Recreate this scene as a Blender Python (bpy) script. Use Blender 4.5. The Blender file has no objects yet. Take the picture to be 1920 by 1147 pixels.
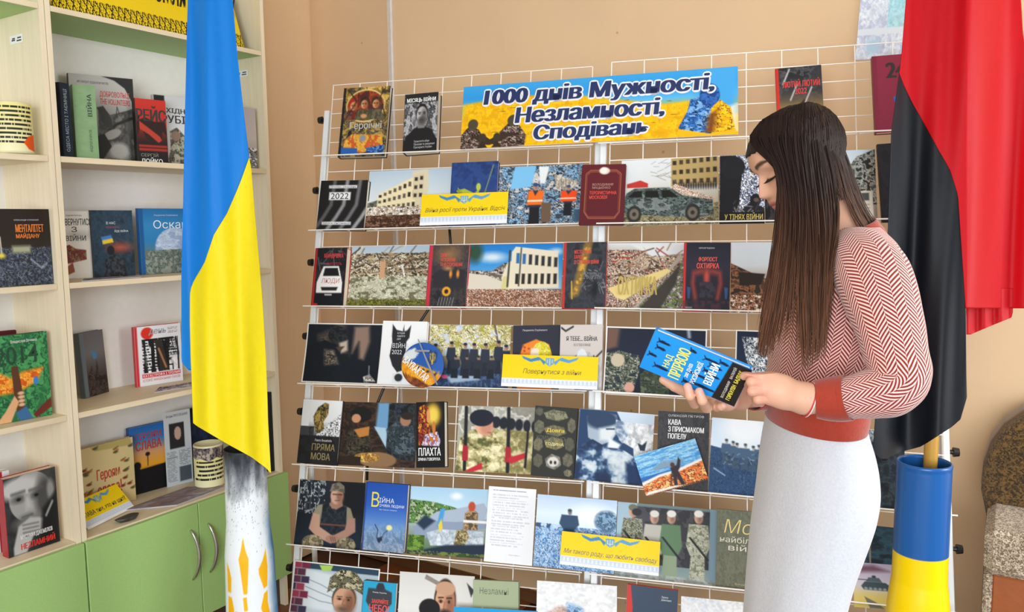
import bpy, bmesh, math, random
import numpy as np
from mathutils import Matrix, Vector

# ------------------------------------------------------------------ camera
F_PX, PITCH, ROLL = 1500.0, 0.1056, -0.0113
FWD = np.array([0, math.cos(PITCH), -math.sin(PITCH)])
_R = np.array([1, 0, 0.]); _U = np.cross(_R, FWD)
CR = math.cos(ROLL) * _R + math.sin(ROLL) * _U
CU = -math.sin(ROLL) * _R + math.cos(ROLL) * _U
CAM = np.array([0, 0, 1.5])
cam_d = bpy.data.cameras.new('camera')
cam_d.sensor_width = 36.0; cam_d.lens = F_PX / 1920 * 36; cam_d.clip_start = .05
cam = bpy.data.objects.new('camera', cam_d)
bpy.context.scene.collection.objects.link(cam)
M = Matrix(((CR[0], CU[0], -FWD[0], CAM[0]), (CR[1], CU[1], -FWD[1], CAM[1]), (CR[2], CU[2], -FWD[2], CAM[2]), (0, 0, 0, 1)))
cam.matrix_world = M
bpy.context.scene.camera = cam

# ------------------------------------------------------------------ world, light, exposure
sc = bpy.context.scene
sc.view_settings.view_transform = 'Standard'; sc.view_settings.look = 'None'
sc.view_settings.gamma = 1.0; sc.view_settings.use_curve_mapping = False
sc.view_settings.exposure = 0.0
wd = bpy.data.worlds.new('world'); sc.world = wd; wd.use_nodes = True
wd.node_tree.nodes['Background'].inputs[0].default_value = (0.88, 0.94, 1.0, 1)
wd.node_tree.nodes['Background'].inputs[1].default_value = 0.42
def area(name, loc, target, sx, sy, power, col):
    l = bpy.data.lights.new(name, 'AREA'); l.shape = 'RECTANGLE'; l.size = sx; l.size_y = sy; l.energy = power; l.color = col
    o = bpy.data.objects.new(name, l); sc.collection.objects.link(o)
    o.location = loc; o.rotation_euler = (Vector(target) - Vector(loc)).to_track_quat('-Z', 'Y').to_euler()
area('window_light_behind', (-0.5, -2.5, 1.55), (0.1, 2.5, 0.9), 2.8, 1.7, 172, (0.93, 0.97, 1.0))
area('window_light_right', (3.3, 0.9, 1.7), (0.6, 2.4, 1.0), 1.6, 1.8, 100, (0.95, 0.98, 1.0))

# ------------------------------------------------------------------ helpers
def ray(x, y):
    return CR * ((x - 960) / F_PX) + CU * ((573.5 - y) / F_PX) + FWD
def at(x, y, d):                      # point seen at pixel x, y at forward distance d
    return CAM + ray(x, y) * d
def hit(x, y, o, n):                  # point where that line of sight meets a plane of the room
    r = ray(x, y); return CAM + r * (((o - CAM) @ n) / (r @ n))
V3 = lambda *a: np.array(a, float)
def unit(v): return v / np.linalg.norm(v)
col = sc.collection
def s2l(c):
    c = np.asarray(c, float); return np.where(c <= .04045, c / 12.92, ((c + .055) / 1.055) ** 2.4)
def hx(h): return np.array([int(h[i:i + 2], 16) / 255 for i in (0, 2, 4)]) if len(h) == 6 else np.array([int(q, 16) / 15 for q in h])
MATS = {}
def mat(name, h, rough=.55, var=.05, scale=40, metal=0, bump=0, spec=.5, sheen=0, trans=0, stretch=None):
    if name in MATS: return MATS[name]
    m = bpy.data.materials.new(name); m.use_nodes = True; nt = m.node_tree; b = nt.nodes['Principled BSDF']
    b.inputs['Roughness'].default_value = rough; b.inputs['Metallic'].default_value = metal
    b.inputs['Specular IOR Level'].default_value = spec
    if sheen: b.inputs['Sheen Weight'].default_value = sheen
    c = s2l(hx(h)); tc = nt.nodes.new('ShaderNodeTexCoord'); mp = nt.nodes.new('ShaderNodeMapping')
    nt.links.new(tc.outputs['Object'], mp.inputs[0])
    if stretch: mp.inputs['Scale'].default_value = stretch
    n = nt.nodes.new('ShaderNodeTexNoise'); n.inputs['Scale'].default_value = scale; n.inputs['Detail'].default_value = 5
    nt.links.new(mp.outputs[0], n.inputs['Vector'])
    r = nt.nodes.new('ShaderNodeValToRGB'); r.color_ramp.elements[0].position = .3; r.color_ramp.elements[1].position = .7
    r.color_ramp.elements[0].color = (*(c * (1 - var)), 1); r.color_ramp.elements[1].color = (*np.minimum(c * (1 + var), 1), 1)
    nt.links.new(n.outputs[0], r.inputs[0]); nt.links.new(r.outputs[0], b.inputs['Base Color'])
    if bump:
        bp = nt.nodes.new('ShaderNodeBump'); bp.inputs['Strength'].default_value = bump; bp.inputs['Distance'].default_value = .004
        nt.links.new(n.outputs[0], bp.inputs['Height']); nt.links.new(bp.outputs[0], b.inputs['Normal'])
    if trans:
        t = nt.nodes.new('ShaderNodeBsdfTranslucent'); nt.links.new(r.outputs[0], t.inputs[0])
        mx = nt.nodes.new('ShaderNodeMixShader'); mx.inputs[0].default_value = trans
        nt.links.new(b.outputs[0], mx.inputs[1]); nt.links.new(t.outputs[0], mx.inputs[2])
        nt.links.new(mx.outputs[0], nt.nodes['Material Output'].inputs[0])
    MATS[name] = m; return m
def attr_mat(name, rough=.4, spec=.5, sss=0, bump=0):
    m = bpy.data.materials.new(name); m.use_nodes = True; nt = m.node_tree; b = nt.nodes['Principled BSDF']
    b.inputs['Roughness'].default_value = rough; b.inputs['Specular IOR Level'].default_value = spec
    a = nt.nodes.new('ShaderNodeAttribute'); a.attribute_name = 'Col'
    nt.links.new(a.outputs['Color'], b.inputs['Base Color'])
    if sss:
        b.inputs['Subsurface Weight'].default_value = sss; b.inputs['Subsurface Radius'].default_value = (.6, .25, .12); b.inputs['Subsurface Scale'].default_value = .008
    if bump:
        n = nt.nodes.new('ShaderNodeTexNoise'); n.inputs['Scale'].default_value = 60; bp = nt.nodes.new('ShaderNodeBump')
        bp.inputs['Strength'].default_value = bump; bp.inputs['Distance'].default_value = .003
        nt.links.new(n.outputs[0], bp.inputs['Height']); nt.links.new(bp.outputs[0], b.inputs['Normal'])
    MATS[name] = m; return m
PRINT = attr_mat('print_ink', .5, .22)
def tmat(h): return mat('ink_' + h, h, .5, .01, 30)

class MB:
    """collects quads and tubes and links them as one mesh object"""
    def __init__(s): s.v = []; s.f = []; s.mi = []; s.m = 0; s.n = 0
    def add(s, v, f):
        v = np.asarray(v, float).reshape(-1, 3)
        s.v.append(v); s.f += [tuple(i + s.n for i in q) for q in f]; s.mi += [s.m] * len(f); s.n += len(v)
    def box(s, a, b, M=None):
        (x0, y0, z0), (x1, y1, z1) = a, b
        v = np.array([(x0, y0, z0), (x1, y0, z0), (x1, y1, z0), (x0, y1, z0), (x0, y0, z1), (x1, y0, z1), (x1, y1, z1), (x0, y1, z1)], float)
        s.add(v, [(0, 3, 2, 1), (4, 5, 6, 7), (0, 1, 5, 4), (1, 2, 6, 5), (2, 3, 7, 6), (3, 0, 4, 7)])
    def bevbox(s, a, b, r):            # box with chamfered edges
        a = np.array(a, float); b = np.array(b, float); vs = []
        for ix in (0, 1):
            for iy in (0, 1):
                for iz in (0, 1):
                    c = [(a, b)[i][k] for k, i in enumerate((ix, iy, iz))]
                    for ax in range(3):
                        p = list(c)
                        for k, i in enumerate((ix, iy, iz)):
                            if k != ax: p[k] += r if i == 0 else -r
                        vs.append(p)
        bm = bmesh.new()
        for p in vs: bm.verts.new(p)
        bmesh.ops.convex_hull(bm, input=bm.verts)
        bmesh.ops.dissolve_limit(bm, angle_limit=.01, verts=bm.verts, edges=bm.edges)
        bm.verts.ensure_lookup_table()
        s.add([v.co[:] for v in bm.verts], [tuple(v.index for v in fc.verts) for fc in bm.faces]); bm.free()
    def tube(s, pts, r, n=6, cap=True):
        pts = [np.array(p, float) for p in pts]; k = len(pts)
        rr = r if hasattr(r, '__len__') else [r] * k
        vs = []; up = None
        for i, p in enumerate(pts):
            d = unit(pts[min(i + 1, k - 1)] - pts[max(i - 1, 0)])
            if up is None: up = V3(0, 0, 1) if abs(d[2]) < .9 else V3(1, 0, 0)
            x = unit(np.cross(up, d)); y = np.cross(d, x); up = y
            for j in range(n):
                a = 2 * math.pi * j / n; vs.append(p + rr[i] * (math.cos(a) * x + math.sin(a) * y))
        f = [(i * n + j, i * n + (j + 1) % n, (i + 1) * n + (j + 1) % n, (i + 1) * n + j) for i in range(k - 1) for j in range(n)]
        if cap: f += [tuple(range(n))[::-1], tuple((k - 1) * n + j for j in range(n))]
        s.add(vs, f)
    def lathe(s, prof, n=48, c=(0, 0), cap=False):
        vs = [(c[0] + r * math.cos(2 * math.pi * j / n), c[1] + r * math.sin(2 * math.pi * j / n), z) for r, z in prof for j in range(n)]
        k = len(prof)
        f = [(i * n + j, i * n + (j + 1) % n, (i + 1) * n + (j + 1) % n, (i + 1) * n + j) for i in range(k - 1) for j in range(n)]
        if cap: f += [tuple(range(n))[::-1], tuple((k - 1) * n + j for j in range(n))]
        s.add(vs, f)
    def build(s, name, mats, parent=None, M=None, smooth=False, cols=None):
        me = bpy.data.meshes.new(name)
        me.from_pydata(np.concatenate(s.v).tolist(), [], s.f)
        for m in (mats if isinstance(mats, (list, tuple)) else [mats]): me.materials.append(m)
        if any(s.mi): me.polygons.foreach_set('material_index', s.mi)
        if smooth: me.polygons.foreach_set('use_smooth', [True] * len(me.polygons))
        if cols is not None: set_cols(me, cols)
        return link(name, me, parent, M)
def set_cols(me, lin):
    ca = me.color_attributes.new('Col', 'FLOAT_COLOR', 'POINT')
    a = np.ones((len(me.vertices), 4), np.float32); a[:, :3] = np.asarray(lin).reshape(-1, 3); ca.data.foreach_set('color', a.ravel())
def link(name, data, parent=None, M=None):
    o = bpy.data.objects.new(name, data); col.objects.link(o)
    if parent is not None: o.parent = parent
    if M is not None: o.matrix_local = M
    return o
def tag(o, label=None, cat=None, group=None, kind=None):
    for k, v in (('label', label), ('category', cat), ('group', group), ('kind', kind)):
        if v: o[k] = v
    return o
def frameM(o, x, y, z):
    return Matrix(((x[0], y[0], z[0], o[0]), (x[1], y[1], z[1], o[1]), (x[2], y[2], z[2], o[2]), (0, 0, 0, 1)))
def grid_mesh(me_name, P, closed=False):   # P: rows x cols x 3
    h, w = P.shape[:2]; i = np.arange(h * w).reshape(h, w)
    q = np.stack([i[:-1, :-1], i[:-1, 1:], i[1:, 1:], i[1:, :-1]], -1).reshape(-1, 4)
    if closed:
        c = np.stack([i[:-1, -1], i[:-1, 0], i[1:, 0], i[1:, -1]], -1); q = np.concatenate([q, c])
    me = bpy.data.meshes.new(me_name); me.vertices.add(h * w); me.vertices.foreach_set('co', P.reshape(-1).astype(np.float32))
    me.loops.add(len(q) * 4); me.loops.foreach_set('vertex_index', q.ravel().astype(np.int32))
    me.polygons.add(len(q)); me.polygons.foreach_set('loop_start', np.arange(0, len(q) * 4, 4, dtype=np.int32))
    me.update(calc_edges=True); me.validate(); return me
# ---- lettering
_tc = {}
def text_geo(s, bold):
    k = (s, bold)
    if k not in _tc:
        c = bpy.data.curves.new('t', 'FONT'); c.body = s; c.offset = bold; c.resolution_u = 3
        o = bpy.data.objects.new('t', c); m = bpy.data.meshes.new_from_object(o)
        v = np.zeros(len(m.vertices) * 3, np.float32); m.vertices.foreach_get('co', v); v = v.reshape(-1, 3)
        f = [tuple(p.vertices) for p in m.polygons]
        bpy.data.objects.remove(o); bpy.data.curves.remove(c); bpy.data.meshes.remove(m)
        _tc[k] = (v[:, :2], f)
    return _tc[k]
def lettering(parent, texts, w, h, z=.0006, name='lettering'):
    """texts: (string, x0, y0, x1, y1, hex, bold, shear, wave) with 0..1 coordinates, y down"""
    if not texts: return
    mb = MB(); ms = []; zz = z
    for t in texts:
        s, x0, y0, x1, y1, hc = t[:6]; bold = t[6] if len(t) > 6 else .01; sh = t[7] if len(t) > 7 else 0; rot = t[8] if len(t) > 8 else 0
        if hc not in ms: ms.append(hc)
        sh_ = t[9] if len(t) > 9 else ((0, 0),)
        if len(t) <= 9 and bold > .008:      # heavier strokes: a few copies side by side, all in the plane of the print
            e = bold * .75 * ((x1 - x0) * w if rot else (y1 - y0) * h) / (1 + s.count(chr(10)) * 1.3); sh_ = [(0, q * e) if rot else (q * e, 0) for q in (-1, -.33, .33, 1)]; bold = .004
        v, f = text_geo(s, bold)
        if not len(v): continue
        a = v.min(0); b = v.max(0); u = (v - a) / np.maximum(b - a, 1e-6)
        if rot: u = np.stack([1 - u[:, 1], u[:, 0]], 1) if rot > 0 else np.stack([u[:, 1], 1 - u[:, 0]], 1)
        X = (x0 + u[:, 0] * (x1 - x0)) * w; Y = (1 - y1 + u[:, 1] * (y1 - y0)) * h
        if sh: X = X + sh * (Y - (1 - y1) * h)
        mb.m = ms.index(hc)
        for dx, dy in sh_: mb.add(np.stack([X + dx, Y + dy, np.full(len(X), zz)], 1), f); zz += .000012
    return mb.build(name, [tmat(c) for c in ms], parent)

# ------------------------------------------------------------------ picture canvas: printed covers and photographs
class Cv:
    def __init__(s, w, h, seed=1):
        s.h, s.w = h, w; s.X, s.Y = np.meshgrid(np.linspace(0, 1, w), np.linspace(0, 1, h)); s.I = np.ones((h, w, 3)); s.seed = seed
        s.px = 1.0 / max(h, w); s.ar = w / h; s.m = np.ones((h, w))
    def mix(s, m, c): s.m = m; s.I = s.I * (1 - m[..., None]) + (hx(c) if isinstance(c, str) else c) * m[..., None]; return s
    def bg(s, *cs, ax='y'):
        t = (s.Y if ax == 'y' else s.X) * (len(cs) - 1 + 1e-9); C = np.array([hx(c) for c in cs])
        i = np.clip(t.astype(int), 0, max(len(cs) - 2, 0)); f = np.clip(t - i, 0, 1)[..., None]
        s.I = C[i] * (1 - f) + C[np.minimum(i + 1, len(cs) - 1)] * f; return s
    def aa(s, d, soft=0): k = s.px * .8 + soft; return np.clip(.5 - d / (2 * k), 0, 1)
    def e(s, cx, cy, rx, ry, c, rot=0, soft=0):
        dx = s.X - cx; dy = (s.Y - cy); 
        if rot:
            dxa = dx * s.ar; a = math.radians(rot); dx, dy = (dxa * math.cos(a) + dy * math.sin(a)) / s.ar, -dxa * math.sin(a) + dy * math.cos(a)
        r = np.sqrt((dx / rx) ** 2 + (dy / ry) ** 2); return s.mix(s.aa((r - 1) * min(rx, ry), soft), c)
    def p(s, pts, c, soft=0):
        pts = np.array(pts, float).reshape(-1, 2); ins = np.zeros(s.X.shape, bool); dm = np.full(s.X.shape, 9.)
        for a, b in zip(pts, np.roll(pts, -1, 0)):
            cond = (a[1] > s.Y) != (b[1] > s.Y)
            if a[1] != b[1]: ins ^= cond & (s.X < (b[0] - a[0]) * (s.Y - a[1]) / (b[1] - a[1]) + a[0])
            dm = np.minimum(dm, s.sd(a, b))
        return s.mix(s.aa(np.where(ins, -dm, dm), soft), c)
    def sd(s, a, b):
        d = b - a; t = np.clip(((s.X - a[0]) * d[0] + (s.Y - a[1]) * d[1]) / (d @ d + 1e-12), 0, 1)
        return np.hypot(s.X - a[0] - t * d[0], s.Y - a[1] - t * d[1])
    def l(s, pts, w, c, soft=0):
        pts = np.array(pts, float).reshape(-1, 2); dm = np.full(s.X.shape, 9.)
        for a, b in zip(pts[:-1], pts[1:]): dm = np.minimum(dm, s.sd(a, b))
        return s.mix(s.aa(dm - w / 2, soft), c)
    def r(s, x0, y0, x1, y1, c, soft=0): return s.p([x0, y0, x1, y0, x1, y1, x0, y1], c, soft)
    def noise(s, fx, fy, o=3, seed=None):
        s.seed += 1; rs = np.random.RandomState(s.seed * 7 + 3 if seed is None else seed); out = 0; amp = 1; tot = 0
        for k in range(o):
            nx, ny = int(fx) + 2, int(fy) + 2; g = rs.rand(ny + 1, nx + 1)
            x = s.X * fx; y = s.Y * fy; i = x.astype(int); j = y.astype(int); u = x - i; v = y - j; u = u * u * (3 - 2 * u); v = v * v * (3 - 2 * v)
            out = out + amp * ((g[j, i] * (1 - u) + g[j, i + 1] * u) * (1 - v) + (g[j + 1, i] * (1 - u) + g[j + 1, i + 1] * u) * v); tot += amp; amp *= .6; fx *= 2; fy *= 2
        return out / tot
    def n(s, cs, fx=12, fy=9, o=3, m=None, k=1., hard=True):
        """fill the mask (default: last one) with blotches of the colours cs"""
        m = s.m if m is None else m
        v = s.noise(fx, fy, o + 1)
        srt = np.sort(v[::3, ::3].ravel()); t = np.searchsorted(srt, v) / len(srt) * len(cs)
        C = np.array([hx(c) for c in cs]); i = np.clip(t.astype(int), 0, len(cs) - 1)
        if hard:
            g = (s.noise(30, 30, 3)[..., None] - .5) * .28; f = np.clip((t - i) * 3 - 2, 0, 1)[..., None]; c = np.clip((C[i] * (1 - f) + C[np.minimum(i + 1, len(cs) - 1)] * f) * (1 + g), 0, 1)
        else:
            t = t / len(cs) * (len(cs) - 1); i = np.clip(t.astype(int), 0, len(cs) - 2); f = (t - i)[..., None]; c = C[i] * (1 - f) + C[i + 1] * f
        return s.mix(m * k, c)
    def reg(s, x0, y0, x1, y1):
        s.m = ((s.X >= x0) & (s.X <= x1) & (s.Y >= y0) & (s.Y <= y1)).astype(float); return s
    def man(s, x, y, h, cs=('334', '556', '223'), skin='c9a080', hat='333', hw=.2):
        """small standing figure: head top at y, height h, w = h*hw"""
        w = h * hw / s.ar; hd = h * .13
        s.p([x - w * .35, y + h * .5, x + w * .35, y + h * .5, x + w * .4, y + h, x - w * .42, y + h], cs[0]); 
        if len(cs) > 2: s.n(cs, 40, 40, 2)
        s.p([x - w * .5, y + hd * 1.3, x + w * .5, y + hd * 1.3, x + w * .62, y + h * .45, x + w * .4, y + h * .58, x - w * .4, y + h * .58, x - w * .62, y + h * .45], cs[1] if len(cs) > 1 else cs[0])
        if len(cs) > 2: s.n(cs, 45, 45, 2)
        s.e(x, y + hd * .6, hd * .46 / s.ar, hd * .62, skin); s.e(x + hd * .15 / s.ar, y + hd * .7, hd * .25 / s.ar, hd * .4, hx(skin) * .7, soft=.01); s.e(x, y + hd * .18, hd * .5 / s.ar, hd * .36, hat); return s
    def face(s, cx, cy, rx, ry, skin='d8a888', shade='8a5a44', hair='2a2220'):
        """front view of a face"""
        s.e(cx, cy - ry * .15, rx * 1.12, ry * 1.05, hair); s.e(cx, cy, rx, ry, skin)
        s.e(cx + rx * .55, cy + ry * .1, rx * .5, ry * .8, shade, soft=.03)
        for q in (-.42, .42):
            s.e(cx + q * rx, cy - ry * .12, rx * .26, ry * .09, shade); s.l([cx + (q - .22) * rx, cy - ry * .28, cx + (q + .22) * rx, cy - ry * .3], ry * .07, hair)
            s.e(cx + q * rx, cy - ry * .11, rx * .1, ry * .07, '201818')
        s.l([cx, cy - ry * .1, cx - rx * .12, cy + ry * .25, cx + rx * .08, cy + ry * .28], ry * .05, shade); s.l([cx - rx * .3, cy + ry * .55, cx + rx * .3, cy + ry * .55], ry * .09, '8a3f3c'); return s
    def lines(s, x0, y0, x1, y1, n, c, seed=3, dens=.75, k=1.):
        """rows of text too small to read"""
        rs = np.random.RandomState(seed); m = np.zeros_like(s.X); t = (s.Y - y0) / (y1 - y0) * n; i = np.clip(t.astype(int), 0, n - 1)
        on = (t - i < .5) & (s.Y > y0) & (s.Y < y1); rag = rs.uniform(.7, 1, n)[i] * (x1 - x0) + x0
        w = rs.rand(n, 80) < dens; j = np.clip(((s.X - x0) / (x1 - x0) * 79).astype(int), 0, 79)
        m = (on & (s.X > x0) & (s.X < rag) & w[i, j]).astype(float) * k; return s.mix(m, c)
# ------------------------------------------------------------------ room
SH_YAW = 1.0092
SS = V3(math.cos(SH_YAW), math.sin(SH_YAW), 0); SN = V3(SS[1], -SS[0], 0)      # along the bookcase, and out of it into the room
SE = V3(-.9398, 3.15, 0)
MS = frameM(SE, SS, -SN, (0, 0, 1))
def sl(t, y, z): return SE + SS * t - SN * y + V3(0, 0, z)
def wall_mat(name, h, grime):
    m = mat(name, h, .85, .035, 3.0, bump=.25); nt = m.node_tree
    n2 = nt.nodes.new('ShaderNodeTexNoise'); n2.inputs['Scale'].default_value = 140; n2.inputs['Detail'].default_value = 3
    b = [x for x in nt.nodes if x.type == 'BUMP'][0]; nt.links.new(n2.outputs[0], b.inputs['Height']); b.inputs['Distance'].default_value = .0015
    v = nt.nodes.new('ShaderNodeTexVoronoi'); v.inputs['Scale'].default_value = 7; r = nt.nodes.new('ShaderNodeValToRGB')
    r.color_ramp.elements[0].position = .02; r.color_ramp.elements[1].position = .045; r.color_ramp.elements[0].color = (*s2l(hx(grime)), 1); r.color_ramp.elements[1].color = (1, 1, 1, 1)
    tc = [x for x in nt.nodes if x.type == 'TEX_COORD'][0]; nt.links.new(tc.outputs['Object'], v.inputs['Vector']); nt.links.new(v.outputs['Distance'], r.inputs[0])
    mx = nt.nodes.new('ShaderNodeMix'); mx.data_type = 'RGBA'; mx.blend_type = 'MULTIPLY'; mx.inputs[0].default_value = .5
    cr = [x for x in nt.nodes if x.type == 'VALTORGB'][0]; nt.links.new(cr.outputs[0], mx.inputs[6]); nt.links.new(r.outputs[0], mx.inputs[7])
    nt.links.new(mx.outputs[2], nt.nodes['Principled BSDF'].inputs['Base Color']); return m
WALL = wall_mat('wall_plaster', 'e3c39c', 'b09070')
TW, YW, FZ = .54, .30, -.06                                                              # back wall at t = TW, left wall at y = YW
def wall(name, a, b, z0, z1, th=.12):
    mb = MB(); mb.box(a + (z0,), b + (z1,)); return tag(mb.build(name, WALL, M=MS), kind='structure')
wall('wall_back', (TW, -4.4), (TW + .12, YW + .12), FZ, 2.9)
wall('wall_left', (-4.2, YW), (TW, YW + .12), FZ, 2.9)
fl = MB(); fl.box((-4.2, -4.4, FZ - .1), (TW + .12, YW + .12, FZ - .009)); tag(fl.build('floor', mat('floor_under', '4a2c18'), M=MS), kind='structure')
FM = [mat('laminate_%d' % i, c, .4, .18, 6, stretch=(1, 14, 1)) for i, c in enumerate(('7a4824', '6b3d1e', '86522c'))]
FROOT = bpy.data.objects['floor']
plk = MB(); plk.bevbox((.002, .002, 0), (1.198, .190, .008), .0015); pm = None
for i in range(4):
    for j in range(9):
        x = -1.9 + i * 1.2 + (j % 3) * .4 - .6; y = .3 - .192 * (j + 1)
        if x + 1.2 > TW + .35 or x < -3: continue
        if pm is None: o = plk.build('plank', FM, FROOT); pm = o.data
        else: o = link('plank', pm, FROOT)
        o.location = (x, y, FZ - .0085)
cl = MB(); cl.box((-4.2, -4.4, 2.9), (TW + .12, YW + .12, 3.0)); tag(cl.build('ceiling', mat('ceiling_white', 'eeeae2', .9), M=MS), kind='structure')
bb = MB(); bb.box((TW - .014, -4.4, FZ), (TW, YW, FZ + .045)); bb.box((TW - .010, -4.4, FZ + .045), (TW, YW, FZ + .052)); tag(bb.build('baseboard_back', mat('baseboard', '6b4527', .5), M=MS), kind='structure')
# conduit on the back wall
p = hit(735.5, 130, sl(TW, 0, 0), SS); yl = -(p - SE) @ SN
cd = MB(); cd.bevbox((TW - .014, yl - .0125, .08), (TW, yl + .0125, 2.89), .003)
tag(cd.build('cable_conduit', mat('conduit', 'd9d2cc', .5), M=MS), 'pale grey plastic cable conduit running up the tan wall behind the racks', 'conduit')
# sheet on the wall, top right
a = hit(1612, 116, sl(TW, 0, 0), SS); yb = -(a - SE) @ SN

# ------------------------------------------------------------------ bookcases
CREAM = mat('cream_laminate', 'eee0c2', .5, .045, 5, stretch=(14, 14, 1)); CREAMB = mat('cream_laminate_flat', 'e6d6b6', .5, .05, 5, stretch=(1, 14, 14))
GREEN = mat('green_laminate', 'a4ca7c', .5, .03, 160); WHITEB = mat('back_panel_white', 'eeece8', .6, .02)
METAL = mat('brushed_steel', 'c8c6c0', .28, .03, metal=.9)
ZS = (.505, .915, 1.325, 1.712, 2.155)
def bookcase(t0, t1, doors, label, labels):
    r = tag(link('bookcase', None, M=MS), label, 'bookcase', 'bookcases against the left wall')
    for x0, x1 in ((t0, t0 + .016), (t1 - .016, t1)):
        m = MB(); m.box((x0, 0, FZ), (x1, .285, 2.6)); m.build('side_panel', CREAM, r)
    m = MB(); m.box((t0 + .016, .275, .06), (t1 - .016, .283, 2.6)); m.build('back_panel', WHITEB, r)
    for z in ZS[:4]:
        m = MB(); m.bevbox((t0 + .017, .002, z - .018), (t1 - .017, .274, z), .001); m.build('shelf', CREAMB, r)
    m = MB(); m.box((t0 + .017, .0, ZS[4] - .016), (t1 - .017, .004, ZS[4])); m.m = 1; m.box((t0 + .017, .004, ZS[4] - .016), (t1 - .017, .274, ZS[4])); tag(m.build('shelf', [CREAMB, GREEN], r), 'green shelf board with cream edging')
    m = MB(); m.bevbox((t0 + .017, .002, 2.582), (t1 - .017, .274, 2.6), .001); m.build('shelf', CREAMB, r)
    m = MB(); m.box((t0 + .016, .03, FZ), (t1 - .016, .045, .07)); m.build('plinth', mat('plinth', '4a3a2c'), r)
    for a, b, hs in doors:
        m = MB(); m.bevbox((a + .0015, -.020, .075), (b - .0015, -.002, ZS[0] - .004), .0015); d = m.build('door', GREEN, r)
        if hs is not None:
            pts = [(hs + .012 * math.sin(i / 12 * math.pi) * 1.1, -.020 - .026 * math.sin(i / 12 * math.pi) ** .6, .23 + .185 * (1 - i / 12)) for i in range(13)]
            h = MB(); h.tube(pts, [.004 + .003 * math.sin(i / 12 * math.pi) for i in range(13)], 8)
            tag(h.build('handle', METAL, d, smooth=True), 'curved steel bow handle')
    for tt, y0, z0, z1 in labels:
        s = MB(); s.box((tt - .0008, y0, z0), (tt, y0 + .075, z1)); s.m = 1
        for k in range(2):
            s.box((tt - .0011, y0 + .008 + .036 * k, z0 + .006 + k * .003), (tt - .0009, y0 + .034 + .03 * k, z0 + .010 + k * .003))
            s.box((tt - .0011, y0 + .008 + .036 * k, z0 + .014), (tt - .0009, y0 + .030 + .03 * k, z0 + .018))
        tag(s.build('sticker', [mat('sticker_white', 'f2f2f4'), mat('sticker_ink', '33343c')], r), 'small white printed inventory sticker')
    return r
q = hit(455, 139, sl(-.0105, 0, 0), SS); q2 = hit(35, 74, sl(-.8365, 0, 0), SS)
bookcase(-.821, .006, [(-.821, -.408, -.445), (-.408, .018, -.372)], 'cream and green bookcase nearest the display racks, behind the blue and yellow flag',
         [(-.0105, -(q - SE) @ SN - .03, q[2] - .01, q[2] + .014)])
bookcase(-1.650, -.823, [(-1.650, -1.237, -1.27), (-1.237, -.823, None)], 'cream and green bookcase at the left edge, holding fewer books',
         [(-.8395, -(q2 - SE) @ SN - .03, q2[2] - .012, q2[2] + .014)])

# ------------------------------------------------------------------ display racks
def rackframe(o, yaw, lean=.2355, rr=.012):
    h = V3(math.cos(yaw), math.sin(yaw), 0); n = V3(-math.sin(yaw), math.cos(yaw), 0); v = V3(0, 0, 1) * math.cos(lean) + n * math.sin(lean)
    h, v = h * math.cos(rr) + v * math.sin(rr), -h * math.sin(rr) + v * math.cos(rr); return np.array(o, float), h, v, np.cross(h, v)
RK = {'L': rackframe((-.6072, 2.8214, 1.9713), -.2608), 'R': rackframe((.3166, 2.5405, 1.9843), -.2488)}
TR = {'L': [(599.6, 291.7, 1098, 271.5), (589.3, 431.3, 1090.8, 418.5), (576, 573.5, 1084, 577.5), (559, 718.5, 1078, 732), (551, 870, 1072, 901), (537.5, 1020, 1068, 1071), (524, 1176, 1062, 1244)],
      'R': [(1131.6, 267.7, 1745, 241), (1125.3, 418.5, 1750, 409), (1121.5, 577, 1760, 591), (1118, 733, 1765, 773), (1112.7, 904.5, 1770, 965), (1109, 1076, 1772, 1147), (1106, 1250, 1772, 1335)]}
WIRE = mat('white_wire', 'f6f1ea', .35, .01); POST = mat('white_powder_coat', 'e9eef2', .35, .01); BLACKP = mat('black_plastic', '17171a', .4, .05)
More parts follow.
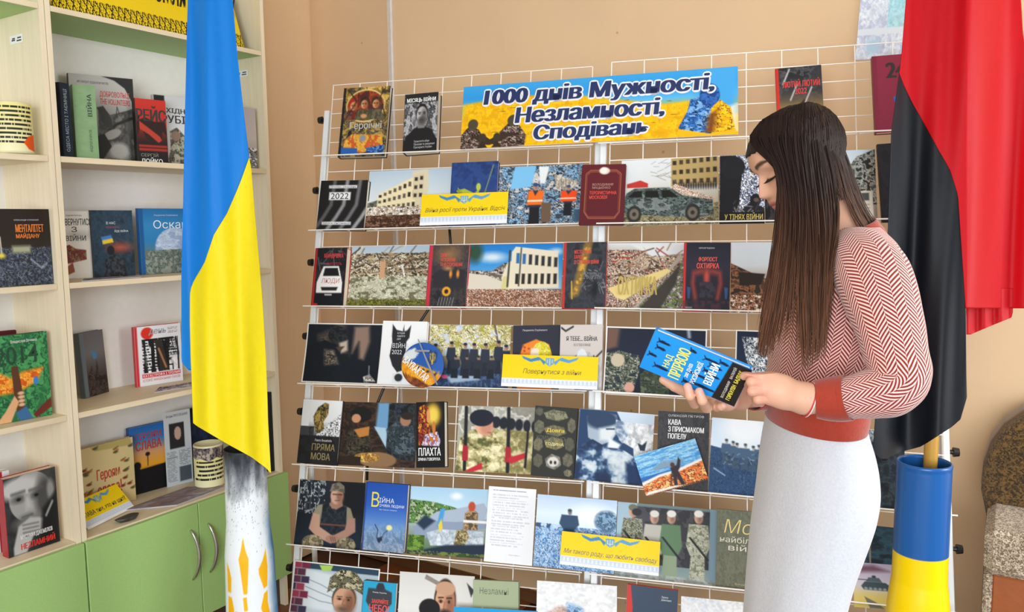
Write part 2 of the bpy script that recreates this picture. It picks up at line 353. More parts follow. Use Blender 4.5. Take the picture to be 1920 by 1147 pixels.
def rack(key, label):
    o, h, v, n = RK[key]; Mx = frameM(o, h, v, n)
    r = tag(link('display_rack', None, M=Mx), label, 'display rack', 'white wire display racks side by side')
    zb = -(o[2] - FZ - .012) / v[2]                                              # local y where the floor is
    g = MB()
    for i in range(10): g.tube([(i * .1, 0, -.0015), (i * .1, -1.99, -.0015)], .0016, 5)
    inv = np.array([h, v, n]); nodes = [(0., 0.)]
    for q in TR[key]:
        A, B = [inv @ (hit(x, y + 4, o, n) - o) for x, y in (q[:2], q[2:])]; k_ = (B[1] - A[1]) / (B[0] - A[0]); nodes.append((A[1] - k_ * A[0], A[1] + k_ * (.9 - A[0])))
    nodes.append((nodes[-1][0] * 2 - nodes[-2][0], nodes[-1][1] * 2 - nodes[-2][1]))
    for j in range(0, 41): c_ = j // 5 if j < 40 else 7; t_ = j / 5 - c_; g.tube([(0, nodes[c_][0] * (1 - t_) + nodes[c_ + 1][0] * t_, .0015), (.9, nodes[c_][1] * (1 - t_) + nodes[c_ + 1][1] * t_, .0015)], .0016, 5)
    g.build('wire_grid', WIRE, r)
    tops = (-.085, -.12)
    for k, x in enumerate((-.022, .922 if key == 'L' else .906)):
        m = MB(); m.bevbox((x - .0095, zb + .005, -.03), (x + .0095, tops[0], -.006), .002); m.build('post', POST, r)
        back = MB(); zz = zb                                                 # rear strut, upright behind the post
        F0 = o + h * x + v * (zb * .52); G = F0 - V3(0, 0, F0[2] - FZ - .010) + unit(V3(-n[0], -n[1], 0)) * .02
        inv = np.linalg.inv(np.array([h, v, n]).T)
        back.tube([inv @ (F0 - o) + V3(0, 0, -.02), inv @ (G - o)], .009, 8); back.build('rear_strut', POST, r)
    for row, (x0, y0, x1, y1) in enumerate(TR[key]):
        po = o + n * .046; A = hit(x0, y0, po, n); B = hit(x1, y1, po, n); inv = np.array([h, v, n])
        A = inv @ (A - o); B = inv @ (B - o); ya = (A[1] + B[1]) / 2; sl_ = 0
        ya0, ya1 = A[1], B[1]; f = lambda x: ya0 + (ya1 - ya0) * (x + .02) / .94
        t = MB(); a, b = -.03, .915
        t.tube([(a, f(a), .046), (b, f(b), .046)], .0022, 6)
        for i in range(10):
            x = min(max(i * .1, .002), .898); gy = nodes[row + 1][0] + (nodes[row + 1][1] - nodes[row + 1][0]) * x / .9
            t.tube([(x, f(x), .046), (x + .005, gy, .003)], .0016, 5)
        t.build('wire_tray', WIRE, r)
    for row in range(8):
        for x, s in (((-.022, -1) if key == 'L' else (.906, 1)),):
            y = (-.115 if key == 'L' else -.145) - row * .25; m = MB()
            m.tube([(x + s * .008, y, -.018), (x + s * .022, y, -.018)], .006, 10); m.tube([(x + s * .02, y, -.018), (x + s * .034, y, -.018)], [.013, .011], 12)
            m.build('clamp_knob', BLACKP, r)
    return r
rack('L', 'white wire mesh display rack on the left, nearer the bookcases')
rack('R', 'white wire mesh display rack on the right, behind the woman')

# ------------------------------------------------------------------ items: sheets, cards and books
def quad_frame(c, planes):
    P = [hit(c[2 * i], c[2 * i + 1], o, n) for i, (o, n) in enumerate(planes)]; TL, TR_, BR, BL = P
    X = unit(BR - BL + TR_ - TL); Y = (TL - BL + TR_ - BR) / 2; Y = Y - X * (X @ Y); w = (np.linalg.norm(BR - BL) + np.linalg.norm(TR_ - TL)) / 2; h = np.linalg.norm(Y); Y = unit(Y)
    cc = sum(P) / 4; return cc - X * w / 2 - Y * h / 2, X, Y, np.cross(X, Y), w, h
def fit_frame(c, planes, root_z=None):
    o, X, Y, Z, w, h = quad_frame(c, planes); return frameM(o, X, Y, Z), w, h
def res(c): return max(6, int(math.hypot(c[2] - c[0], c[3] - c[1]) / 1.3)), max(6, int(math.hypot(c[6] - c[0], c[7] - c[1]) / 1.3))
def art_grid(art, w, h, c, curl=0, border=0, k=1.0):
    nx, ny = res(c); nx = int(nx * k); ny = int(ny * k); cv = Cv(nx, ny, seed=abs(int(c[0] * 3 + c[1])) % 997)
    if isinstance(art, str): cv.bg(art)
    else: art(cv)
    if border: cv.p([0, 0, 1, 0, 1, 1, 0, 1], 'f4f4f2'); 
    I = np.clip(cv.I, 0, 1)
    if border:
        cv2 = Cv(nx, ny, seed=5); art(cv2); I = cv2.I * 1.0; bx, by = border / w, border / h
        m = ((cv.X < bx) | (cv.X > 1 - bx) | (cv.Y < by) | (cv.Y > 1 - by))[..., None]; I = np.clip(np.where(m, hx('f4f4f2'), I), 0, 1)
    Y = 1 - cv.Y; P = np.stack([cv.X * w, Y * h, -4 * curl * Y * (1 - Y) + 0 * Y], -1)
    me = grid_mesh('print', P); me.materials.append(PRINT); set_cols(me, s2l(I)); return me
def sheet(name, M_, w, h, c, art, curl=.0, border=0, th=.0007):
    me = art_grid(art, w, h, c, curl, border); bm = bmesh.new(); bm.from_mesh(me)
    for f in bm.faces: f.normal_flip()
    # back of the sheet, one strip following the curl
    n = 10 if curl else 1; ring = []
    for i in range(n + 1):
        y = h * i / n; z = -4 * curl * (i / n) * (1 - i / n) - th; ring.append((bm.verts.new((0, y, z)), bm.verts.new((w, y, z))))
    for a, b in zip(ring[:-1], ring[1:]):
        f = bm.faces.new((a[1], a[0], b[0], b[1])); f.material_index = 1
    bm.to_mesh(me); bm.free(); me.materials.append(mat('paper_back', 'f0efec', .6)); return link(name, me, None, M_)
PAGES = mat('page_block', 'e9e0cc', .8, .12, 4, stretch=(1, 1, 220))
def book_at(name, M_, w, h, c, art, th, cover, spine=None, page=None):
    r = link(name, None, M=M_); me = art_grid(art, w, h, c); me.flip_normals()
    b = .0022
    tmp = MB(); tmp.box((0, 0, -b), (w, h, -.0003)); tmp.box((0, 0, -th), (w, h, -th + b)); tmp.m = 1; tmp.box((-.0012, 0, -th + .0005), (.0022, h, -.0006))
    t = bpy.data.meshes.new('t'); t.from_pydata(np.concatenate(tmp.v).tolist(), [], tmp.f); t.polygons.foreach_set('material_index', [1 + i for i in tmp.mi])
    bm = bmesh.new(); bm.from_mesh(me); bm.from_mesh(t); bm.to_mesh(me); bm.free(); bpy.data.meshes.remove(t)
    me.materials.append(mat('cover_' + cover, cover, .45)); me.materials.append(mat('cover_' + (spine or cover), spine or cover, .45))
    cv = link('cover', me, r); pb = MB(); pb.box((.0024, .0025, -th + b + .0001), (w - .003, h - .0025, -b - .0001)); pb.build('page_block', page or PAGES, r); return r, cv
BG = 'books on the display racks'; PG = 'printed photographs on the display racks'; CG = 'yellow caption cards'
def rack_item(kind, key, c, label, art, texts=None, layer=None, th=.018, cover='222226', spine=None, curl=None, border=0, name=None, cat=None, group=None, page=None, off=0.):
    o, h, v, n = RK[key]; o = o + n * off
    db, dt = {'photo': (.022, .006), 'book': (.043, .026), 'card': (.058, .05)}[layer or kind]
    if kind == 'book' and layer is None: db, dt = max(.012 + th, .030), .007 + th
    if kind != 'book' and curl is None: curl = .003
    M_, w, hh = fit_frame(c, [(o + n * dt, n), (o + n * dt, n), (o + n * db, n), (o + n * db, n)])
    if kind == 'book':
        r, cv = book_at(name or 'book', M_, w, hh, c, art, th, cover, spine, page); lettering(cv, texts, w, hh)
        return tag(r, label, cat or 'book', group or BG)
    r = sheet(name or ('photo_print' if kind == 'photo' else 'caption_card'), M_, w, hh, c, art, curl if kind == 'photo' else .0, border)
    lettering(r, texts, w, hh, .0006); return tag(r, label, cat or ('photograph' if kind == 'photo' else 'card'), group or (PG if kind == 'photo' else CG))
def shelf_item(kind, c, deps, z, label, art, texts=None, th=.02, cover='222226', spine=None, name=None, cat=None, lean=.0, page=None, snap=True, group=None):
    """stands on a bookcase shelf; deps = depth behind the shelf's front edge at its left and right lower corner"""
    P = sl(0, 0, 0); A = hit(c[6], c[7], sl(0, deps[0], 0), SN); B = hit(c[4], c[5], sl(0, deps[1], 0), SN)
    X = unit(V3(B[0] - A[0], B[1] - A[1], 0)); N = V3(X[1], -X[0], 0)
    N = unit(N + V3(0, 0, lean)); o, X, Y, Z, w, h = quad_frame(c, [(A, N)] * 4)
    X = unit(V3(X[0], X[1], 0)); Z = unit(N - X * (N @ X)); Y = np.cross(Z, X); o = o.copy()
    if snap: o[2] = z + .0008
    M_ = frameM(o, X, Y, Z)
    if kind == 'book':
        r, cv = book_at(name or 'book', M_, w, h, c, art, th, cover, spine, page); lettering(cv, texts, w, h); return tag(r, label, cat or 'book', group or 'books in the bookcases')
    r = sheet(name or 'leaflet', M_, w, h, c, art, .0); lettering(r, texts, w, h); return tag(r, label, cat or 'leaflet', group)
# ------------------------------------------------------------------ pictures
DEB = ['2c2622', '6b5646', 'a89884', 'd8d0c4', '8a5a3c', '4a4038', 'f0ece4', '7a7068']
def rubble(c, x0, y0, x1, y1, cs=DEB, f=1.0, k=1.): c.reg(x0, y0, x1, y1); c.n(cs, 22 * f, 26 * f, 3, k=k); return c
def sticks(c, n, x0, y0, x1, y1, cs, seed=1, ln=.12, w=.008):
    r = np.random.RandomState(seed)
    for i in range(n):
        x, y, a, L = r.uniform(x0, x1), r.uniform(y0, y1), r.uniform(-1.2, 1.2), r.uniform(.3, 1) * ln
        c.l([x, y, x + L * math.cos(a), y + L * math.sin(a)], w * r.uniform(.6, 1.5), cs[r.randint(len(cs))])
    return c
def a_heroes(c):
    c.bg('c79a3e', '7a5a28', '1d2438', '24304a'); c.n(['1c2030', '5a4a20', 'a8842c', '30405c', '8c6c2c', 'd9b455'], 9, 14, 3, k=.75)
    c.e(.5, .27, .42, .24, 'd8c27a'); c.e(.5, .27, .39, .215, '7a3020'); c.n(['8c3420', 'b85a2c', '4a1c1c', '2c2430'], 6, 6, 2, k=.6)
    for x, q, hr, cl in ((.24, .27, 'a02820', '7c2026'), (.72, .25, '3a2a20', '5c5648'), (.47, .25, '33261e', '57543a')):
        c.p([x - .2, .47, x - .12, .33, x + .12, .33, x + .2, .47], cl); c.n([cl, '33302a', '6c6448'], 10, 10, 2, k=.6); c.e(x, q - .03, .1, .08, hr); c.face(x, q, .07, .062, 'd29866', '8c5030', hr)
    c.e(.48, .42, .07, .03, 'c89060'); c.p([.1, .78, .25, .68, .9, .7, .95, .85, .5, .95, .1, .88], 'd79a34'); c.n(['d79a34', 'e9b850', 'b06a24', 'c4482a'], 14, 14, 3, k=.8)
    c.p([.04, .86, .4, .88, .42, .97, .04, .98], '2a5ca8'); c.p([.6, .88, .96, .84, .97, .95, .6, .96], '2a5ca8'); c.n(['2a5ca8', '5c94d0', '1c3c78'], 10, 22, 2)
    c.e(.5, .74, .07, .05, '888e90'); c.l([.1, .03, .3, .2, .06, .5], .02, '2a2c20'); c.l([.9, .02, .8, .15, .95, .45], .02, '2a2c20'); c.r(0, 0, .05, 1, '151722')
def a_month(c):
    c.bg('2c2c2e', '3c3c3e'); c.n(['4c4c50', '8c8c90', 'c0c0c4', '2c2c2e', '6c6c70'], 5, 6, 3, hard=False); c.r(0, 0, 1, .16, '262628'); c.reg(0, .8, 1, 1); c.mix(c.m, '1c1c1e')
    c.p([.0, 1, .06, .74, .3, .6, .5, .55, .82, .62, 1, .8, 1, 1], '1d1d1f'); c.r(.42, .45, .62, .6, '7c7c7c'); c.e(.53, .35, .18, .17, '1e1e1e'); c.e(.53, .38, .155, .15, 'b4b2b0'); c.e(.6, .4, .09, .13, '6c6a6a', soft=.03); c.e(.53, .47, .12, .07, '4c4a4a', soft=.02)
    for q in (.46, .6): c.l([q - .04, .33, q + .04, .33], .012, '222222'); c.e(q, .355, .025, .012, '2a2a2a')
    c.l([.49, .46, .57, .46], .012, '3a2c2c')
def a_banner(c):
    c.bg('3aa0e0', '2f96dc', '58b4e8', 'e8b400', 'f2bc08', 'f5c010'); c.reg(0, .28, 1, .5)
    c.p([0, .3, .2, .2, .45, .28, .75, .5, .9, .45, 1, .75, 1, 1, 0, 1], 'f0b808', soft=.02); c.n(['f0b808', 'f6c41c', 'e0a400'], 60, 10, 3, k=.7)
    r = np.random.RandomState(4)
    for i in range(34): x, y = r.uniform(.02, .95), r.uniform(.35, .95); L = r.uniform(.02, .07); c.l([x, y, x + L, y - .01], .004, '6a5a14')
    c.p([.88, .0, 1, 0, 1, .7, .95, .6, .9, .45, .86, .4], '45a4e2', soft=.02); c.p([.96, .6, 1, .55, 1, .95, .97, .95], 'e8e4dc', soft=.02)
    for x, y, w, h in ((.045, .8, .045, .28), (.2, .78, .05, .3)):
        c.p([x - w, 1, x - w, y - .02, x - w * .3, y - .16, x + w * .5, y - .1, x + w, y + .05, x + w * .9, 1], '3a2a20'); c.n(['2a1c18', '7a6458', '4c3a30', '1c1614', 'a89488'], 90, 40, 2)
    c.e(.045, .62, .02, .085, '4c4436'); c.e(.2, .59, .022, .09, '4a4434'); c.l([.07, .82, .11, .93, .15, .85, .19, .8], .05, '3a2c22')
    for x in (.085, .14): c.e(x, .84, .014, .07, '3c342a'); c.p([x - .02, 1, x, .88, x + .02, 1], '33281f')
    c.p([.8, 1, .8, .85, .83, .62, .84, .45, .87, .42, .9, .45, .92, .6, .91, .98], '1c4f9c'); c.n(['1c4f9c', '3f86d8', '10284c', '7ab0e8'], 70, 30, 3)
    c.e(.905, .4, .034, .17, '2458a8'); c.n(['2458a8', '3c78c8', '1a3870'], 60, 20, 2, k=.7); c.p([.9, .95, .91, .6, .94, .48, .975, .6, .99, .95], 'f0b400'); c.n(['f2bc10', 'e0a000', '7a4c10', 'f8d040', 'f2bc10'], 60, 24, 3)
    c.p([.89, .95, .9, .7, .93, .62, .92, .95], '7a4418', soft=.01); c.p([.79, 1, .8, .88, .9, .97, .99, .93, .99, 1], 'f0b808')
def a_stripes(c):
    c.bg('1b1b1d')
    for i in range(4):
        x = .1 + i * .27; c.l([x - .15, 1.0, x + .02, .75, x + .16, .5, x + .2, .0], .075, ['5a5a5e', '8c8c90', '6c6c70', '9a9a9e'][i], soft=.01)
    for q in ((.18, .1, .78, .16), (.2, .24, .66, .40), (.1, .84, .72, .9)): c.r(*q, 'e8e8ea')
def building(c, x0, x1, yt0, yt1, yb, col_, win, nx=8, ny=3, dark='2a2624'):
    c.p([x0, yt0, x1, yt1, x1, yb, x0, yb], col_)
    for j in range(ny):
        for i in range(nx):
            u = (i + .5) / nx; x = x0 + (x1 - x0) * u; t = yt0 + (yt1 - yt0) * u; H = yb - t; y = t + H * (j + .3) / ny; c.r(x - (x1 - x0) / nx * .28, y, x + (x1 - x0) / nx * .28, y + H / ny * .45, win if (i * 7 + j * 3) % 5 else dark)
def a_ruin1(c):
    c.bg('b4c8d8', 'ccd8e0', 'dfe4e6', 'd8d4cc'); c.p([.0, .55, .12, .5, .2, .7, 0, .72], '6c7060'); c.n(['5c6450', '8c9080', '4c4840'], 30, 30, 2)
    building(c, .12, .62, .4, .05, .68, 'e8dcb4', '5c5248', 9, 3); c.p([.5, .03, .68, .0, .7, .3, .66, .62, .56, .6], 'd8ceb0'); building(c, .52, .64, .1, .06, .5, 'd4c8a8', '3a302a', 2, 3)
    rubble(c, 0, .62, 1, .78, ['e8e0d4', 'b8a894', '8c7a68', 'f4f0ea', '5c4c40']); rubble(c, 0, .76, 1, 1, ['3a261e', '4c3024', '6a4634', '2a1c18', '8c6a54'], 1.2)
def a_angel(c):
    c.bg('243c78', '2a4484', '22386e'); c.n(['243c78', '30508c', '1c3064'], 6, 6, 3, k=.6, hard=False)
    c.p([.12, .45, .3, .42, .52, .5, .62, .42, .6, .6, .3, .62], 'a8b840'); c.p([.15, .4, .35, .55, .55, .62, .2, .7], '8c9c38'); c.n(['b8c848', '7c8c34', '94a840', '4c6440'], 20, 24, 2, k=.8)
    c.p([.5, .5, .6, .5, .62, .75, .5, .95, .28, .98], '6c7c4c'); c.e(.6, .4, .05, .06, 'b8c050'); c.l([.62, .55, .74, .5, .9, .06], .018, '8ca060')
def card(c):
    c.bg('f2cf10', 'f5d418'); c.reg(0, .73, 1, 1); c.mix(c.m, 'e4eaf2'); n = 24
    for i in range(n):
        x = (i + .5) / n; c.e(x, .82, .011, .045, 'a8bcd8'); c.e(x, .82, .005, .02, 'e4eaf2')
    c.l([0, .76, 1, .76], .008, 'b8c8de'); c.l([0, .89, 1, .89], .008, 'b8c8de'); c.reg(0, .92, 1, 1); c.mix(c.m, 'f2f4f6')
    for s_ in (-1, 1): c.p([.5 + s_ * .04, .2, .5 + s_ * .12, .05, .5 + s_ * .2, .12, .5 + s_ * .3, .03, .5 + s_ * .28, .12, .5 + s_ * .2, .22, .5 + s_ * .1, .15, .5 + s_ * .06, .3], '5a9ccc' if s_ > 0 else '3f86bc')
    c.p([.455, .08, .545, .08, .54, .26, .5, .34, .46, .26], '5c9cd0'); c.l([.475, .12, .475, .24, .525, .24, .525, .12], .008, 'f0e8b0'); c.l([.5, .1, .5, .3], .008, 'f0e8b0')
def a_rescue(c):
    c.bg('b4c4d0', '8c9cac', '5c6470', '3a3c42'); rubble(c, 0, 0, 1, 1, ['3c4450', '6c94b8', '8cc0e4', '2a2c34', 'a4a8ac', '5a7c9c', '1c1e24', 'c8c8c8'], .5)
    c.p([.2, 0, .45, 0, .4, .35, .15, .38], '7cc0ec'); c.p([.48, .02, .6, .02, .56, .3, .5, .3], 'e8ecf0'); c.p([.66, .15, .95, .3, .85, .42, .7, .4], 'b0a898'); c.n(['b0a898', '8c8478', 'd0c8bc'], 50, 10, 2)
    for x, y, h, cc in ((.45, .3, .68, 'f07020'), (.83, .35, .5, 'f04c18')):
        c.man(x, y, h, ('1c1e26', '2c3444'), 'd09878', '2c4c7c', .34); c.p([x - .08, y + h * .18, x - .03, y + h * .16, x, y + h * .3, x + .04, y + h * .16, x + .1, y + h * .18, x + .09, y + h * .52, x - .09, y + h * .52], cc); c.r(x - .09, y + h * .4, x + .09, y + h * .44, 'e8e8d0')
    c.r(.53, .62, .64, .95, '6c5848'); c.r(.9, .75, 1, .95, '3a5c78')
def a_burg(c):
    c.bg('5e1c24', '561820')
    for i, w_ in ((0, .012), (.025, .006)):
        q = [.1 + i, .16 + i, .2, .1 + i, .8, .1 + i, .9 - i, .16 + i, .9 - i, .8, .8, .9 - i, .2, .9 - i, .1 + i, .8, .1 + i, .16 + i]; c.l(q, w_, 'b8744c')
    c.e(.52, .11, .12, .06, 'd8d0c8'); c.e(.5, .1, .08, .05, 'eae4dc')
def a_car(c):
    c.bg('dce2e6', 'd4d8d8', 'b8b09c', '8a8468'); rubble(c, 0, .68, 1, 1, ['8c8464', '6c6448', 'a8a084', '544c38'], 1.4)
    building(c, .52, 1.0, .0, -.06, .42, 'b49c64', '443a2c', 7, 3); c.p([.06, .36, .2, .31, .28, .36, .28, .42, .06, .42], 'b8342c'); sticks(c, 16, .3, .05, .5, .35, ['8c8680'], 3, .14, .005)
    for i in range(18): c.e(.55 + i * .025, .42, .01, .05, '33302e')
    c.p([.5, .5, .56, .38, .75, .5, .95, .6, .95, .75, .6, .6], 'c8b4a0'); c.n(['d8c4b0', '9c5c44', 'ece4d8', 'a8988c'], 40, 40, 2)
    c.p([.0, .68, .06, .5, .14, .43, .5, .43, .64, .56, .94, .64, .95, .85, .8, .9, .1, .82, 0, .78], '3c4848'); c.n(['3c4848', '6c7c78', '222a2a', '8c9894'], 14, 20, 2, k=.7)
    for q in ([.07, .56, .14, .47, .22, .47, .22, .57], [.25, .47, .38, .47, .4, .58, .25, .57], [.42, .47, .5, .47, .6, .58, .43, .58]): c.p(q, '141614')
    for x in (.14, .74): c.e(x, .82, .075, .13, '2a2a28'); c.e(x, .82, .05, .085, '6c6458'); c.e(x, .82, .02, .03, '2a2826')
def a_shadow(c):
    c.bg('a8b4cc'); c.n(['f0f2f6', '1c2030', 'b8c4dc', '2c3448', 'e4e8f0', '4c5878'], 34, 34, 2); c.p([0, 0, .35, 0, .5, .3, .4, 1, 0, 1], '14161c'); c.e(.3, .18, .27, .17, '1a1c22')
    c.p([.3, 1, .5, .8, .7, .68, 1, .78, 1, 1], '1c1c22'); c.e(.8, .66, .12, .09, '16161c'); c.e(.82, .66, .06, .03, '5c4c44'); sticks(c, 20, .3, .7, .9, .95, ['8c8c94', '44444c'], 3, .2, .012)
    c.reg(0, .83, 1, 1); c.mix(c.m, '101014')
def a_dark(c): c.bg('3c3c40', '24262c', '1c1c20'); c.n(['1c1e24', '34363c', '4c4c50', '141418'], 9, 9, 3, k=.7)
def a_street(c):
    c.bg('c8dcec', 'd8e0e4', 'b4b0a4', '8c8478'); c.p([.45, .5, .6, .3, .75, .1, 1, 0, 1, .8, .5, .8], '6c7470'); c.n(['4c5450', '8c9490', 'b0b4ac', '2c302c'], 20, 24, 2); c.p([.3, .5, .45, .42, .5, .7, .3, .75], '8c8c7c'); c.n(['6c6c5c', 'a8a490'], 20, 20)
    c.r(.55, .6, .95, .98, 'd8d4c8'); c.r(.58, .63, .9, .74, '4c5454'); [c.l([.6, q, .9, q], .012, '8c8c84') for q in (.8, .85, .9)]; c.reg(0, .8, .5, 1); c.mix(c.m, '8c8880')
def a_ludy(c):
    c.bg('1d1d24', '24242c', '12161e'); c.n(['1a1a20', '2c2c34', '14141a'], 6, 6, k=.7); c.r(0, 0, .07, 1, 'b02828'); sticks(c, 9, .1, .05, .9, .3, ['8c2428', '5c5c60'], 5, .4, .02)
    c.p([.3, .32, .78, .32, .92, .6, .92, .78, .12, .78, .12, .6], 'e8e6e6'); c.p([.35, .35, .75, .35, .82, .49, .3, .49], '17171b'); c.p([.26, .68, .8, .68, .76, .74, .3, .74], '1c1c20'); c.r(.12, .8, .92, .98, '0e131c'); c.r(.4, .8, .62, .825, 'c8c8c8')
    c.r(.02, .96, .2, 1, 'b02828')
def a_debris(c):
    c.bg('a8bcd0', 'c8ccc8', 'b0a890', 'a8a888'); rubble(c, 0, .12, 1, .55, ['4c4438', '8c7c64', 'c8bca4', 'e8e0d0', '6c5a44', '2c2822', 'a89474'], .8); sticks(c, 60, 0, .1, .9, .5, ['d8ccb0', '5c4c38', 'a08868', '33302a'], 2, .22, .012)
    rubble(c, 0, .5, 1, 1, ['b8b8a0', 'd4d4c0', '8c8c74', 'c4c4ac', '6c6c54'], .9); c.r(.38, .25, .45, .52, 'c89c78'); c.l([.62, .34, .66, .32, .7, .5], .018, 'f0f0ec'); rubble(c, 0, .87, 1, 1, ['4c5024', '8c8c34', '34381c', '6c6c40'])
def a_sunfl(c):
    c.bg('4c3c3c', '3a3840', '24242c', '1c1e28'); c.n(['4c4440', '2c2c34', '5c5048', '1c1c24'], 6, 8, 3, k=.6, hard=False); c.e(.5, .15, .25, .12, '8c6c48', soft=.1); c.r(0, 0, .09, 1, 'c03040')
    c.p([.15, .45, .5, .33, .95, .4, .95, .68, .15, .68], '2c2a30'); [c.e(x, .46, .035, .06, 'e09038', soft=.01) for x in (.58, .76)]; c.e(.5, .37, .1, .03, 'c08858', soft=.02)
    c.e(.5, .74, .11, .075, 'e0a030'); c.e(.5, .74, .05, .035, '2a1c10'); [c.l([.3 + i * .07, .98, .34 + i * .07, .84], .015, '8c8c8c') for i in range(6)]
def a_ruin2(c):
    c.bg('1c78c8', '3c94d8', '8cbce0', 'b4a890'); c.e(.25, .2, .13, .07, 'd0e0ec', soft=.04); c.e(.93, .12, .06, .04, 'd0e0ec', soft=.03); c.p([0, .4, .25, .42, .38, .3, .45, .28, .5, .6, 0, .62], '4c4440'); c.n(['3a3430', 'c8c0b4', '6c6058'], 20, 30)
    c.p([.0, .45, .2, .48, .45, .62, .45, .7, 0, .7], 'd8d0c0'); c.p([.42, .28, .46, .26, .46, .12, .5, .04, .95, .12, .97, .68, .38, .7, .36, .52], 'e4dcc4'); c.p([.38, .5, .44, .5, .44, .72, .36, .72], 'd4cc8c')
    for i in range(7):
        x = .51 + i * .067; c.r(x, .14 + i * .012, x + .035, .3 + i * .01, '2a6cac' if i < 2 else '2c3030'); c.r(x, .46, x + .035, .62, '2c2824')
    c.l([.44, .1, .43, .66], .02, '3c3c3c'); c.l([.56, .06, .55, .65], .014, '3a3a3a'); c.e(.06, .12, .08, .16, '2c4c3c', soft=.03); rubble(c, 0, .7, 1, 1, ['6c4c3c', '9c6c54', 'c89c84', '4c342c', 'e0c8b8', '8c5a44'], 1.6)
def a_khark(c):
    c.bg('24282e', '30343c', '1c2028'); c.n(['1c2026', '3c4048', '2c3036'], 7, 9, 3, k=.8, hard=False); c.r(0, 0, .05, 1, 'c82c2c'); c.p([.5, .02, .64, .02, .36, .78, .2, .82], 'c89838', soft=.05); c.n(['d8a840', '8c6c2c', '5c4c2c'], 12, 20, 2, k=.7)
    c.l([.2, .6, .22, .85], .03, 'c8a040'); sticks(c, 30, .4, .4, .95, .7, ['8c8c90', '5c5c62'], 4, .16, .01); c.e(.75, .7, .07, .12, '151820', soft=.02)
def a_ohtyr(c):
    c.bg('d0d4d4', '8c7c70', '5c4c44', '4c443c'); rubble(c, 0, .1, 1, 1, ['3c302a', '7c6450', 'b8a48c', 'e0d8cc', '8c4434', '544840', 'a4988c'], 1.1); c.p([0, 0, 1, 0, 1, .16, .6, .22, .3, .02], 'd4d8da', soft=.01)
    sticks(c, 50, 0, .05, .9, .5, ['c8b498', '4c3c30', '8c6c50', '9c3c30'], 8, .2, .014); c.p([.04, .98, .35, .98, 1, .2, .93, .18, .4, 1, .3, 1], 'a8a094'); c.p([.02, .68, .78, .38, .84, .42, .24, .86, .14, .82], 'dcc884')
    c.p([.38, 1, .98, .28, 1, .4, 1, 1], 'a09c94'); c.n(['c8c4bc', '6c6860', '8c8880', '3a3834', '6c8440'], 26, 30, 2); c.p([.42, 1, .95, .32, .9, .6, .7, 1], '3c3834', soft=.01)
def a_forp(c):
    c.bg('1c1e2c', '282838', '241c28', '1a1c28'); c.r(0, 0, .045, 1, 'cc2c30')
    for s_ in (-1, 1): c.l([.5 + .1 * s_, .42, .5 + .28 * s_, .45, .5 + .3 * s_, .6, .5 + .24 * s_, .8], .06, 'a03c34', soft=.04)
    c.e(.5, .5, .06, .12, 'b84838', soft=.03); c.r(.35, .58, .7, .8, '22202c'); c.n(['22202c', '34303c'], 10, 10); [c.p([x, .65, x + .08, .66, x + .06, .82, x + .02, .82], '2c4c7c') for x in (.08, .88)]; c.r(.05, .94, .2, .965, 'e8e8e8')
    c.reg(0, .85, 1, 1); c.n(['20202c', '3c2c38', '5c2c30'], 14, 14, k=.6)
def a_tank0(c):
    c.bg('c4ccd4', 'c0c8cc', '8c6c54', '4c3830'); rubble(c, 0, .55, 1, 1, ['3c2c24', '8c5c40', 'c89478', '2a201c', '6c4c3c', 'd8c8b8'], 1.2); c.p([0, .3, .2, .4, .4, .5, .7, .6, .7, .75, 0, .75], '5c3c2c'); c.n(['4c3428', '8c5c3c', '2c2420'], 14, 16); c.p([.1, .42, .45, .45, .4, .6, .12, .62], '241c18')
def a_soldd(c):
    c.bg('141c28', '101822', '0c1420'); c.p([.38, 0, .5, .0, .52, .3, .58, .55, .5, .5, .42, .3], '4c4440', soft=.03); c.p([.63, .06, .82, .04, .84, .3, .78, .6, .72, .58, .7, .3, .62, .5], '8c7468', soft=.02); c.p([.15, .2, .4, .06, .35, .3, .18, .34], '4c443e', soft=.03); c.n(['141c28', '5c5048', '38342f'], 10, 10, k=.6)
    c.p([0, .4, .25, .28, .45, .4, .55, .75, .8, .92, 1, 1, 0, 1], '0e1620'); c.e(.42, .2, .13, .15, '1c2228', rot=20); c.n(['1c2228', '34363a', '11161c'], 20, 20, 2, k=.7); c.p([.44, .33, .55, .28, .56, .45, .48, .5], 'b8a898', soft=.012); c.p([.4, .4, .52, .38, .46, .48], '4c3c34')
    c.p([.26, .44, .38, .46, .46, .68, .28, .7], '5c564c', soft=.02); c.n(['2c2c2a', '84786a', '4c463e', '1a1e22'], 26, 30, 2, k=.9); c.p([.48, .52, .57, .5, .6, .6, .52, .64], '14181c'); c.p([.8, .88, .88, .84, .96, .95, .82, .97], 'c8c4c0'); c.n(['d8d4d0', '3c3c40', '8c8880'], 30, 30); c.l([.86, .7, .87, .88], .01, 'a8a8a8')
def a_cat(c):
    c.bg('eef0f2', 'e8eaee'); c.p([.22, .05, .32, .14, .46, .16, .48, .06, .5, .16, .56, .14, .64, .06, .62, .26, .56, .32, .56, .5, .62, .6, .55, .76, .4, .8, .28, .7, .2, .55, .24, .34, .22, .24], '24262c'); c.r(.3, .82, .52, .97, 'dcdee2'); c.e(.44, .88, .09, .06, '2a2c30')
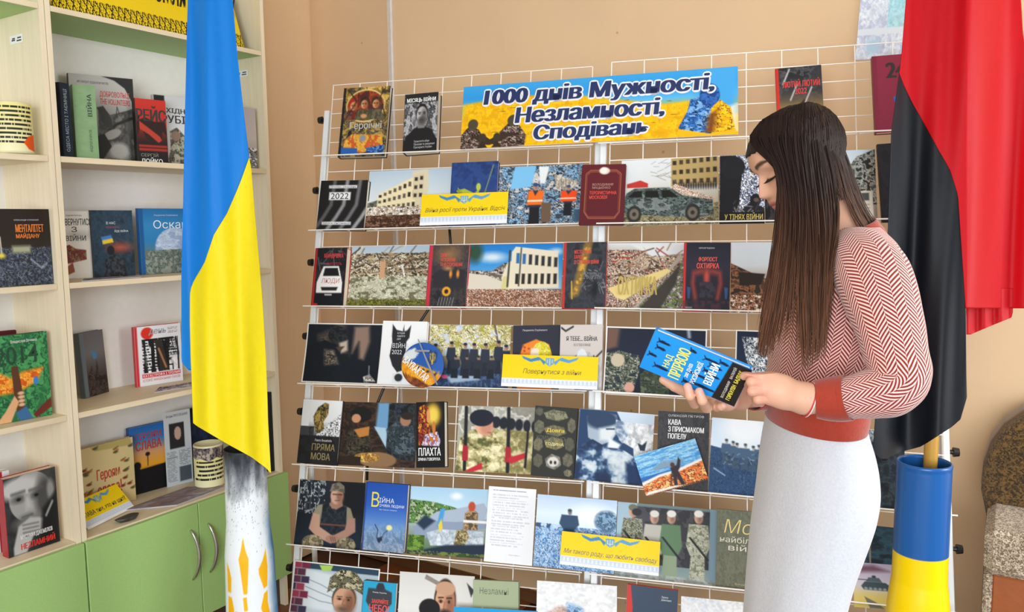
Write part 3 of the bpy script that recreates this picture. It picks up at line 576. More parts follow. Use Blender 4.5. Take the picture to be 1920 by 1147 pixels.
def a_group(c):
    c.bg('d8dcc0', 'c8c494', 'a8986c', '3c4c68', '344460'); c.reg(0, 0, 1, .5); c.n(['a8a448', 'd8d49c', '7c7434', 'eceae0', 'c8b858', 'c8d4e0'], 14, 12, 3); c.l([.8, .0, .85, .3, .84, .5], .02, '5c5048'); sticks(c, 40, 0, .02, 1, .35, ['8c7c4c', 'e8ecec', '6c6440'], 3, .1, .006)
    c.reg(0, .7, 1, 1); c.n(['2c4468', '3c547c', '4c6488', '283c5c'], 20, 10, 2); c.p([.25, .84, .6, .78, .66, .88, .3, .94], '9cb4c8', soft=.01); c.e(.22, .84, .04, .03, 'd04c74')
    for x, y in ((.08, .32), (.28, .28), (.45, .3), (.56, .3), (.7, .3), (.86, .26), (.95, .32)): c.man(x, y, .52, ('222838', '2c3444'), 'c0987c', '24283a', .26)
    for x in (.34, .48, .78, .62): c.man(x, .5, .36, ('1c2430', '28303e'), 'b08c74', '20242e', .4)
def a_orange(c):
    c.bg('2c2f3e'); c.p([.1, 1, .14, .5, .22, .3, .5, .22, .78, .3, .86, .5, .84, 1], 'e8842c'); r = np.random.RandomState(1)
    for i in range(26): c.e(r.uniform(.16, .8), r.uniform(.3, .8), .022, .016, 'a83c20')
    c.e(.62, .45, .2, .19, 'd8d02c'); c.n(['e0d834', 'c8bc28', 'ece468'], 20, 20); c.p([.4, .36, .55, .36, .6, .75, .44, .78, .42, .62, .36, .56, .38, .45], 'f0dcd0'); c.e(.48, .54, .03, .02, 'c83c2c')
def a_tebe(c):
    c.bg('d0c8c4', 'c8c0bc', 'dcd8d4'); c.p([.05, .6, .3, .72, .35, .5, .5, .4, .7, .42, .9, .6, 1, .5, 1, 1, 0, 1], 'b8b4b2'); c.n(['dcdad8', 'c4c0be', 'a8a4a4'], 6, 6, hard=False)
    for q in ([.02, .05, .12, .1, .3, .03], [.02, .5, .12, .6, .3, .68], [.25, .56, .4, .48, .48, .4], [.52, .42, .62, .5], [.8, .48, .9, .62, .88, .75], [.85, .5, 1, .4]): c.l(q, .03, '2a2c30')
    c.e(.52, .52, .13, .15, 'd4dce4'); c.p([.36, 1, .4, .72, .6, .78, .85, .68, .88, 1], '34346c'); c.e(.16, .78, .1, .07, 'd8e0e8'); c.p([.44, .6, .6, .6, .66, .8, .5, .82], 'e4e8ee')
def a_camo(c):
    c.bg('10182c', '14203a', '101828'); c.p([0, .0, .14, .02, .12, .3, 0, .36], '6c5044', soft=.02); c.p([0, .4, .12, .35, .34, .42, .36, .6, .3, .95, .2, 1, 0, 1], '3c4438'); c.n(['2c3830', '6c7060', '1c2830', 'a8a898', '4c5448', '24303c'], 14, 14, 3); c.e(.13, .5, .07, .1, 'c0b49c')
    c.p([.38, 1, .36, .7, .5, .5, .52, .2, .64, .1, .78, .14, .86, .3, .84, .6, .96, .8, .95, 1], '34402c'); c.n(['2c3828', '44503c', '1c2c30', '5c6450'], 8, 12, 3); c.e(.68, .3, .13, .17, '10161c'); c.e(.67, .3, .09, .14, 'c89080'); c.e(.7, .4, .07, .07, '8c5c50', soft=.02); c.l([.6, .26, .66, .27], .012, '2c1c18')
    c.l([.5, .5, .66, .9], .012, '7c8468'); c.p([.62, .6, .78, .5, .82, 1, .66, 1], '141c2c'); c.e(.26, .9, .05, .08, 'c89888'); c.l([.82, .0, .83, .12], .03, 'a8b4c8', soft=.01)
def a_tree(c): c.bg('16223a', '1c2c44', '142038'); c.p([.1, .1, .9, .1, .7, .9, .3, .9], '8c98a4'); c.n(['16223a', 'c8d0d4', '5c6c7c', '20304c', 'e4e8e8'], 26, 26, 3)
def a_pryama(c):
    c.bg('e0e4e6', 'd8dadc', '1c1e22', '18191d'); c.r(0, 0, .2, .42, 'dce0e2'); c.r(0, .42, .34, 1, '2c2e32'); c.n(['2c2e32', '44464a', '1c1e22'], 8, 12, 2, k=.7)
    c.p([.34, .6, .6, .42, 1, .2, 1, .58], 'c4c8c8'); c.n(['eceeee', '3c4044', 'a0a4a8', 'e0e2e4'], 30, 40, 2); c.p([.34, .4, .3, .26, .4, .12, .56, .04, .66, .06, .66, .22, .56, .34, .6, .44, .48, .52, .4, .5], '24221c'); c.n(['24221c', '7c6c3c', '3c3424', 'a88c48'], 16, 16, 3)
    c.r(0, .56, 1, 1, '17181c'); c.n(['17181c', '222428'], 9, 9, 2, k=.7); c.r(0, .44, .22, .56, '3a3c40')
def a_bunker(c):
    c.bg('2a1e1c', '3a2a20', '30241c'); c.n(['241a18', '4c3628', '1c1616', '3a2c20'], 6, 8, 3, hard=False); c.e(.26, .2, .14, .12, '141418'); c.p([.1, .5, .25, .4, .4, .5, .42, .8, .1, .85], '2c2a24'); c.n(['2c2a24', '4c4434', '1c1c1a'], 20, 20); c.e(.2, .26, .06, .07, 'c08c68'); c.p([.18, .44, .38, .38, .38, .52, .26, .56], 'b87c3c')
    c.p([.48, 0, .62, 0, .72, .05, .68, .3, .64, .62, .46, .42], '6c9cc4', soft=.01); c.p([.44, .38, .6, .4, .62, .72], 'a8c8dc'); c.p([.62, .02, .95, .0, .98, .9, .62, .85], '1e2428'); c.n(['1e2428', '343c3c', '2c3448', '141a1e'], 12, 12, 3)
    c.p([.6, .42, .74, .28, .95, .36, 1, .8, .7, .8], '28363c'); c.n(['28363c', '3c4c54', '182428', '54606a'], 20, 20, 2); c.e(.84, .27, .07, .09, 'a87c64'); c.e(.86, .2, .08, .06, '2c241e'); c.e(.52, .9, .24, .12, '8c6c4c'); c.e(.38, .87, .16, .07, 'c89848'); c.n(['c89848', '8c6430', 'e0b868'], 16, 10); c.reg(0, .86, .3, 1); c.mix(c.m, '2a1e18')
def a_plahta(c):
    c.bg('0c0c10'); c.e(.58, .2, .26, .17, 'c89c28', soft=.08); c.e(.6, .2, .2, .13, 'e8cc54', soft=.05); c.p([.1, .08, .3, .04, .44, .1, .46, .3, .52, .45, .4, .66, .08, .66, .06, .3], '6c1c14'); c.n(['8c2818', '4c1410', 'c04c20', '2c1410', 'd88c30'], 14, 14, 3)
    c.p([.36, .14, .48, .12, .5, .24, .46, .34, .38, .3], 'd89858'); c.p([.3, .5, .75, .46, .85, .6, .8, .68, .2, .66], '9c8cb0'); c.n(['b8a8c8', 'e8e0e8', '5c4c8c', 'c8742c'], 14, 14); c.e(.62, .4, .06, .1, 'c87838')
def a_guard(c):
    c.bg('b4b4a8', 'c8c8bc', '8c9c54', '6c7c34'); c.n(['a8a8a0', 'd0d0c8', '8c8c80'], 8, 6, 2, k=.8)
    for i in range(6): x = .5 + i * .1; c.p([x - .12, 1, x - .1, .42, x, .32, x + .1, .42, x + .12, 1], 'b4ac7c'); c.n(['7c7448', '8c8454', 'a49c68', 'c8c090', 'd8d0a8'], 14, 14, 3, hard=False); c.e(x, .24 + .01 * i, .062 - i * .004, .09, '1c202c')
    c.p([.0, 1, .04, .5, .2, .36, .48, .4, .62, .62, .58, 1], 'c4bc8c'); c.n(['5c6038', '948c5c', 'aca474', 'd0c898', 'e8e0b8'], 10, 11, 3); c.e(.34, .27, .12, .17, 'e0ac90'); c.e(.38, .33, .08, .12, 'c88c74', soft=.02); c.e(.31, .18, .16, .13, '1a2030'); c.l([.36, .27, .42, .26], .012, '33241c'); c.l([.4, .4, .44, .4], .012, 'a05044')
    for x, a in ((.1, 0), (.66, .0)): c.l([x, .02, x + .02, .98], .045, '1c1e22'); c.p([x - .02, .6, x + .05, .62, x + .06, .84, x - .02, .84], 'a82430')
    c.p([.12, 1, .34, .86, .36, .95, .2, 1.02], 'c02838'); c.p([.66, .78, .9, .68, .92, .75, .72, .86], 'c02838'); c.l([.92, .3, .9, .9], .03, '1c1e24')
def a_dovga(c):
    c.bg('2e302c', '2a2c28')
    for x, y, rx, ry, cc in ((.5, .12, .3, .08, '8c8c70'), (.5, .34, .28, .08, '7c7858'), (.5, .52, .25, .09, '8c8454'), (.12, .3, .13, .1, '6c6c58'), (.12, .55, .12, .1, '747058'), (.88, .25, .1, .11, '74705c'), (.86, .52, .12, .1, '5c5c50'), (.5, .78, .2, .11, '8c8c84'), (.14, .78, .12, .1, '5c5c4c'), (.84, .74, .13, .1, '706c58'), (.86, .92, .1, .05, '8c8868'), (.1, .08, .1, .06, '5c5c50')):
        a = np.linspace(0, 2 * math.pi, 7)[:-1] + .3; c.p(np.stack([x + rx * np.cos(a), y + ry * np.sin(a)], 1), cc); c.n([cc, '4c4c40', cc], 14, 14, 2, k=.6)
    c.e(.5, .78, .13, .07, 'd8d4cc'); [c.e(q, .79, .03, .025, '24241f') for q in (.45, .55)]
def a_think(c):
    c.bg('c8d8e8', 'b8c8d8', 'd0d8dc', 'a8b8c8'); c.reg(.55, .15, 1, .6); c.n(['b0b4b8', 'd0d4d8', 'e0e4e8'], 20, 12, 2); c.p([0, 0, .5, 0, .6, .2, .55, .4, .75, .5, .8, 1, 0, 1], '1c3c64')
    c.p([.1, .1, .3, .0, .5, .05, .54, .22, .46, .42, .3, .5, .14, .4], 'a0b0c0'); c.e(.3, .13, .22, .14, '243c5c', soft=.02); c.p([.28, .26, .48, .2, .5, .32, .42, .42, .3, .42], 'd4dce0', soft=.02); c.l([.38, .26, .48, .25], .02, '1c2c48'); c.p([.42, .38, .58, .46, .52, .6, .4, .55], 'e0e4e8', soft=.01)
    c.p([.5, .12, .62, .14, .68, .3, .6, .44, .5, .3], 'd0d8e0'); c.n(['5c7494', 'b8c4d0', 'e8ecf0'], 9, 9, hard=False); c.p([.0, .56, .2, .42, .4, .52, .6, .52, .84, .66, .86, 1, 0, 1], '2c4c74'); c.n(['14284c', '1c3458', '3c5c84', 'a8bccc', 'd8e0e6'], 5, 5, 3, hard=False); c.p([.66, .7, .7, 1, .95, 1, .9, .75], '14305c', soft=.02); c.p([.8, .42, .86, .44, .92, .38, .9, .52, .84, .52], '1c2c40')
def a_kava(c): c.bg('38383c', '303034', '2a2a2e'); c.n(['38383c', '424246', '2c2c30'], 20, 20, 3, k=.7)
def a_ship(c):
    c.bg('7cb8dc', 'a8d0e4', '3c8cd0', '1c64b4', 'd86c28', 'c85020'); c.n(['a8d4ec', '5ca4d8', '8cc4e4', '3484c8'], 5, 26, 3, m=(c.Y < .55) * 1., k=.7); c.p([.2, .42, .32, .36, .4, .3, .5, .33, .7, .36, .75, .42, .62, .46, .3, .47], '7c98ac'); c.l([.48, .15, .48, .36], .015, '8ca8bc'); c.l([.4, .22, .4, .34], .012, '8ca8bc')
    c.p([0, .68, .3, .62, .5, .6, .8, .56, 1, .5, 1, 1, 0, 1], 'd8642c'); c.n(['d8642c', 'f09440', 'a83c18', '6c2c18', 'f4c478'], 24, 24, 3); c.p([0, .66, .3, .58, .55, .58, 1, .48, 1, .54, .6, .64, .3, .64, 0, .74], 'e8e0d8'); c.p([.49, .5, .6, .48, .66, .3, .68, .4, .64, .55, .6, .62, .64, .95, .58, .95, .55, .75, .52, .95, .47, .95, .5, .65], '2a2028'); c.e(.54, .45, .035, .06, '4c2c24')
    c.l([.42, .9, .5, .6], .015, '1c181c'); [c.r(i / 30, .965, i / 30 + .018, 1, '1c1c20') for i in range(30)]; c.p([.05, .9, .5, .93, .6, .97, 0, .97], 'f0e8e0')
def a_squad(c):
    c.bg('c8dcf0', 'd8e8f4', 'b8cce0'); c.e(.6, .1, .4, .25, 'eef4fa', soft=.1); c.p([0, .38, .3, .42, 1, .44, 1, 1, 0, 1], '2c4c74'); c.n(['24446c', '34547c', '1c3458', '3c6088'], 26, 20, 3, hard=False)
    for x, y in ((.28, .28), (.4, .3), (.47, .32), (.62, .32), (.76, .34), (.86, .32)): c.man(x, y, .34, ('3c546c', '44607c'), 'c8c0b8', '34444c', .36)
    sticks(c, 50, .2, .45, 1, .62, ['1c2c40', '8ca4bc', '24344c'], 4, .06, .006); c.l([.08, .68, .28, .76], .02, '8ca8c4')
def a_seated(c):
    c.bg('1e2430', '141a24', '182838'); r = np.random.RandomState(2); [c.l([x, 0, x + .01, .5], .02, 'd4dce0') for x in (.12, .18, .3)]; c.reg(0, 0, .4, .5); c.n(['1e2430', '141a24', 'b8c4c8', '20242c'], 24, 10, 2, k=.8); c.r(.55, 0, 1, .5, '12141a', soft=.02)
    c.p([.24, .5, .3, .38, .44, .34, .66, .34, .8, .4, .86, .56, .8, .76, .3, .76], '8c8470'); c.p([.38, .36, .46, .33, .52, .42, .6, .42, .66, .33, .74, .38, .76, .8, .36, .8], '1c222c'); c.n(['1c222c', '2c343e', '141a22'], 12, 12, k=.8); c.l([.38, .66, .74, .66], .025, '6c4438')
    c.p([.24, .5, .34, .52, .36, .7, .6, .84, .56, .94, .34, .86, .2, .74], 'b8907c'); c.p([.78, .54, .88, .54, .9, .74, .72, .88, .56, .92, .54, .84, .74, .72], 'a88070'); c.e(.57, .87, .1, .06, 'a07868'); [c.l([.54 + i * .03, .84, .56 + i * .03, .9], .008, '5c3c34') for i in range(3)]
    c.p([.5, .28, .66, .28, .68, .37, .58, .43, .48, .37], '9c7464'); c.e(.58, .22, .095, .13, 'c49c88'); c.e(.63, .24, .05, .1, '8c6454', soft=.02); c.p([.47, .16, .5, .05, .6, .01, .68, .07, .69, .17, .58, .14], '6c665c'); c.n(['7c766a', '5c564c'], 20, 20, 2)
    [c.l([x - .03, .2, x + .03, .2], .014, '3c2820') for x in (.55, .625)]; c.l([.58, .2, .6, .25], .008, '7c5444'); c.l([.56, .295, .62, .29], .01, '6c3c34')
    c.e(.28, .95, .16, .12, '7c7058'); c.n(['7c7058', '4c4838', 'a09478'], 20, 20); c.e(.78, .95, .14, .12, '6c6450'); c.n(['7c7058', '4c4838', 'a09478'], 20, 20)
def a_viina(c):
    c.bg('1c4ca8', '2c5cb8', '6c98d0', '8c9cb0'); c.n(['6c84a4', 'a8b4c4', '8494ac', '54708c'], 12, 12, 3, m=np.clip((c.Y - .55) * 4, 0, 1) * .6); c.l([.28, .62, .36, .7, .34, .8, .42, .88], .018, '24304a'); c.l([.42, .86, .5, .74, .6, .68], .014, '34405a'); c.e(.62, .65, .07, .04, 'e8e4a0'); c.p([.34, .82, .46, .78, .48, .84, .38, .88], '24304a'); c.r(0, 0, .03, 1, '183c88')
def a_tankflag(c):
    c.bg('a8d0ec', 'c4e0f0', '8c9c94', '4c6c44'); c.e(.6, .12, .07, .05, 'eef4f8', soft=.02); c.p([0, .2, .3, .22, .55, .28, .66, .32, .5, .5, 0, .55], '4c7c34'); c.n(['4c7c34', '6c9c48', '2c4c24', 'a8b894'], 20, 16, 3); c.p([.35, .36, .55, .32, .95, .2, 1, .3, .96, .46, .7, .62, .1, .75, .1, .62], 'a8b8cc')
    c.p([.05, .6, .3, .5, .6, .5, 1, .44, 1, .56, .6, .7, .1, .78], '8c9cb4'); c.p([.1, .55, .2, .42, .34, .5, .2, .64], '24344c', soft=.01); c.p([.24, .68, .4, .62, .96, .62, .96, .82, .3, .86], 'c8d4e0'); c.n(['d4dce6', 'a8b8c8', 'c0ccd8'], 10, 8); c.p([.4, .32, .46, .3, .42, .62, .36, .58], '4c9cd8'); c.p([.42, .46, .44, .6, .4, .66, .38, .56], 'e8d040')
    c.p([.7, .6, .72, .36, .8, .28, .88, .36, .88, .6], '8c6c4c'); c.n(['8c6c4c', 'b89c74', '5c4c34'], 24, 24); c.e(.8, .26, .045, .07, 'c04c30'); c.r(.7, .46, 1, .5, 'f0f0f0'); c.p([.62, .62, .74, .6, .78, .7, .66, 1, .58, .98], '8c7c54'); c.n(['8c7c54', '5c5438', 'b8a878'], 24, 24); rubble(c, 0, .72, .22, 1, ['4c7024', '34501c', '6c9438']); c.p([.1, .96, .5, .84, 1, .8, 1, 1, 0, 1], '1c2c40', soft=.01); rubble(c, .0, .94, 1, 1, ['34501c', '24304a', '6c7c34'])
def a_poem(c): c.bg('eceff4'); [c.lines(.1, y, .9, y + .17, 5, 'b8bcc8', int(y * 100), .8, .6) for y in (.1, .27, .45, .63)]; c.lines(.1, .04, .8, .07, 1, '60646c', 4, .9, .8); c.lines(.5, .88, .8, .91, 1, 'a0a4b0', 5, .9, .7)
def a_field(c): c.bg('b8d0ec', 'd8e8f8', 'c8dcf0', '8cb0d8', '6c98cc'); c.e(.7, .25, .2, .12, 'f4f8fc', soft=.1); c.reg(0, .42, 1, 1); c.n(['4c7cb4', '8cb4dc', 'c8dcf0', '34649c', 'a8c8e8'], 40, 30, 3); c.reg(0, .4, .3, .46); c.n(['34547c', 'b8d0e8']); c.e(.88, .3, .14, .14, '4c7090', soft=.02); c.n(['4c7090', '34546c', '8cb0cc'], 26, 26, k=.8); c.man(.42, .18, .45, ('24405c', '2c4866'), '8c8c90', '34404c', .5)
def a_four(c):
    c.bg('6c8084', '5c7478', '8ca0a0'); c.r(0, 0, .2, 1, '9cb8c8'); c.r(.16, .04, .95, .8, '34343a'); c.n(['34343a', '24242a', '4c4c54'], 8, 6, k=.6); c.r(.72, .2, .9, .8, '2a2e34'); c.r(.93, 0, 1, 1, '7c98a8')
    for x, y, cs, ht in ((.16, .04, ('6c705c', 'a8a898', '50543c'), '6c6c5c'), (.38, .1, ('a8a898', 'b8b4ac'), 'd8d4cc'), (.55, .08, ('8c9c80', '5c7c5c'), 'e0e0dc'), (.82, .05, ('a8ac98', 'c0c0b0', '7c8068'), 'e4e4e0')): c.man(x, y, 1.0, cs, 'c89c84', ht, .26); c.l([x - .08, y + .35, x + .1, y + .62], .022, '1c1e22')
    c.e(.2, .12, .05, .05, '24242a'); c.reg(0, .93, 1, 1); c.n(['a8b0ac', '8c9490'])
def a_olive(c): c.bg('6c705c', '64685a', '6a6854'); c.n(['6c705c', '5c6050', '747862'], 12, 12, 3, k=.6)
def a_helm(c):
    c.bg('a8b8c4', 'c8d0d4', 'b0bcc4'); c.p([.1, .1, .5, .16, .6, .4, .5, .7, .14, .66], 'd4dce0', soft=.02); [c.l([.16, .25 + i * .12, .34, .32 + i * .12, .52, .42 + i * .08], .012, '8494a0') for i in range(3)]; c.r(.1, .0, 1, .1, '2c4458'); c.p([.3, .03, .46, .02, .44, .1, .34, .12], 'a8d060')
    for j in range(9):
        for i in range(2): c.r(.0 + i * .1 - (j % 2) * .05, j * .11, .095 + i * .1 - (j % 2) * .05, j * .11 + .1, ['a03c54', '7c2c44', '5c3448', '3c3450'][(i + j) % 4])
    c.p([.3, 1, .36, .82, .5, .74, .8, .76, .92, .85, 1, 1], '5c5c48'); c.n(['5c5c48', '8c8c74', '34342c', 'a8a48c'], 20, 20); c.face(.62, .52, .125, .2, 'd0a080', '8c5c44', '4c4438'); c.e(.62, .64, .07, .05, '6c5444', soft=.03); c.p([.42, .42, .44, .2, .56, .06, .72, .08, .84, .24, .86, .42, .74, .34, .5, .34], '6c6850'); c.n(['6c6850', '3c3c2c', '9c9474', '24241c', 'c8bc98'], 14, 14, 3)
def a_nebo(c): c.bg('2ca4cc', '34acd4'); c.p([.15, .12, .38, .12, .45, .02, .6, .02, .68, .12, .88, .16, .9, .35, .7, .5, .9, .9, .9, 1, .1, 1, .2, .85, .35, .55, .1, .35], '3c4048', soft=.005); c.e(.52, .09, .12, .07, '34383f')
def a_couple(c):
    c.bg('d8d8d4', 'e4e4e0', 'c8c8c4'); c.p([.36, .02, .7, .2, .72, .26, .34, .08], '5c4c40'); c.n(['c8ccd0', 'e0e2e4'], 6, 6, k=.4); c.face(.62, .42, .13, .3, 'd8a484', '9c6854', '3c2c24'); c.e(.62, .2, .13, .1, 'c89c80'); c.e(.62, .62, .11, .12, '2a2220', soft=.02)
    c.p([.25, 1, .3, .6, .4, .4, .52, .42, .56, .7, .56, 1], '1c1a20'); c.face(.46, .72, .1, .22, 'e8b498', 'b07864', '1c1a20'); c.e(.42, .5, .14, .14, '1a181e'); c.p([.7, .6, .9, .5, 1, .8, 1, 1, .66, 1], '8c8c74'); c.n(['8c8c74', '5c5c48', 'b8b498'], 18, 18); c.l([.86, .5, .7, .9], .03, '1c1e24'); c.p([.9, .1, 1, .2, .96, .3], '34383f')
def a_nezl(c): c.bg('a8b494', 'a0ac8c'); sticks(c, 26, .4, .5, .8, .9, ['c8b884', '8c946c'], 3, .16, .012); c.l([.2, .4, .26, .5], .02, 'e0e4d4')
def a_white(c): c.bg('eef0f2'); c.n(['eef0f2', 'e0e4e8', 'f6f6f6'], 6, 6, k=.6); c.p([.1, .5, .3, .35, .5, .4, .6, .6, .5, 1, .05, 1], 'c8a898', soft=.04); c.n(['c8a898', 'e0ccc0', '8c7068'], 14, 14, k=.8); c.p([.4, .3, .56, .35, .6, .9, .44, .9], '7cb0dc', soft=.04); c.n(['7cb0dc', 'b8d4ec', '345c8c'], 20, 20, k=.8)
def a_red7(c): c.bg('3c4c60', '34445a'); c.p([0, 0, .06, 0, .12, .3, .08, 1, 0, 1], 'c83c34'); c.r(.68, .38, 1, 1, 'e8ecf0')
def a_night(c): c.bg('3c4c54', '1c242c', '14181e'); c.n(['1c242c', '34424a', '141a20'], 8, 10, 3, hard=False); c.p([.45, .3, .55, .22, .62, .35, .6, .7, .5, .72], '0e1014'); c.p([.3, 0, .8, 0, .7, .12, .4, .14], 'c8d0d8', soft=.03); c.n(['c8d0d8', '3c444c', '8c98a0'], 20, 14, k=.8)
def a_teal(c): c.bg('1c3444', '24404c', '1a2c38'); c.n(['1c3444', '2c4c58', '141f2a'], 5, 8, 3, hard=False); c.l([.55, .0, .56, 1], .02, '8c7c70')
def a_tank(c):
    c.bg('a8a0b8', 'b8b0c8', 'c8c4cc', 'd0bc6c', 'c8b860'); c.p([.05, .08, .4, .04, .7, .16, .1, .22], '6c4c5c', soft=.04); c.p([.15, .52, .22, .42, .62, .42, .72, .5, .74, .6, .2, .6], '3c4c54'); c.p([.24, .42, .3, .32, .5, .32, .56, .42], '4c5c64'); c.l([.02, .38, .3, .38], .02, '3c4850'); [c.e(.24 + i * .09, .57, .035, .03, '8c949c') for i in range(5)]; c.e(.4, .3, .04, .03, '2c3c44'); c.p([.2, .75, .4, .85, .6, 1, .3, 1, .24, .85], '6c6c60')
# bookcase pictures
def a_vol(c):
    c.bg('b4b4b0', 'bcbcb8', '8c8c88', '4c4c4a', '3c3c3a'); c.p([.5, 0, 1, 0, 1, .32, .86, .12, .7, .04], '2a2a2a'); c.p([.42, .4, .5, .34, .6, .44, .86, .38, 1, .34, 1, 1, .4, 1], '5c5c5a'); c.n(['5c5c5a', '3c3c3a', '7c7c78'], 8, 8, 3, hard=False); c.l([.42, .72, .7, .54, .95, .46], .035, '2a2a28')
    c.p([.4, .36, .5, .34, .62, .48, .64, .6, .5, .56], '3c3c3a'); c.e(.62, .66, .16, .05, '9c9c98', rot=-25); c.e(.72, .85, .16, .1, 'a8a8a4', soft=.02); c.p([.3, .7, .5, .66, .6, .8, .4, 1, .3, 1], '24241f'); c.l([.7, .44, .72, .34, .76, .44], .012, '3a3a3a')
def a_reys(c): c.bg('c83024', 'b82c20', '241414', '141214'); c.p([0, .34, .3, .28, .6, .34, .95, .32, 1, .55, .85, .48, .8, .66, .6, .66, .3, .6, .14, .42, 0, .6], '2a1614'); c.p([.1, .34, .4, .44, .75, .56, .82, .62, .7, .66, .4, .54, .1, .46], 'b83c2c'); c.r(.05, .7, .98, .79, 'a82c24'); c.r(.05, .735, .98, .75, '1c1214')
def a_rub(c): c.bg('c8ccd0', 'd4d8dc', 'b8bcc0'); c.p([.3, .5, .45, .44, .6, .55, .62, .8, .8, .9, .9, 1, .2, 1, .3, .75], '5c5c50'); c.n(['5c5c50', '34342c', '8c8c7c', 'a8a898'], 18, 24); c.r(.0, 0, .22, .14, '1c1c1c'); c.e(.42, .56, .1, .07, '8c7464')
def a_gr(c): c.bg('b8b0b4', 'c8c0bc', '9c9498'); c.r(.6, .7, 1, 1, '3c3c44'); c.reg(.4, .66, 1, 1); c.n(['e0e0e0', '44444c', '8c8c90'], 6, 26)
def a_pov(c): c.bg('e4e0d8', 'dcd8d0'); c.p([.2, .52, .34, .5, .5, .56, .76, .58, .76, .72, .4, .76, .2, .78], '5c3428'); c.n(['5c3428', 'a8342c', '3c3028', '8c6c4c'], 20, 20); c.p([.2, .84, .4, .76, .44, .9, .2, .96], '8c4c34'); c.e(.6, .36, .3, .05, 'b8b4ac', soft=.04)
def a_nas(c): c.bg('1c3448', '243c50', '1a2430', '141a24'); c.n(['1c3448', '2c4c60', '142430'], 6, 8, 3, k=.7, hard=False); c.e(.65, .56, .22, .06, 'b8543c', soft=.06); c.p([.2, .4, .45, .37, .48, .44, .24, .47], '3c7cc8'); c.p([.23, .45, .48, .42, .5, .48, .24, .51], 'e8c430'); c.e(.42, .6, .09, .07, '14161c'); c.p([.2, 1, .28, .74, .5, .66, .72, .76, .8, 1], '14171e'); c.n(['14171e', '2c343c', '5c646c'], 20, 24, k=.5)
def a_osk(c): c.bg('2470b0', '3488c4', '2c80bc', '6c7c78', '5c6c64'); c.e(.72, .6, .42, .3, 'b4c8e4'); c.n(['a8bcdc', 'c8d8ec', '8ca4cc'], 6, 18, k=.7); c.reg(0, .63, 1, 1); c.n(['6c7c78', '4c5c54', '8c948c'], 20, 20); c.r(0, 0, .08, 1, '1c5c98')
def a_ment(c): c.bg('2a201c', '2c241e', '34302a', '2c303c'); c.reg(0, .5, 1, 1); c.n(['2c303c', '4c5468', '1c1e24', '6c7484', '34383c'], 18, 18, 3); c.l([.1, .36, .11, .6], .02, 'd8d4c0'); c.r(.3, .48, .62, .57, 'a8ac8c', soft=.02); c.e(.1, .6, .07, .03, 'e8d84c', soft=.01); c.l([.62, .66, .8, .78, .9, .72], .02, 'a8b8cc', soft=.01); sticks(c, 20, 0, .65, 1, .95, ['8c94a8', '5c6474'], 3, .1, .008)
def a_2014(c): c.bg('2c6c44', '348050', '3c8c4c'); c.n(['2c6c44', '3c8c50', '24583c', '4c9c5c'], 7, 9, 3); c.p([0, .55, .2, .4, .4, .5, .6, .44, .9, .42, .8, .56, .5, .66, .2, .66], 'f09428', soft=.02); c.n(['f09428', 'f8b84c', 'd8601c'], 12, 14); c.p([.42, .36, .52, .36, .6, .9, .7, 1, .5, 1, .44, .8], '5c3c28'); c.p([.44, .9, .6, .84, .7, 1, .5, 1], '3c6c9c'); c.p([.3, .86, .44, .7, .5, .78, .36, 1, .14, 1], 'e0ac80'); [c.e(.54, .68 + i * .045, .05, .02, 'e0b48c') for i in range(4)]; c.e(.78, .56, .04, .05, '3c84c8'); c.p([.7, .95, 1, .78, 1, .9, .75, 1], '6c2c24')
def a_grey(c): c.bg('6c6c72', '747478', '4c4444', '3c3434'); c.p([.1, .78, .3, .6, .4, .52, .5, .72, .62, .44, .66, .7, .95, .72, 1, 1, .05, 1], '3c3230'); c.n(['3c3230', '544844', '2c2626'], 12, 16); c.p([.4, .3, .62, .32, .66, .42, .5, .44], '4c84b4'); c.r(0, 0, .16, 1, '6c7884')
def a_den(c): c.bg('e8e8ec', 'e4e4e8'); c.r(0, 0, .06, 1, 'c83038'); c.e(.27, .12, .13, .1, 'd83020'); c.reg(.14, .22, .95, .78); c.n(['e8e8ec', '1c1c20'], 26, 2, 1); c.lines(.14, .22, .95, .78, 11, '1a1a1e', 3, .8); c.p([.4, .24, .56, .24, .66, .6, .72, .78, .5, .78, .5, .5], '34302a'); c.l([.5, .4, .64, .72], .04, 'b07858'); c.r(.12, .8, .95, .865, 'd02c34'); c.reg(.72, .06, .94, .15); c.lines(.72, .05, .94, .16, 4, '8c8c94', 4, .9)
def a_hs1(c):
    c.bg('d8c490', 'd4c08a'); r = np.random.RandomState(6); c.p([.2, 0, .95, 0, .98, .12, .3, .08], 'b8a868')
    for i in range(46):
        x, y = r.uniform(.04, .96), r.uniform(.04, .96)
        if .2 < x < .74 and .32 < y < .82: continue
        k = r.randint(4); c.e(x, y, .045, .02, ['5c5c44', '8c2c20', '6c5c2c', 'c87c34'][k]); c.l([x - .04, y, x + .05, y - .03], .012, '4c4830')
def a_hs2(c): c.bg('2468b4', '3c7cc0', 'd8a070', 'e8a428', '1c1c22', '16161a'); c.p([0, .6, .15, .52, .25, .64, 1, .62, 1, 1, 0, 1], '17171c'); c.e(.17, .58, .1, .06, '17171c'); c.l([.45, .6, .46, .45], .02, '17171c'); c.e(.46, .43, .06, .03, '17171c')
def a_news(c): c.bg('c8ccd0', 'bcc4cc'); c.r(.18, .16, .75, .5, '2a2a2e'); c.e(.5, .3, .13, .09, 'c0a090'); c.lines(.05, .54, .45, .95, 22, '6c7078', 3, .8, .7); c.lines(.5, .54, .95, .75, 12, '5c6068', 4, .8, .7); c.r(.5, .76, .95, .96, '4c5460')
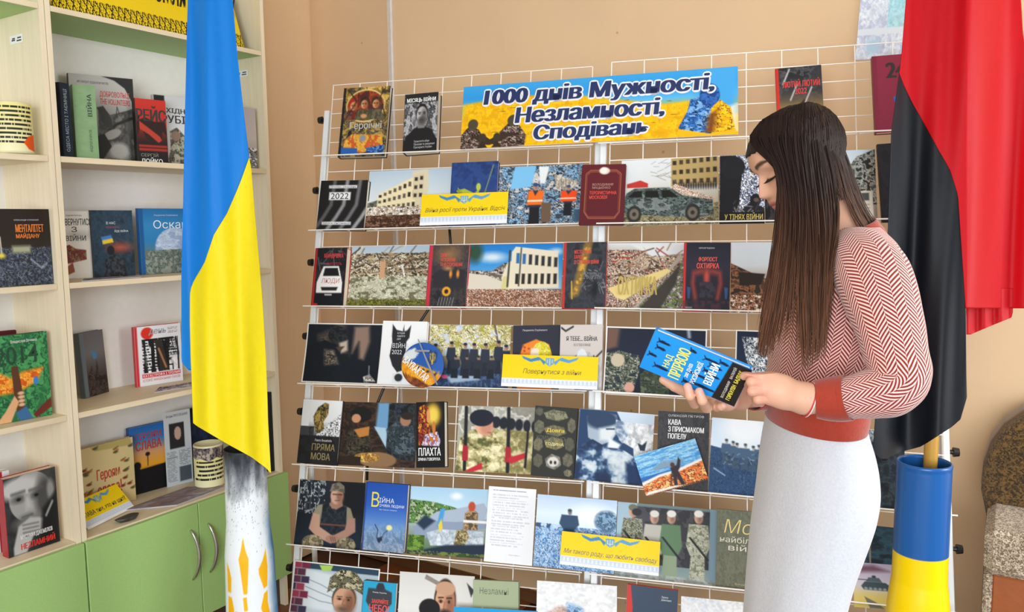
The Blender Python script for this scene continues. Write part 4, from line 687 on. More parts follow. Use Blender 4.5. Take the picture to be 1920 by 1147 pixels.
def a_portrait(c):
    c.bg('2a2a2c', '3a3a3c'); c.n(['2a2a2c', '444446'], 4, 5, 3, hard=False); c.e(.5, .3, .42, .32, 'a0a09e'); c.e(.3, .16, .4, .14, 'c4c4c2', soft=.03); c.e(.78, .36, .2, .3, '4c4c4c', soft=.06); c.e(.88, .28, .07, .13, '8c8c8a', soft=.02)
    for x in (.26, .6): c.e(x, .29, .12, .045, '4a4a4a', soft=.03); c.e(x, .3, .04, .02, '1c1c1c'); c.l([x - .13, .22, x + .12, .21], .03, '5a5a5a', soft=.015)
    c.p([.38, .28, .46, .28, .5, .44, .38, .46], 'b8b8b6', soft=.03); c.l([.3, .54, .5, .53], .02, '3a3a3a', soft=.01); c.e(.4, .62, .24, .1, '6c6c6a', soft=.04)
    c.p([.1, .9, .22, .64, .45, .56, .72, .62, .74, .74, .5, .8, .34, 1, .1, 1], 'b4b4b2', soft=.01); [c.l([.3, .64 + i * .05, .6, .66 + i * .05], .012, '5c5c5c', soft=.01) for i in range(4)]; c.p([.7, .5, 1, .3, 1, 1, .6, 1], '1c1c1e', soft=.03); c.l([.76, .6, .9, .44], .03, 'b8b8b8', soft=.01)
def a_mag(c): c.bg('b0aab8', 'a49ca8', '8c8490'); c.n(['b0aab8', '8c8088', '9c8478', '746c80'], 5, 5, 3, hard=False)
# ------------------------------------------------------------------ what stands on the racks
I_ = rack_item; W_ = 'f0f0ee'; K_ = '1c1c20'; R_ = 'd8342c'; N_ = '14285c'
# row 1
I_('book', 'L', (647, 166, 733, 160, 720, 293, 632, 294), 'painted hardback with three heroes in an oval, first from the left on the top row', a_heroes, [('Героїчні', .2, .50, .88, .63, 'b8b4a8', .02)], th=.022, cover='17171c')
I_('book', 'L', (762, 178, 823, 171, 817, 283, 753, 286), 'black and white paperback with a bearded man in a dark shirt', a_month, [('МІСЯЦЬ ВІЙНИ', .07, .06, .93, .16, 'e8e8e8', .03), ('Хронологія війни\nПромови та звернення\nПрезидента України', .32, .80, .94, .95, 'b8b8b8', .0)], th=.034, cover='262628')
o, h, v, n = RK['L']
Mb, w, hh = fit_frame((871, 164, 1386, 123, 1382, 252, 861.6, 279), [(o + n * q, n) for q in (.048, .048, .060, .060)])
bn = sheet('banner', Mb, w, hh, (871, 164, 1386, 123, 1382, 252, 861.6, 279), a_banner, 0, 0, .003)
ring = lambda r, n, k=1.: [(r * k * math.cos(i * 2 * math.pi / n), r * math.sin(i * 2 * math.pi / n)) for i in range(n)]
BL_ = [(q, 0) for q in np.linspace(-.0040, .0040, 7)]
for hc, zz, sh_ in (('e6eaf2', .0006, ring(.0062, 14, 1.4) + BL_), (N_, .0022, BL_)):
    lettering(bn, [(t_, x0, y0, x1, y1, hc, .0, .10, 0, sh_) for t_, x0, y0, x1, y1 in (('1000 днів Мужності,', .085, .07, .915, .385), ('Незламності,', .21, .39, .745, .68), ('Сподівань', .28, .69, .69, .965))], w, hh, zz)
tag(bn, 'long blue and yellow printed banner with three lines of navy lettering', 'banner')
I_('book', 'R', (1459.6, 129.8, 1545, 119.3, 1541, 246, 1454, 250), 'dark paperback with rockets and red spine, just above the woman\'s head', lambda c: (c.bg('24262a', '3c3c40', '8c7040', 'e8a040'), c.n(['24262a', '4c4c50', '34343a'], 6, 8, 3, m=np.clip(1.2 - 2 * c.Y, 0, 1)), c.p([.35, .9, .45, .6, .6, .5, .8, .68, .8, .9], '3c2420'), c.e(.75, .92, .2, .06, 'd84c24', soft=.03), [c.l([x, y, x + .15, y - .22], .03, 'b0b0b0') for x, y in ((.15, .25), (.62, .55), (.3, .5))], c.r(0, 0, .06, 1, 'c82c24')), [('ЛЮТИЙ ЛЮТИЙ', .14, .19, .95, .31, 'd0342c', .02), ('2022', .4, .33, .66, .42, 'd0342c', .02)], th=.014, cover='c82c24')
I_('book', 'R', (1640.7, 105.3, 1741, 97, 1737, 243, 1637, 249.4), 'crimson hardback with a large black 24 on its cover', lambda c: (c.bg('8c2c44', '802840'), c.r(0, 0, .08, 1, '7c263c'), c.p([.36, .55, .6, .55, .6, .66, .5, .72, .4, .66], '2c64b4'), c.r(.4, .66, .58, .7, 'e0c840'), c.p([.36, .92, .45, .72, .55, .72, .66, .9, .5, .96], 'c890a0')), [('24', .26, .1, .62, .3, K_, .06)], th=.02, cover='802840')
# row 2
I_('book', 'L', (607, 339, 692.5, 337, 679, 431, 589, 430), 'black book with grey bands and the year 2022 on a white label', a_stripes, [('2022', .24, .26, .62, .38, K_, .0), ('Літопис свідчень', .2, .11, .76, .155, K_, .0), ('Записи кінознавця', .12, .85, .7, .895, K_, .0)], th=.022)
I_('photo', 'L', (692.5, 322, 851.6, 314, 853, 427, 683, 430), 'photograph of a long cream building with blown-out windows', a_ruin1, layer='photo')
I_('book', 'L', (851.6, 305, 935, 301.6, 928, 421, 838, 423), 'deep blue hardback with a yellow-green angel figure', a_angel, th=.018, cover='1c2c5c')
I_('card', 'L', (793, 366, 953.4, 358, 950, 419, 785, 422), 'yellow caption card in front of the blue angel book', card, [('Війна росії проти України. Відсіч', .05, .44, .96, .62, '3c3c2c', -.004, .25)])
I_('photo', 'L', (937, 314, 1098.6, 306, 1088, 421, 925, 424), 'photograph of two rescuers in orange vests among wreckage', a_rescue)
I_('book', 'L', (1097.7, 309, 1178.7, 306.7, 1163, 421, 1080, 420), 'burgundy book with a thin ornamental copper frame', a_burg, [('ВОЛОДИМИР\nМАЦЬЄНКО', .26, .32, .74, .42, 'b88c80', .0), ('ТЕРОРИСТИЧНА\nМОСКОВІЯ', .2, .45, .82, .58, 'e04434', .02)], th=.014, cover='561820', off=.044)
I_('photo', 'R', (1169, 301, 1352, 293, 1342, 419, 1160, 425), 'photograph of a wrecked dark estate car before a yellow building', a_car)
I_('photo', 'R', (1354.5, 292, 1436, 289, 1431, 419, 1343.5, 420), 'cover sheet with blue camouflage speckle and a dark helmet figure', a_shadow, [('У ТІНЯХ ВІЙНИ', .12, .84, .96, .94, 'c8b458', .01)], layer='book', curl=0)
I_('photo', 'R', (1437, 289, 1504, 287, 1500, 416, 1432, 418), 'mostly dark photograph hidden behind the woman\'s face', a_dark)
I_('photo', 'R', (1507, 284.5, 1644, 280, 1642, 408, 1504, 412), 'photograph of a city street with a white truck, right of the woman\'s hair', a_street)
I_('book', 'R', (1651, 269, 1730, 265, 1726, 411, 1648.7, 416.5), 'plain black rounded hardback beside the red and black flag', lambda c: (c.bg('1c1c22'), c.n(['1c1c22', '222228'], 6, 6)), th=.014, cover='18181c')
# row 3
I_('book', 'L', (595, 465, 654, 464, 640, 573, 580, 572.5), 'dark book with a white car and red lettering on its bonnet', a_ludy, [('МАНДРІВКА', .3, .1, .9, .19, 'c83030', .02), ('ЛЮДИ', .26, .53, .82, .63, 'a8242c', -.01, .1), ('МАРІУПОЛЬ', .4, .255, .86, .3, 'b02c2c', .0)], th=.034, cover='a82828')
I_('photo', 'L', (662, 461, 808.6, 460, 797, 575, 648, 577), 'photograph of a collapsed house in pale rubble', a_debris)
I_('book', 'L', (807, 459, 881, 460, 871, 577, 797, 577), 'dark red-spined book with a small sunflower below a ruined house', a_sunfl, [('ІЗЮМ\nНЕСКОРЕНИЙ\nТА НЕ СТОРОЖЕНИЙ', .3, .13, .86, .34, 'e0483c', .02)], th=.016, cover='b82c3c')
I_('photo', 'L', (881.6, 458, 1056, 457, 1050.5, 578, 873.5, 578.6), 'photograph of a white two-storey ruin under bright blue sky', a_ruin2)
I_('book', 'L', (1060.6, 454.5, 1140, 453.6, 1132.5, 578, 1052, 578), 'dark red-spined book with a slanting golden beam of light', a_khark, [('МІСТО-ГЕРОЙ\nХАРКІВ\n22 СТОРІНКИ ВІЙНИ', .24, .1, .82, .33, 'd8402c', .02), ('22 СТОРІНКИ', .45, .46, .9, .56, '74747a', .0, .1)], th=.014, cover='c02c2c', off=.044)
I_('photo', 'R', (1140.6, 456, 1288, 454.5, 1277, 582.5, 1132.5, 579.6), 'photograph of splintered debris with a fallen cream town sign', a_ohtyr, [('ОХТИРКА', .16, .50, .66, .78, 'b8a04c', .02, 0)])
I_('book', 'R', (1287, 454.5, 1373.7, 455, 1364, 584, 1276.4, 582.5), 'dark navy book with glowing red hands, first right of the fallen sign photograph', a_forp, [('ФОРПОСТ', .32, .21, .72, .28, 'e05040', .03), ('ОХТИРКА', .28, .30, .76, .38, 'e05040', .03), ('ЄВГЕНІЯ ПОДОБНА', .32, .07, .66, .095, 'c8c8c8', .0)], th=.016, cover='c02830')
I_('photo', 'R', (1374, 454.5, 1520, 453, 1512, 588, 1366, 585), 'photograph of a shattered house against pale sky, partly behind the long hair', a_tank0)
# row 4
I_('photo', 'L', (582, 604.5, 724, 608, 704, 720, 560, 716.5), 'very dark photograph of a soldier bent over at a doorway', a_soldd, border=.004)
I_('book', 'L', (725.4, 601, 805.4, 603, 789, 724, 703, 720.5), 'white hardback with a black cat-shaped silhouette', a_cat, [('ВІЙНА\n2022', .25, .33, .62, .52, 'd0d4d8', .0), ('історія\nодного\nдня', .34, .17, .52, .3, 'c8ccd0', .0)], th=.016, cover='e8eaee')
I_('photo', 'L', (808, 608, 968, 609.7, 943, 727, 798, 724), 'group photograph of soldiers standing and crouching in a park', a_group)
I_('book', 'L', (968, 610.5, 1052, 608.4, 1045, 731, 955, 730), 'navy book with an orange panel and a yellow-haired woman in profile', a_orange, [('Людмила Охріменко', .2, .06, .74, .1, 'c8c8d0', .0)], th=.014, cover='2c2f3e')
I_('book', 'L', (1054, 608, 1134, 609, 1124, 732, 1046, 731), 'pale grey book with torn-paper art and dark title', a_tebe, [('Я ТЕБЕ... ВІЙНА', .14, .16, .88, .25, '2c2c30', .02), ('НЕ Я ТЕБЕ КЛИКАВ', .32, .29, .72, .33, '4c4c50', .0)], th=.02, cover='c8c2be', off=.014)
I_('card', 'L', (944, 664, 1124.7, 669, 1117, 731, 939, 723), 'yellow caption card in front of the orange and torn-paper books', card, [('Повернутися з війни', .22, .42, .82, .62, '5c5a2c', -.004, .25)], off=.014)
I_('photo', 'R', (1139.7, 613, 1327.6, 617, 1320, 748, 1128, 735), 'photograph of a hooded soldier beside another in camouflage', a_camo, border=.004)
I_('photo', 'R', (1383, 618.5, 1500, 622, 1494, 757, 1374, 750), 'dark blue photograph with a pale tree shape, beside the long hair', a_tree, border=.003)
# row 5
I_('book', 'L', (576, 748, 647, 752.5, 626.5, 872, 550, 867.5), 'black and white book with a crouching figure by a stone slope', a_pryama, [('ПРЯМА\nМОВА', .34, .68, .92, .93, '8c7c50', .01), ('Павло Вишебаба', .4, .61, .82, .645, 'd0d0d0', .0)], th=.012, cover='1a1b20')
I_('photo', 'L', (646.5, 753.6, 787, 755.5, 776, 878, 627, 870), 'dim photograph of soldiers resting inside a bunker', a_bunker)
I_('book', 'L', (787, 754.7, 839, 751, 828, 877, 774.5, 876), 'black book with a red-haired woman beside a yellow glow', a_plahta, [('ПЛАХТА', .08, .7, .86, .82, 'f0f0f0', .02), ('ІРИНА ГОВОРУХА', .06, .85, .84, .895, 'f0f0f0', .02)], th=.034, cover='101014')
I_('photo', 'L', (863.6, 761, 1009, 763, 993, 890, 850, 881), 'photograph of a soldier in a black cap among a rank of riflemen', a_guard)
I_('book', 'L', (1009, 761, 1085.5, 765, 1073, 899, 991, 890), 'dark olive book covered with small grey-gold picture panels', a_dovga, [('Довга', .3, .31, .72, .37, 'e8c83c', .03), ('КОМІНІКАНСЬКА', .08, .42, .92, .48, '5c5c50', .0), ('ГОДИНА', .3, .51, .72, .56, 'e0d89c', .02), ('АНДРІЙ КОКОТЮХА', .26, .065, .74, .09, '24241f', .01)], th=.022, cover='24261f')
I_('photo', 'R', (1086, 766, 1234.5, 777, 1212, 912, 1078, 897), 'blue-toned photograph of a soldier leaning his head on his hand', a_think)
I_('book', 'R', (1240, 770.7, 1334, 774.4, 1323, 923, 1226, 915), 'charcoal hardback with plain white title, behind the tilted postcard', a_kava, [('ОЛЕКСІЙ ПЕТРОВ', .2, .03, .9, .065, 'c8c8c8', .0), ('КАВА', .2, .1, .45, .17, 'e8e8e8', .03), ('З ПРИСМАКОМ', .2, .19, .9, .26, 'e8e8e8', .03), ('ПОПЕЛУ', .2, .28, .56, .35, 'e8e8e8', .03)], th=.018, cover='2a2a2e')
I_('card', 'R', (1192, 854, 1304.7, 821, 1327, 899, 1208, 932.5), 'tilted postcard of a lone soldier facing a warship', a_ship, None, cat='postcard', name='postcard', group='loose postcards')
I_('photo', 'R', (1336, 782.7, 1445.5, 791, 1429, 933, 1327, 921), 'blue-toned photograph of several soldiers sitting on a grassy ridge', a_squad)
I_('photo', 'R', (1570, 800, 1702, 812, 1690, 956, 1556, 942), 'dark photograph with a standing figure, seen between the skirt and the blue casing', a_night)
# row 6
I_('photo', 'L', (570, 898, 692.7, 906, 669, 1030, 543, 1021), 'photograph of a seated soldier in a vest with folded hands', a_seated)
I_('book', 'L', (695, 902.7, 770, 910, 752, 1036, 670, 1030), 'blue book with a pale yellow flower growing from cracked ground', a_viina, [('В', .16, .14, .34, .36, 'e8d83c', .0), ('ІЙНА', .34, .2, .7, .29, 'e4ecf4', .0), ('ОЧИМА ЛЮДИНИ', .36, .31, .94, .36, 'e4ecf4', .0), ('від першої людини', .36, .38, .78, .405, 'c8d4e4', .0)], th=.022, cover='1c2c54')
I_('photo', 'L', (776, 912, 920, 917, 905.5, 1048, 757, 1036), 'photograph of a soldier by a blue and yellow flag on a pale vehicle', a_tankflag)
I_('photo', 'L', (921, 910.7, 1008, 918, 995, 1060, 903, 1052), 'white sheet with short verses of faint grey print', a_poem, cat='printed sheet', name='printed_sheet', layer='book', curl=0)
I_('photo', 'R', (1011, 926, 1160, 939, 1148, 1076, 996, 1060), 'blue-toned photograph of a lone man in a wide field', a_field)
I_('photo', 'R', (1160, 941, 1351, 955.5, 1335, 1100, 1150, 1078), 'photograph of four armed soldiers in caps standing side by side', a_four)
I_('card', 'R', (1058, 996, 1240, 1015.5, 1233, 1080, 1045, 1056), 'yellow caption card in front of the field and four-soldier photographs', card, [('Ми такого роду, що любить свободу', .03, .5, .97, .68, '4c5470', -.004, .25)])
I_('book', 'R', (1352.7, 954.7, 1441, 962, 1426, 1108, 1336, 1098), 'grey-olive book with gold handwritten title beside the skirt', a_olive, [('Мол', .14, .12, .95, .3, 'e0c878', -.01, .2), ('найбільш', .06, .34, .98, .42, 'd8d4c0', .0), ('війни', .24, .44, .98, .52, 'd8d4c0', .0), ('Богдан Смоляк', .4, .93, .98, .96, 'c8b068', .0)], th=.016, cover='5c604c')
I_('photo', 'R', (1560, 976, 1700, 992, 1690, 1080, 1548, 1064), 'dark teal photograph low behind the blue and yellow casing', a_teal)
# row 7
I_('photo', 'L', (560, 1050, 717, 1068, 696, 1196, 530, 1176), 'photograph of a soldier in a camouflage helmet by a brick wall', a_helm, border=.003)
I_('book', 'L', (689, 1088, 749, 1095, 730, 1203, 668, 1196), 'turquoise book with a dark bomb-like shape', a_nebo, [('ЗАКРИЙТЕ', .28, .28, .8, .37, 'f05048', .02), ('НЕБО!', .22, .39, .82, .52, 'f05048', .03), ('Роман Скрипін', .3, .17, .72, .2, 'e0e8ec', .0)], th=.02, cover='1c3444')
I_('photo', 'L', (756, 1071, 894.5, 1081, 880, 1215, 736, 1202), 'photograph of a bearded man hugging a dark-haired woman', a_couple)
I_('book', 'L', (895, 1088, 978, 1090, 966, 1222, 880, 1214), 'sage green book with a thin handwritten title', a_nezl, [('Незламні', .14, .1, .78, .2, '4c5844', -.012)], th=.016, cover='94a080')
I_('card', 'L', (854, 1137, 1012, 1146, 1004, 1212, 846, 1202), 'bright blue card edge at the bottom of the frame', lambda c: c.bg('2c9cd8'), None, group='')
I_('photo', 'R', (1012, 1088, 1162, 1099, 1150, 1236, 998, 1222), 'overexposed pale photograph with a blurred pink and blue figure', a_white)
I_('book', 'R', (1181, 1095, 1274.5, 1108, 1262, 1245, 1166, 1232), 'slate blue book with a jagged red spine', a_red7, [('Лариса\nДенисенко', .68, .1, .88, .17, 'd8e0e8', .0)], th=.018, cover='d03c34')
I_('photo', 'R', (1282, 1117, 1408, 1131, 1400, 1260, 1270, 1246), 'almost white photograph beside the hem of the skirt', lambda c: (c.bg('eceff4', 'e4eaf0'), c.n(['eceff4', 'dce4ee', 'f4f6f8'], 6, 4, k=.8)))
I_('photo', 'R', (1600, 1052, 1705, 1062, 1692, 1144, 1600, 1138), 'picture of a tank on a lilac and yellow ground', a_tank, layer='book', curl=0)
# round painted sign hanging in the fourth row
o, h, v, n = RK['L']; po = o + n * .066
c0 = hit(792, 684, po, n); rr_ = np.linalg.norm(hit(832, 684, po, n) - c0)
def a_round(c):
    c.bg('2458a8'); c.p([0, .36, .9, .66, 1, 1, 0, 1], 'e8a020'); c.n(['e8a020', 'f0b430', 'c87c1c'], 10, 10, 2, k=.6); c.p([0, .66, .45, .82, .78, 1, 0, 1], '8c4420'); c.n(['8c4420', '5c2c18', 'a8602c'], 10, 10, 3); c.p([0, .26, .3, .1, .4, .24, .3, .36, .1, .4], 'd8dce0')
    [c.e(x, y, .04, .03, '2c2420') for x, y in ((.4, .55), (.52, .6), (.64, .64), (.8, .7))]; c.p([.64, .16, .84, .2, .82, .42, .72, .5, .64, .4], '1c3468'); c.l([.68, .22, .68, .36, .73, .42, .78, .36, .79, .24], .02, 'e8c030'); c.l([.735, .2, .73, .46], .02, 'e8c030')
m = MB(); cvr = Cv(64, 64, 3); a_round(cvr)
a_, r_ = np.meshgrid(np.linspace(0, 2 * math.pi, 49), np.linspace(0, 1, 24)); P = np.stack([rr_ * r_ * np.cos(a_), rr_ * r_ * np.sin(a_), .004 * (1 - r_ ** 2)], -1)
U = np.clip(((P[..., 0] / rr_ + 1) / 2 * 63).astype(int), 0, 63); Vv = np.clip(((1 - P[..., 1] / rr_) / 2 * 63).astype(int), 0, 63)
me = grid_mesh('print', P); me.materials.append(PRINT); set_cols(me, s2l(cvr.I[Vv, U]))
rs_ = tag(link('round_sign', me, None, frameM(c0, h, v, n)), 'round painted fridge-style plaque with blue and yellow halves and white letters', 'plaque')
m = MB(); m.lathe([(rr_, 0), (rr_, -.004), (.001, -.004)], 48); m.build('rim', mat('plaque_rim', '5c3018'), rs_, smooth=False)
t_ = lettering(rs_, [('BAYRAKTAR', 0, 0, 1, 1, 'f0f0ee', .02)], rr_ * 1.45, rr_ * .34, .0052); t_.rotation_euler = (0, 0, math.radians(-38)); t_.location = (-rr_ * .93, .12 * rr_, 0)
m = MB(); a0 = V3(-.22, 1.13, 0) * rr_; b0 = V3(.78, -.86, 0) * rr_; m.tube([a0 + V3(0, 0, .008), (a0 + b0) / 2 + V3(0, 0, .011), b0 + V3(0, 0, .008)], [.0018, .0032, .0018], 6)
mm = (a0 * .75 + b0 * .25); m.box(tuple(mm + V3(-.026, -.004, .006)), tuple(mm + V3(.022, .002, .009))); m.build('drone_figure', mat('grey_plaque_paint', '8c8e92'), rs_)
# cable behind the left rack
ps = [(842, 420), (844, 445), (846, 470), (842, 520), (790, 600), (735, 690), (712, 745), (700, 775), (690, 830), (688, 900)]
m = MB(); m.tube([hit(x, y, o - n * .02, n) for x, y in ps], .0045, 8); tag(m.build('power_cable', BLACKP, smooth=True), 'thin black cable hanging behind the left rack', 'cable')
# wall sheet
P0 = sl(TW - .004, 0, 0); Mw, w, hh = fit_frame((1609, -40, 1722, -48, 1722, 104, 1611, 114), [(P0, -SS)] * 4)
ws = sheet('wall_poster', Mw, w, hh, (1609, -40, 1722, -48, 1722, 104, 1611, 114), lambda c: (c.bg('d8e0f0', 'dce4f2'), c.n(['d8e0f0', 'e4ecf8', 'ccd4ea'], 9, 9), c.r(.5, .0, 1, .68, 'a8dce8'), c.n(['a8dce8', 'b8e4ec'], 6, 6), c.r(.0, .62, 1, .7, 'e4ecf4'), c.e(.28, .84, .12, .1, 'b8d8ec', soft=.04)))
tag(ws, 'pale blue and lilac poster on the tan wall behind the right rack', 'poster')

# ------------------------------------------------------------------ what stands in the bookcases
S_ = shelf_item; z1, z2, z3, z4, z5 = ZS
def spine_art(hc, hs): return lambda c: (c.bg(hc), c.n([hc, hs], 3, 14, 3, k=.5, hard=False))
S_('book', (107, 148, 123, 148, 132, 289.5, 113, 289), (.03, .04), z4, 'dark blue book standing spine out at the left of the upper shelf', spine_art('1c2838', '24344a'), [('ОДЕСА МІСТО І ТАЄМНИЦІ', .3, .08, .72, .92, 'a8b8c4', .0, 0, 1)], th=.13, cover='17202e')
S_('book', (131, 150, 170, 151, 183, 290, 138, 291), (.075, .05), z4, 'sage green book standing spine out with rounded back', spine_art('7c9c70', '88a87c'), [('ВІЙНА', .55, .12, .8, .42, '1c2c20', .03, 0, 1), ('АНДРІЙ КУРКОВ', .58, .6, .76, .9, '2c3c2c', .0, 0, 1)], th=.12, cover='5c7854')
S_('book', (129, 121, 248, 135, 259, 295, 137, 290), (.225, .16), z4, 'large grey album with white and black curves and red title', a_vol, [('ДОБРОВОЛЬЦІ', .46, .17, .93, .245, 'c82c2c', .01), ('THE VOLUNTEERS', .46, .255, .93, .32, 'c82c2c', .01), ('АРТ-ПРОЕКТ ВІДЕОПОРТРЕТІВ', .12, .07, .6, .1, '3c3c3c', .0)], th=.02, cover='2c2c2c')
S_('book', (251, 172, 310, 177, 315, 299, 260, 295), (.13, .11), z4, 'red and black paperback with large black title on red', a_reys, [('РЕЙС', .02, .1, .98, .34, '1c1414', .04), ('СЕРГІЙ', .1, .82, .66, .88, '8c8c8c', .0), ('ЛОЙКО', .1, .89, .8, .99, 'e8e8e8', .03)], th=.025, cover='1c1414')
S_('book', (286, 166, 378, 172, 378, 303, 292, 298), (.17, .14), z4, 'white-grey book with a helmeted soldier, partly behind the blue flag', a_rub, [('СХІДНИЙ', .14, .15, .86, .25, K_, .04), ('РУБІЖ', .14, .27, .86, .38, K_, .04)], th=.02, cover='c8ccd0')
S_('book', (432, 186, 477, 190, 481, 304, 436, 301), (.03, .03), z4, 'faded mauve-grey book between the flag and the bookcase side', a_gr, th=.02, cover='8c8488')
S_('book', (96, 399, 168, 397.6, 177, 519, 104, 531), (.20, .17), z3, 'white book with black hand-drawn title and brown brick drawing', a_pov, [('ПОВЕРНУТИСЯ', .1, .11, .94, .21, '24241f', .01), ('З', .42, .23, .56, .31, '24241f', .01), ('ВІЙНИ', .26, .34, .78, .44, '24241f', .01), ('Сергій Каптар', .3, .05, .7, .08, '6c6c6c', 0)], th=.015, cover='e0dcd4')
S_('book', (169, 395, 247, 394, 255, 517, 178.6, 520), (.16, .14), z3, 'dark stormy book with a small flag and soldier silhouette', a_nas, [('В НАС', .35, .17, .57, .21, 'e0e4e8', .0), ('ЙДЕ ВІЙНА', .54, .29, .88, .335, 'e0e4e8', .0), ('УКРАЇНІ', .34, .23, .66, .27, 'a83c34', .0)], th=.014, cover='16212e')
S_('book', (256, 395, 352, 393, 352, 512, 268, 519), (.14, .14), z3, 'bright blue book with gothic title touching the blue flag', a_osk, [('Оскар', .28, .18, 1.0, .34, 'e4ecf4', .0), ('Людмила Охріменко', .3, .09, .8, .12, 'c8d8e8', .0)], th=.016, cover='1c5490')
S_('book', (150, 623, 194, 612, 199, 732, 155, 746.5), (.18, .22), z2, 'slim grey book with a small blue flag above ruins, turned aside', a_grey, th=.02, cover='5c6870', lean=.05)
S_('book', (250, 605, 336.6, 598, 343.5, 704, 257, 719), (.20, .17), z2, 'white book with a red dot and columns of bold black words', a_den, [('день', .3, .06, .66, .16, '9c9ca4', .03, .2), ('КАТАСТРОФА І ТРІУМФ', .14, .81, .94, .855, 'f0e8e8', .02), ('ІСТОРІЇ УКРАЇНСЬКИХ ГЕРОЇВ', .12, .88, .94, .93, 'c83038', .0), ('DONETSK\nAIRPORT\nILOVAISK\nSHYROKYNE\nPISKY', .66, .23, .95, .62, '1a1a1e', .03)], th=.018, cover='c83038')
S_('book', (142, 832, 247, 802, 250, 921, 151, 956), (.205, .205), z1, 'beige book patterned with small tanks and flowers, red handwritten title', a_hs1, [('Героям', .3, .37, .72, .58, 'b8442c', .02), ('слава!', .3, .60, .74, .8, 'b8442c', .02)], th=.02, cover='b8a068')
S_('book', (236, 790, 314, 775.5, 308, 896, 246, 920), (.25, .235), z1, 'blue and orange sunset book with a kneeling silhouette', a_hs2, [('ГЕРОЯМ', .16, .1, .84, .2, 'b83c34', .02), ('СЛАВА', .16, .22, .84, .36, 'b83c34', .03)], th=.018, cover='1c4c8c')
S_('leaflet', (317.6, 749, 358, 749, 372, 882, 314, 893), (.22, .20), z1, 'newspaper page with a dark portrait photograph, beside the blue sunset book', a_news, [('Богдан ПРОСОВСЬКИЙ', .1, .03, .9, .08, '3c4048', .0)], cat='newspaper', name='newspaper')
S_('book', (352, 760, 412, 755, 418, 880, 366, 890), (.235, .235), z1, 'dark navy folder standing behind the painted candle jar', lambda c: (c.bg('1c2440', '1a2038'), c.n(['1c2440', '24304c'], 6, 6)), th=.012, cover='1a2038', cat='folder', name='folder')
S_('book', (468, 722, 511, 726, 515, 872, 474, 872), (.10, .02), z1, 'black binder at the right end of the lowest open shelf', lambda c: (c.bg('17171a'), c.p([.55, .2, .75, .14, .4, 1, .2, 1], 'c8ccd4'), c.p([.6, .25, .7, .2, .5, .8], 'a8acb4')), th=.012, cover='141416', cat='binder', name='binder')
# left bookcase
S_('book', (-12, 403, 91, 401, 99.4, 541, -8, 550), (.02, .02), z3, 'black book with orange block title at the left edge', a_ment, [('МЕНТАЛІТЕТ', .38, .2, .88, .3, 'e07c2c', .03), ('МАЙДАНУ', .38, .31, .8, .39, 'e07c2c', .03), ('ОЛЕКСАНДР СТРАЖНИЙ', .36, .13, .8, .155, 'd8d8d8', .0)], th=.018, cover='1c1816')
S_('book', (-30, 645, 92.4, 639, 106, 793, -20, 812), (.06, .05), z2, 'green painted book with orange flames and a hand holding a rifle', a_2014, [('2014', .2, .13, .84, .34, '1c4430', .01), ('Владислав Івченко', .44, .06, .84, .1, 'e8ece8', .0)], th=.022, cover='1c4c30')
S_('book', (-45, 652, 30, 640, 40, 800, -30, 812), (.16, .14), z2, 'dark red book just behind the green flame book', lambda c: c.bg('5c1c20'), th=.015, cover='5c1c20')
S_('book', (12, 917, 106.5, 898, 121, 1034.5, 23, 1064.7), (.055, .055), z1, 'black and white book with an elderly man resting his chin on his hand', a_portrait, [('МУСТАФА ДЖЕМІЛЄВ', .24, .76, .86, .83, 'e0e0e0', .02), ('НЕЗЛАМНИЙ', .24, .85, .9, .95, 'd82c24', .03)], th=.035, cover='a82830')
S_('book', (-60, 925, 4, 912, 18, 1050, -50, 1090), (.13, .12), z1, 'white spined book behind the elderly man\'s portrait book', lambda c: (c.bg('dcdce0'), c.r(.6, 0, .8, 1, 'a82830')), th=.03, cover='d8d8dc')
def candle(px, py0, py1, wpx, dep, z, label, seed, orange=False):
    A = hit(px, py1, sl(0, dep, 0), SN); B = hit(px, py0, sl(0, dep, 0), SN); d = (A - CAM) @ FWD; r = wpx * d / F_PX / 2; H = B[2] - A[2]
    root = tag(link('candle_jar', None, M=Matrix.Translation((A[0], A[1], z + .0008))), label, 'candle jar', 'decorated jars in the bookcases')
    m = MB(); m.lathe([(.001, 0), (r * .97, 0), (r, .004), (r, H - .004), (r * .96, H), (r * .9, H), (r * .9, H - .02), (.001, H - .02)], 40); m.build('jar', mat('jar_cream', 'e8e0b4', .35), root, smooth=True)
    to = math.atan2(-A[1], -A[0]); a, zz = np.meshgrid(np.linspace(to - 1.35, to + 1.35, 90), np.linspace(H * .96, H * .04, 110))
    cv = Cv(90, 110, seed); cv.bg('ece48c', 'e8e0a0', 'f0ecc0'); cv.lines(.08, .34 if not orange else .05, .95, .88, 5 if not orange else 9, '2a2a2a', seed, .9)
    if orange: cv.p([0, .62, .2, .68, .3, .82, .2, .95, 0, 1], 'e8581c')
    else: cv.p([0, 0, 1, 0, 1, .24, .85, .3, .7, .26, .5, .34, .3, .26, .12, .32, 0, .26], '34303c'); cv.n(['34303c', '8c7c78', '4c4444', 'b8a89c'], 14, 10)
    P = np.stack([(r + .0006) * np.cos(a), (r + .0006) * np.sin(a), zz], -1)[:, ::-1]; me = grid_mesh('poem_label', P); me.materials.append(PRINT); set_cols(me, s2l(np.clip(cv.I, 0, 1))); me.flip_normals(); link('poem_label', me, root)
    return root
candle(393, 811, 890, 53, .11, z1, 'round candle jar wrapped in a cream poem label and dark picture band', 3)
candle(24, 193, 288, 72, .045, z4, 'round jar with yellow poem label and orange paint, left bookcase upper shelf', 8, True)
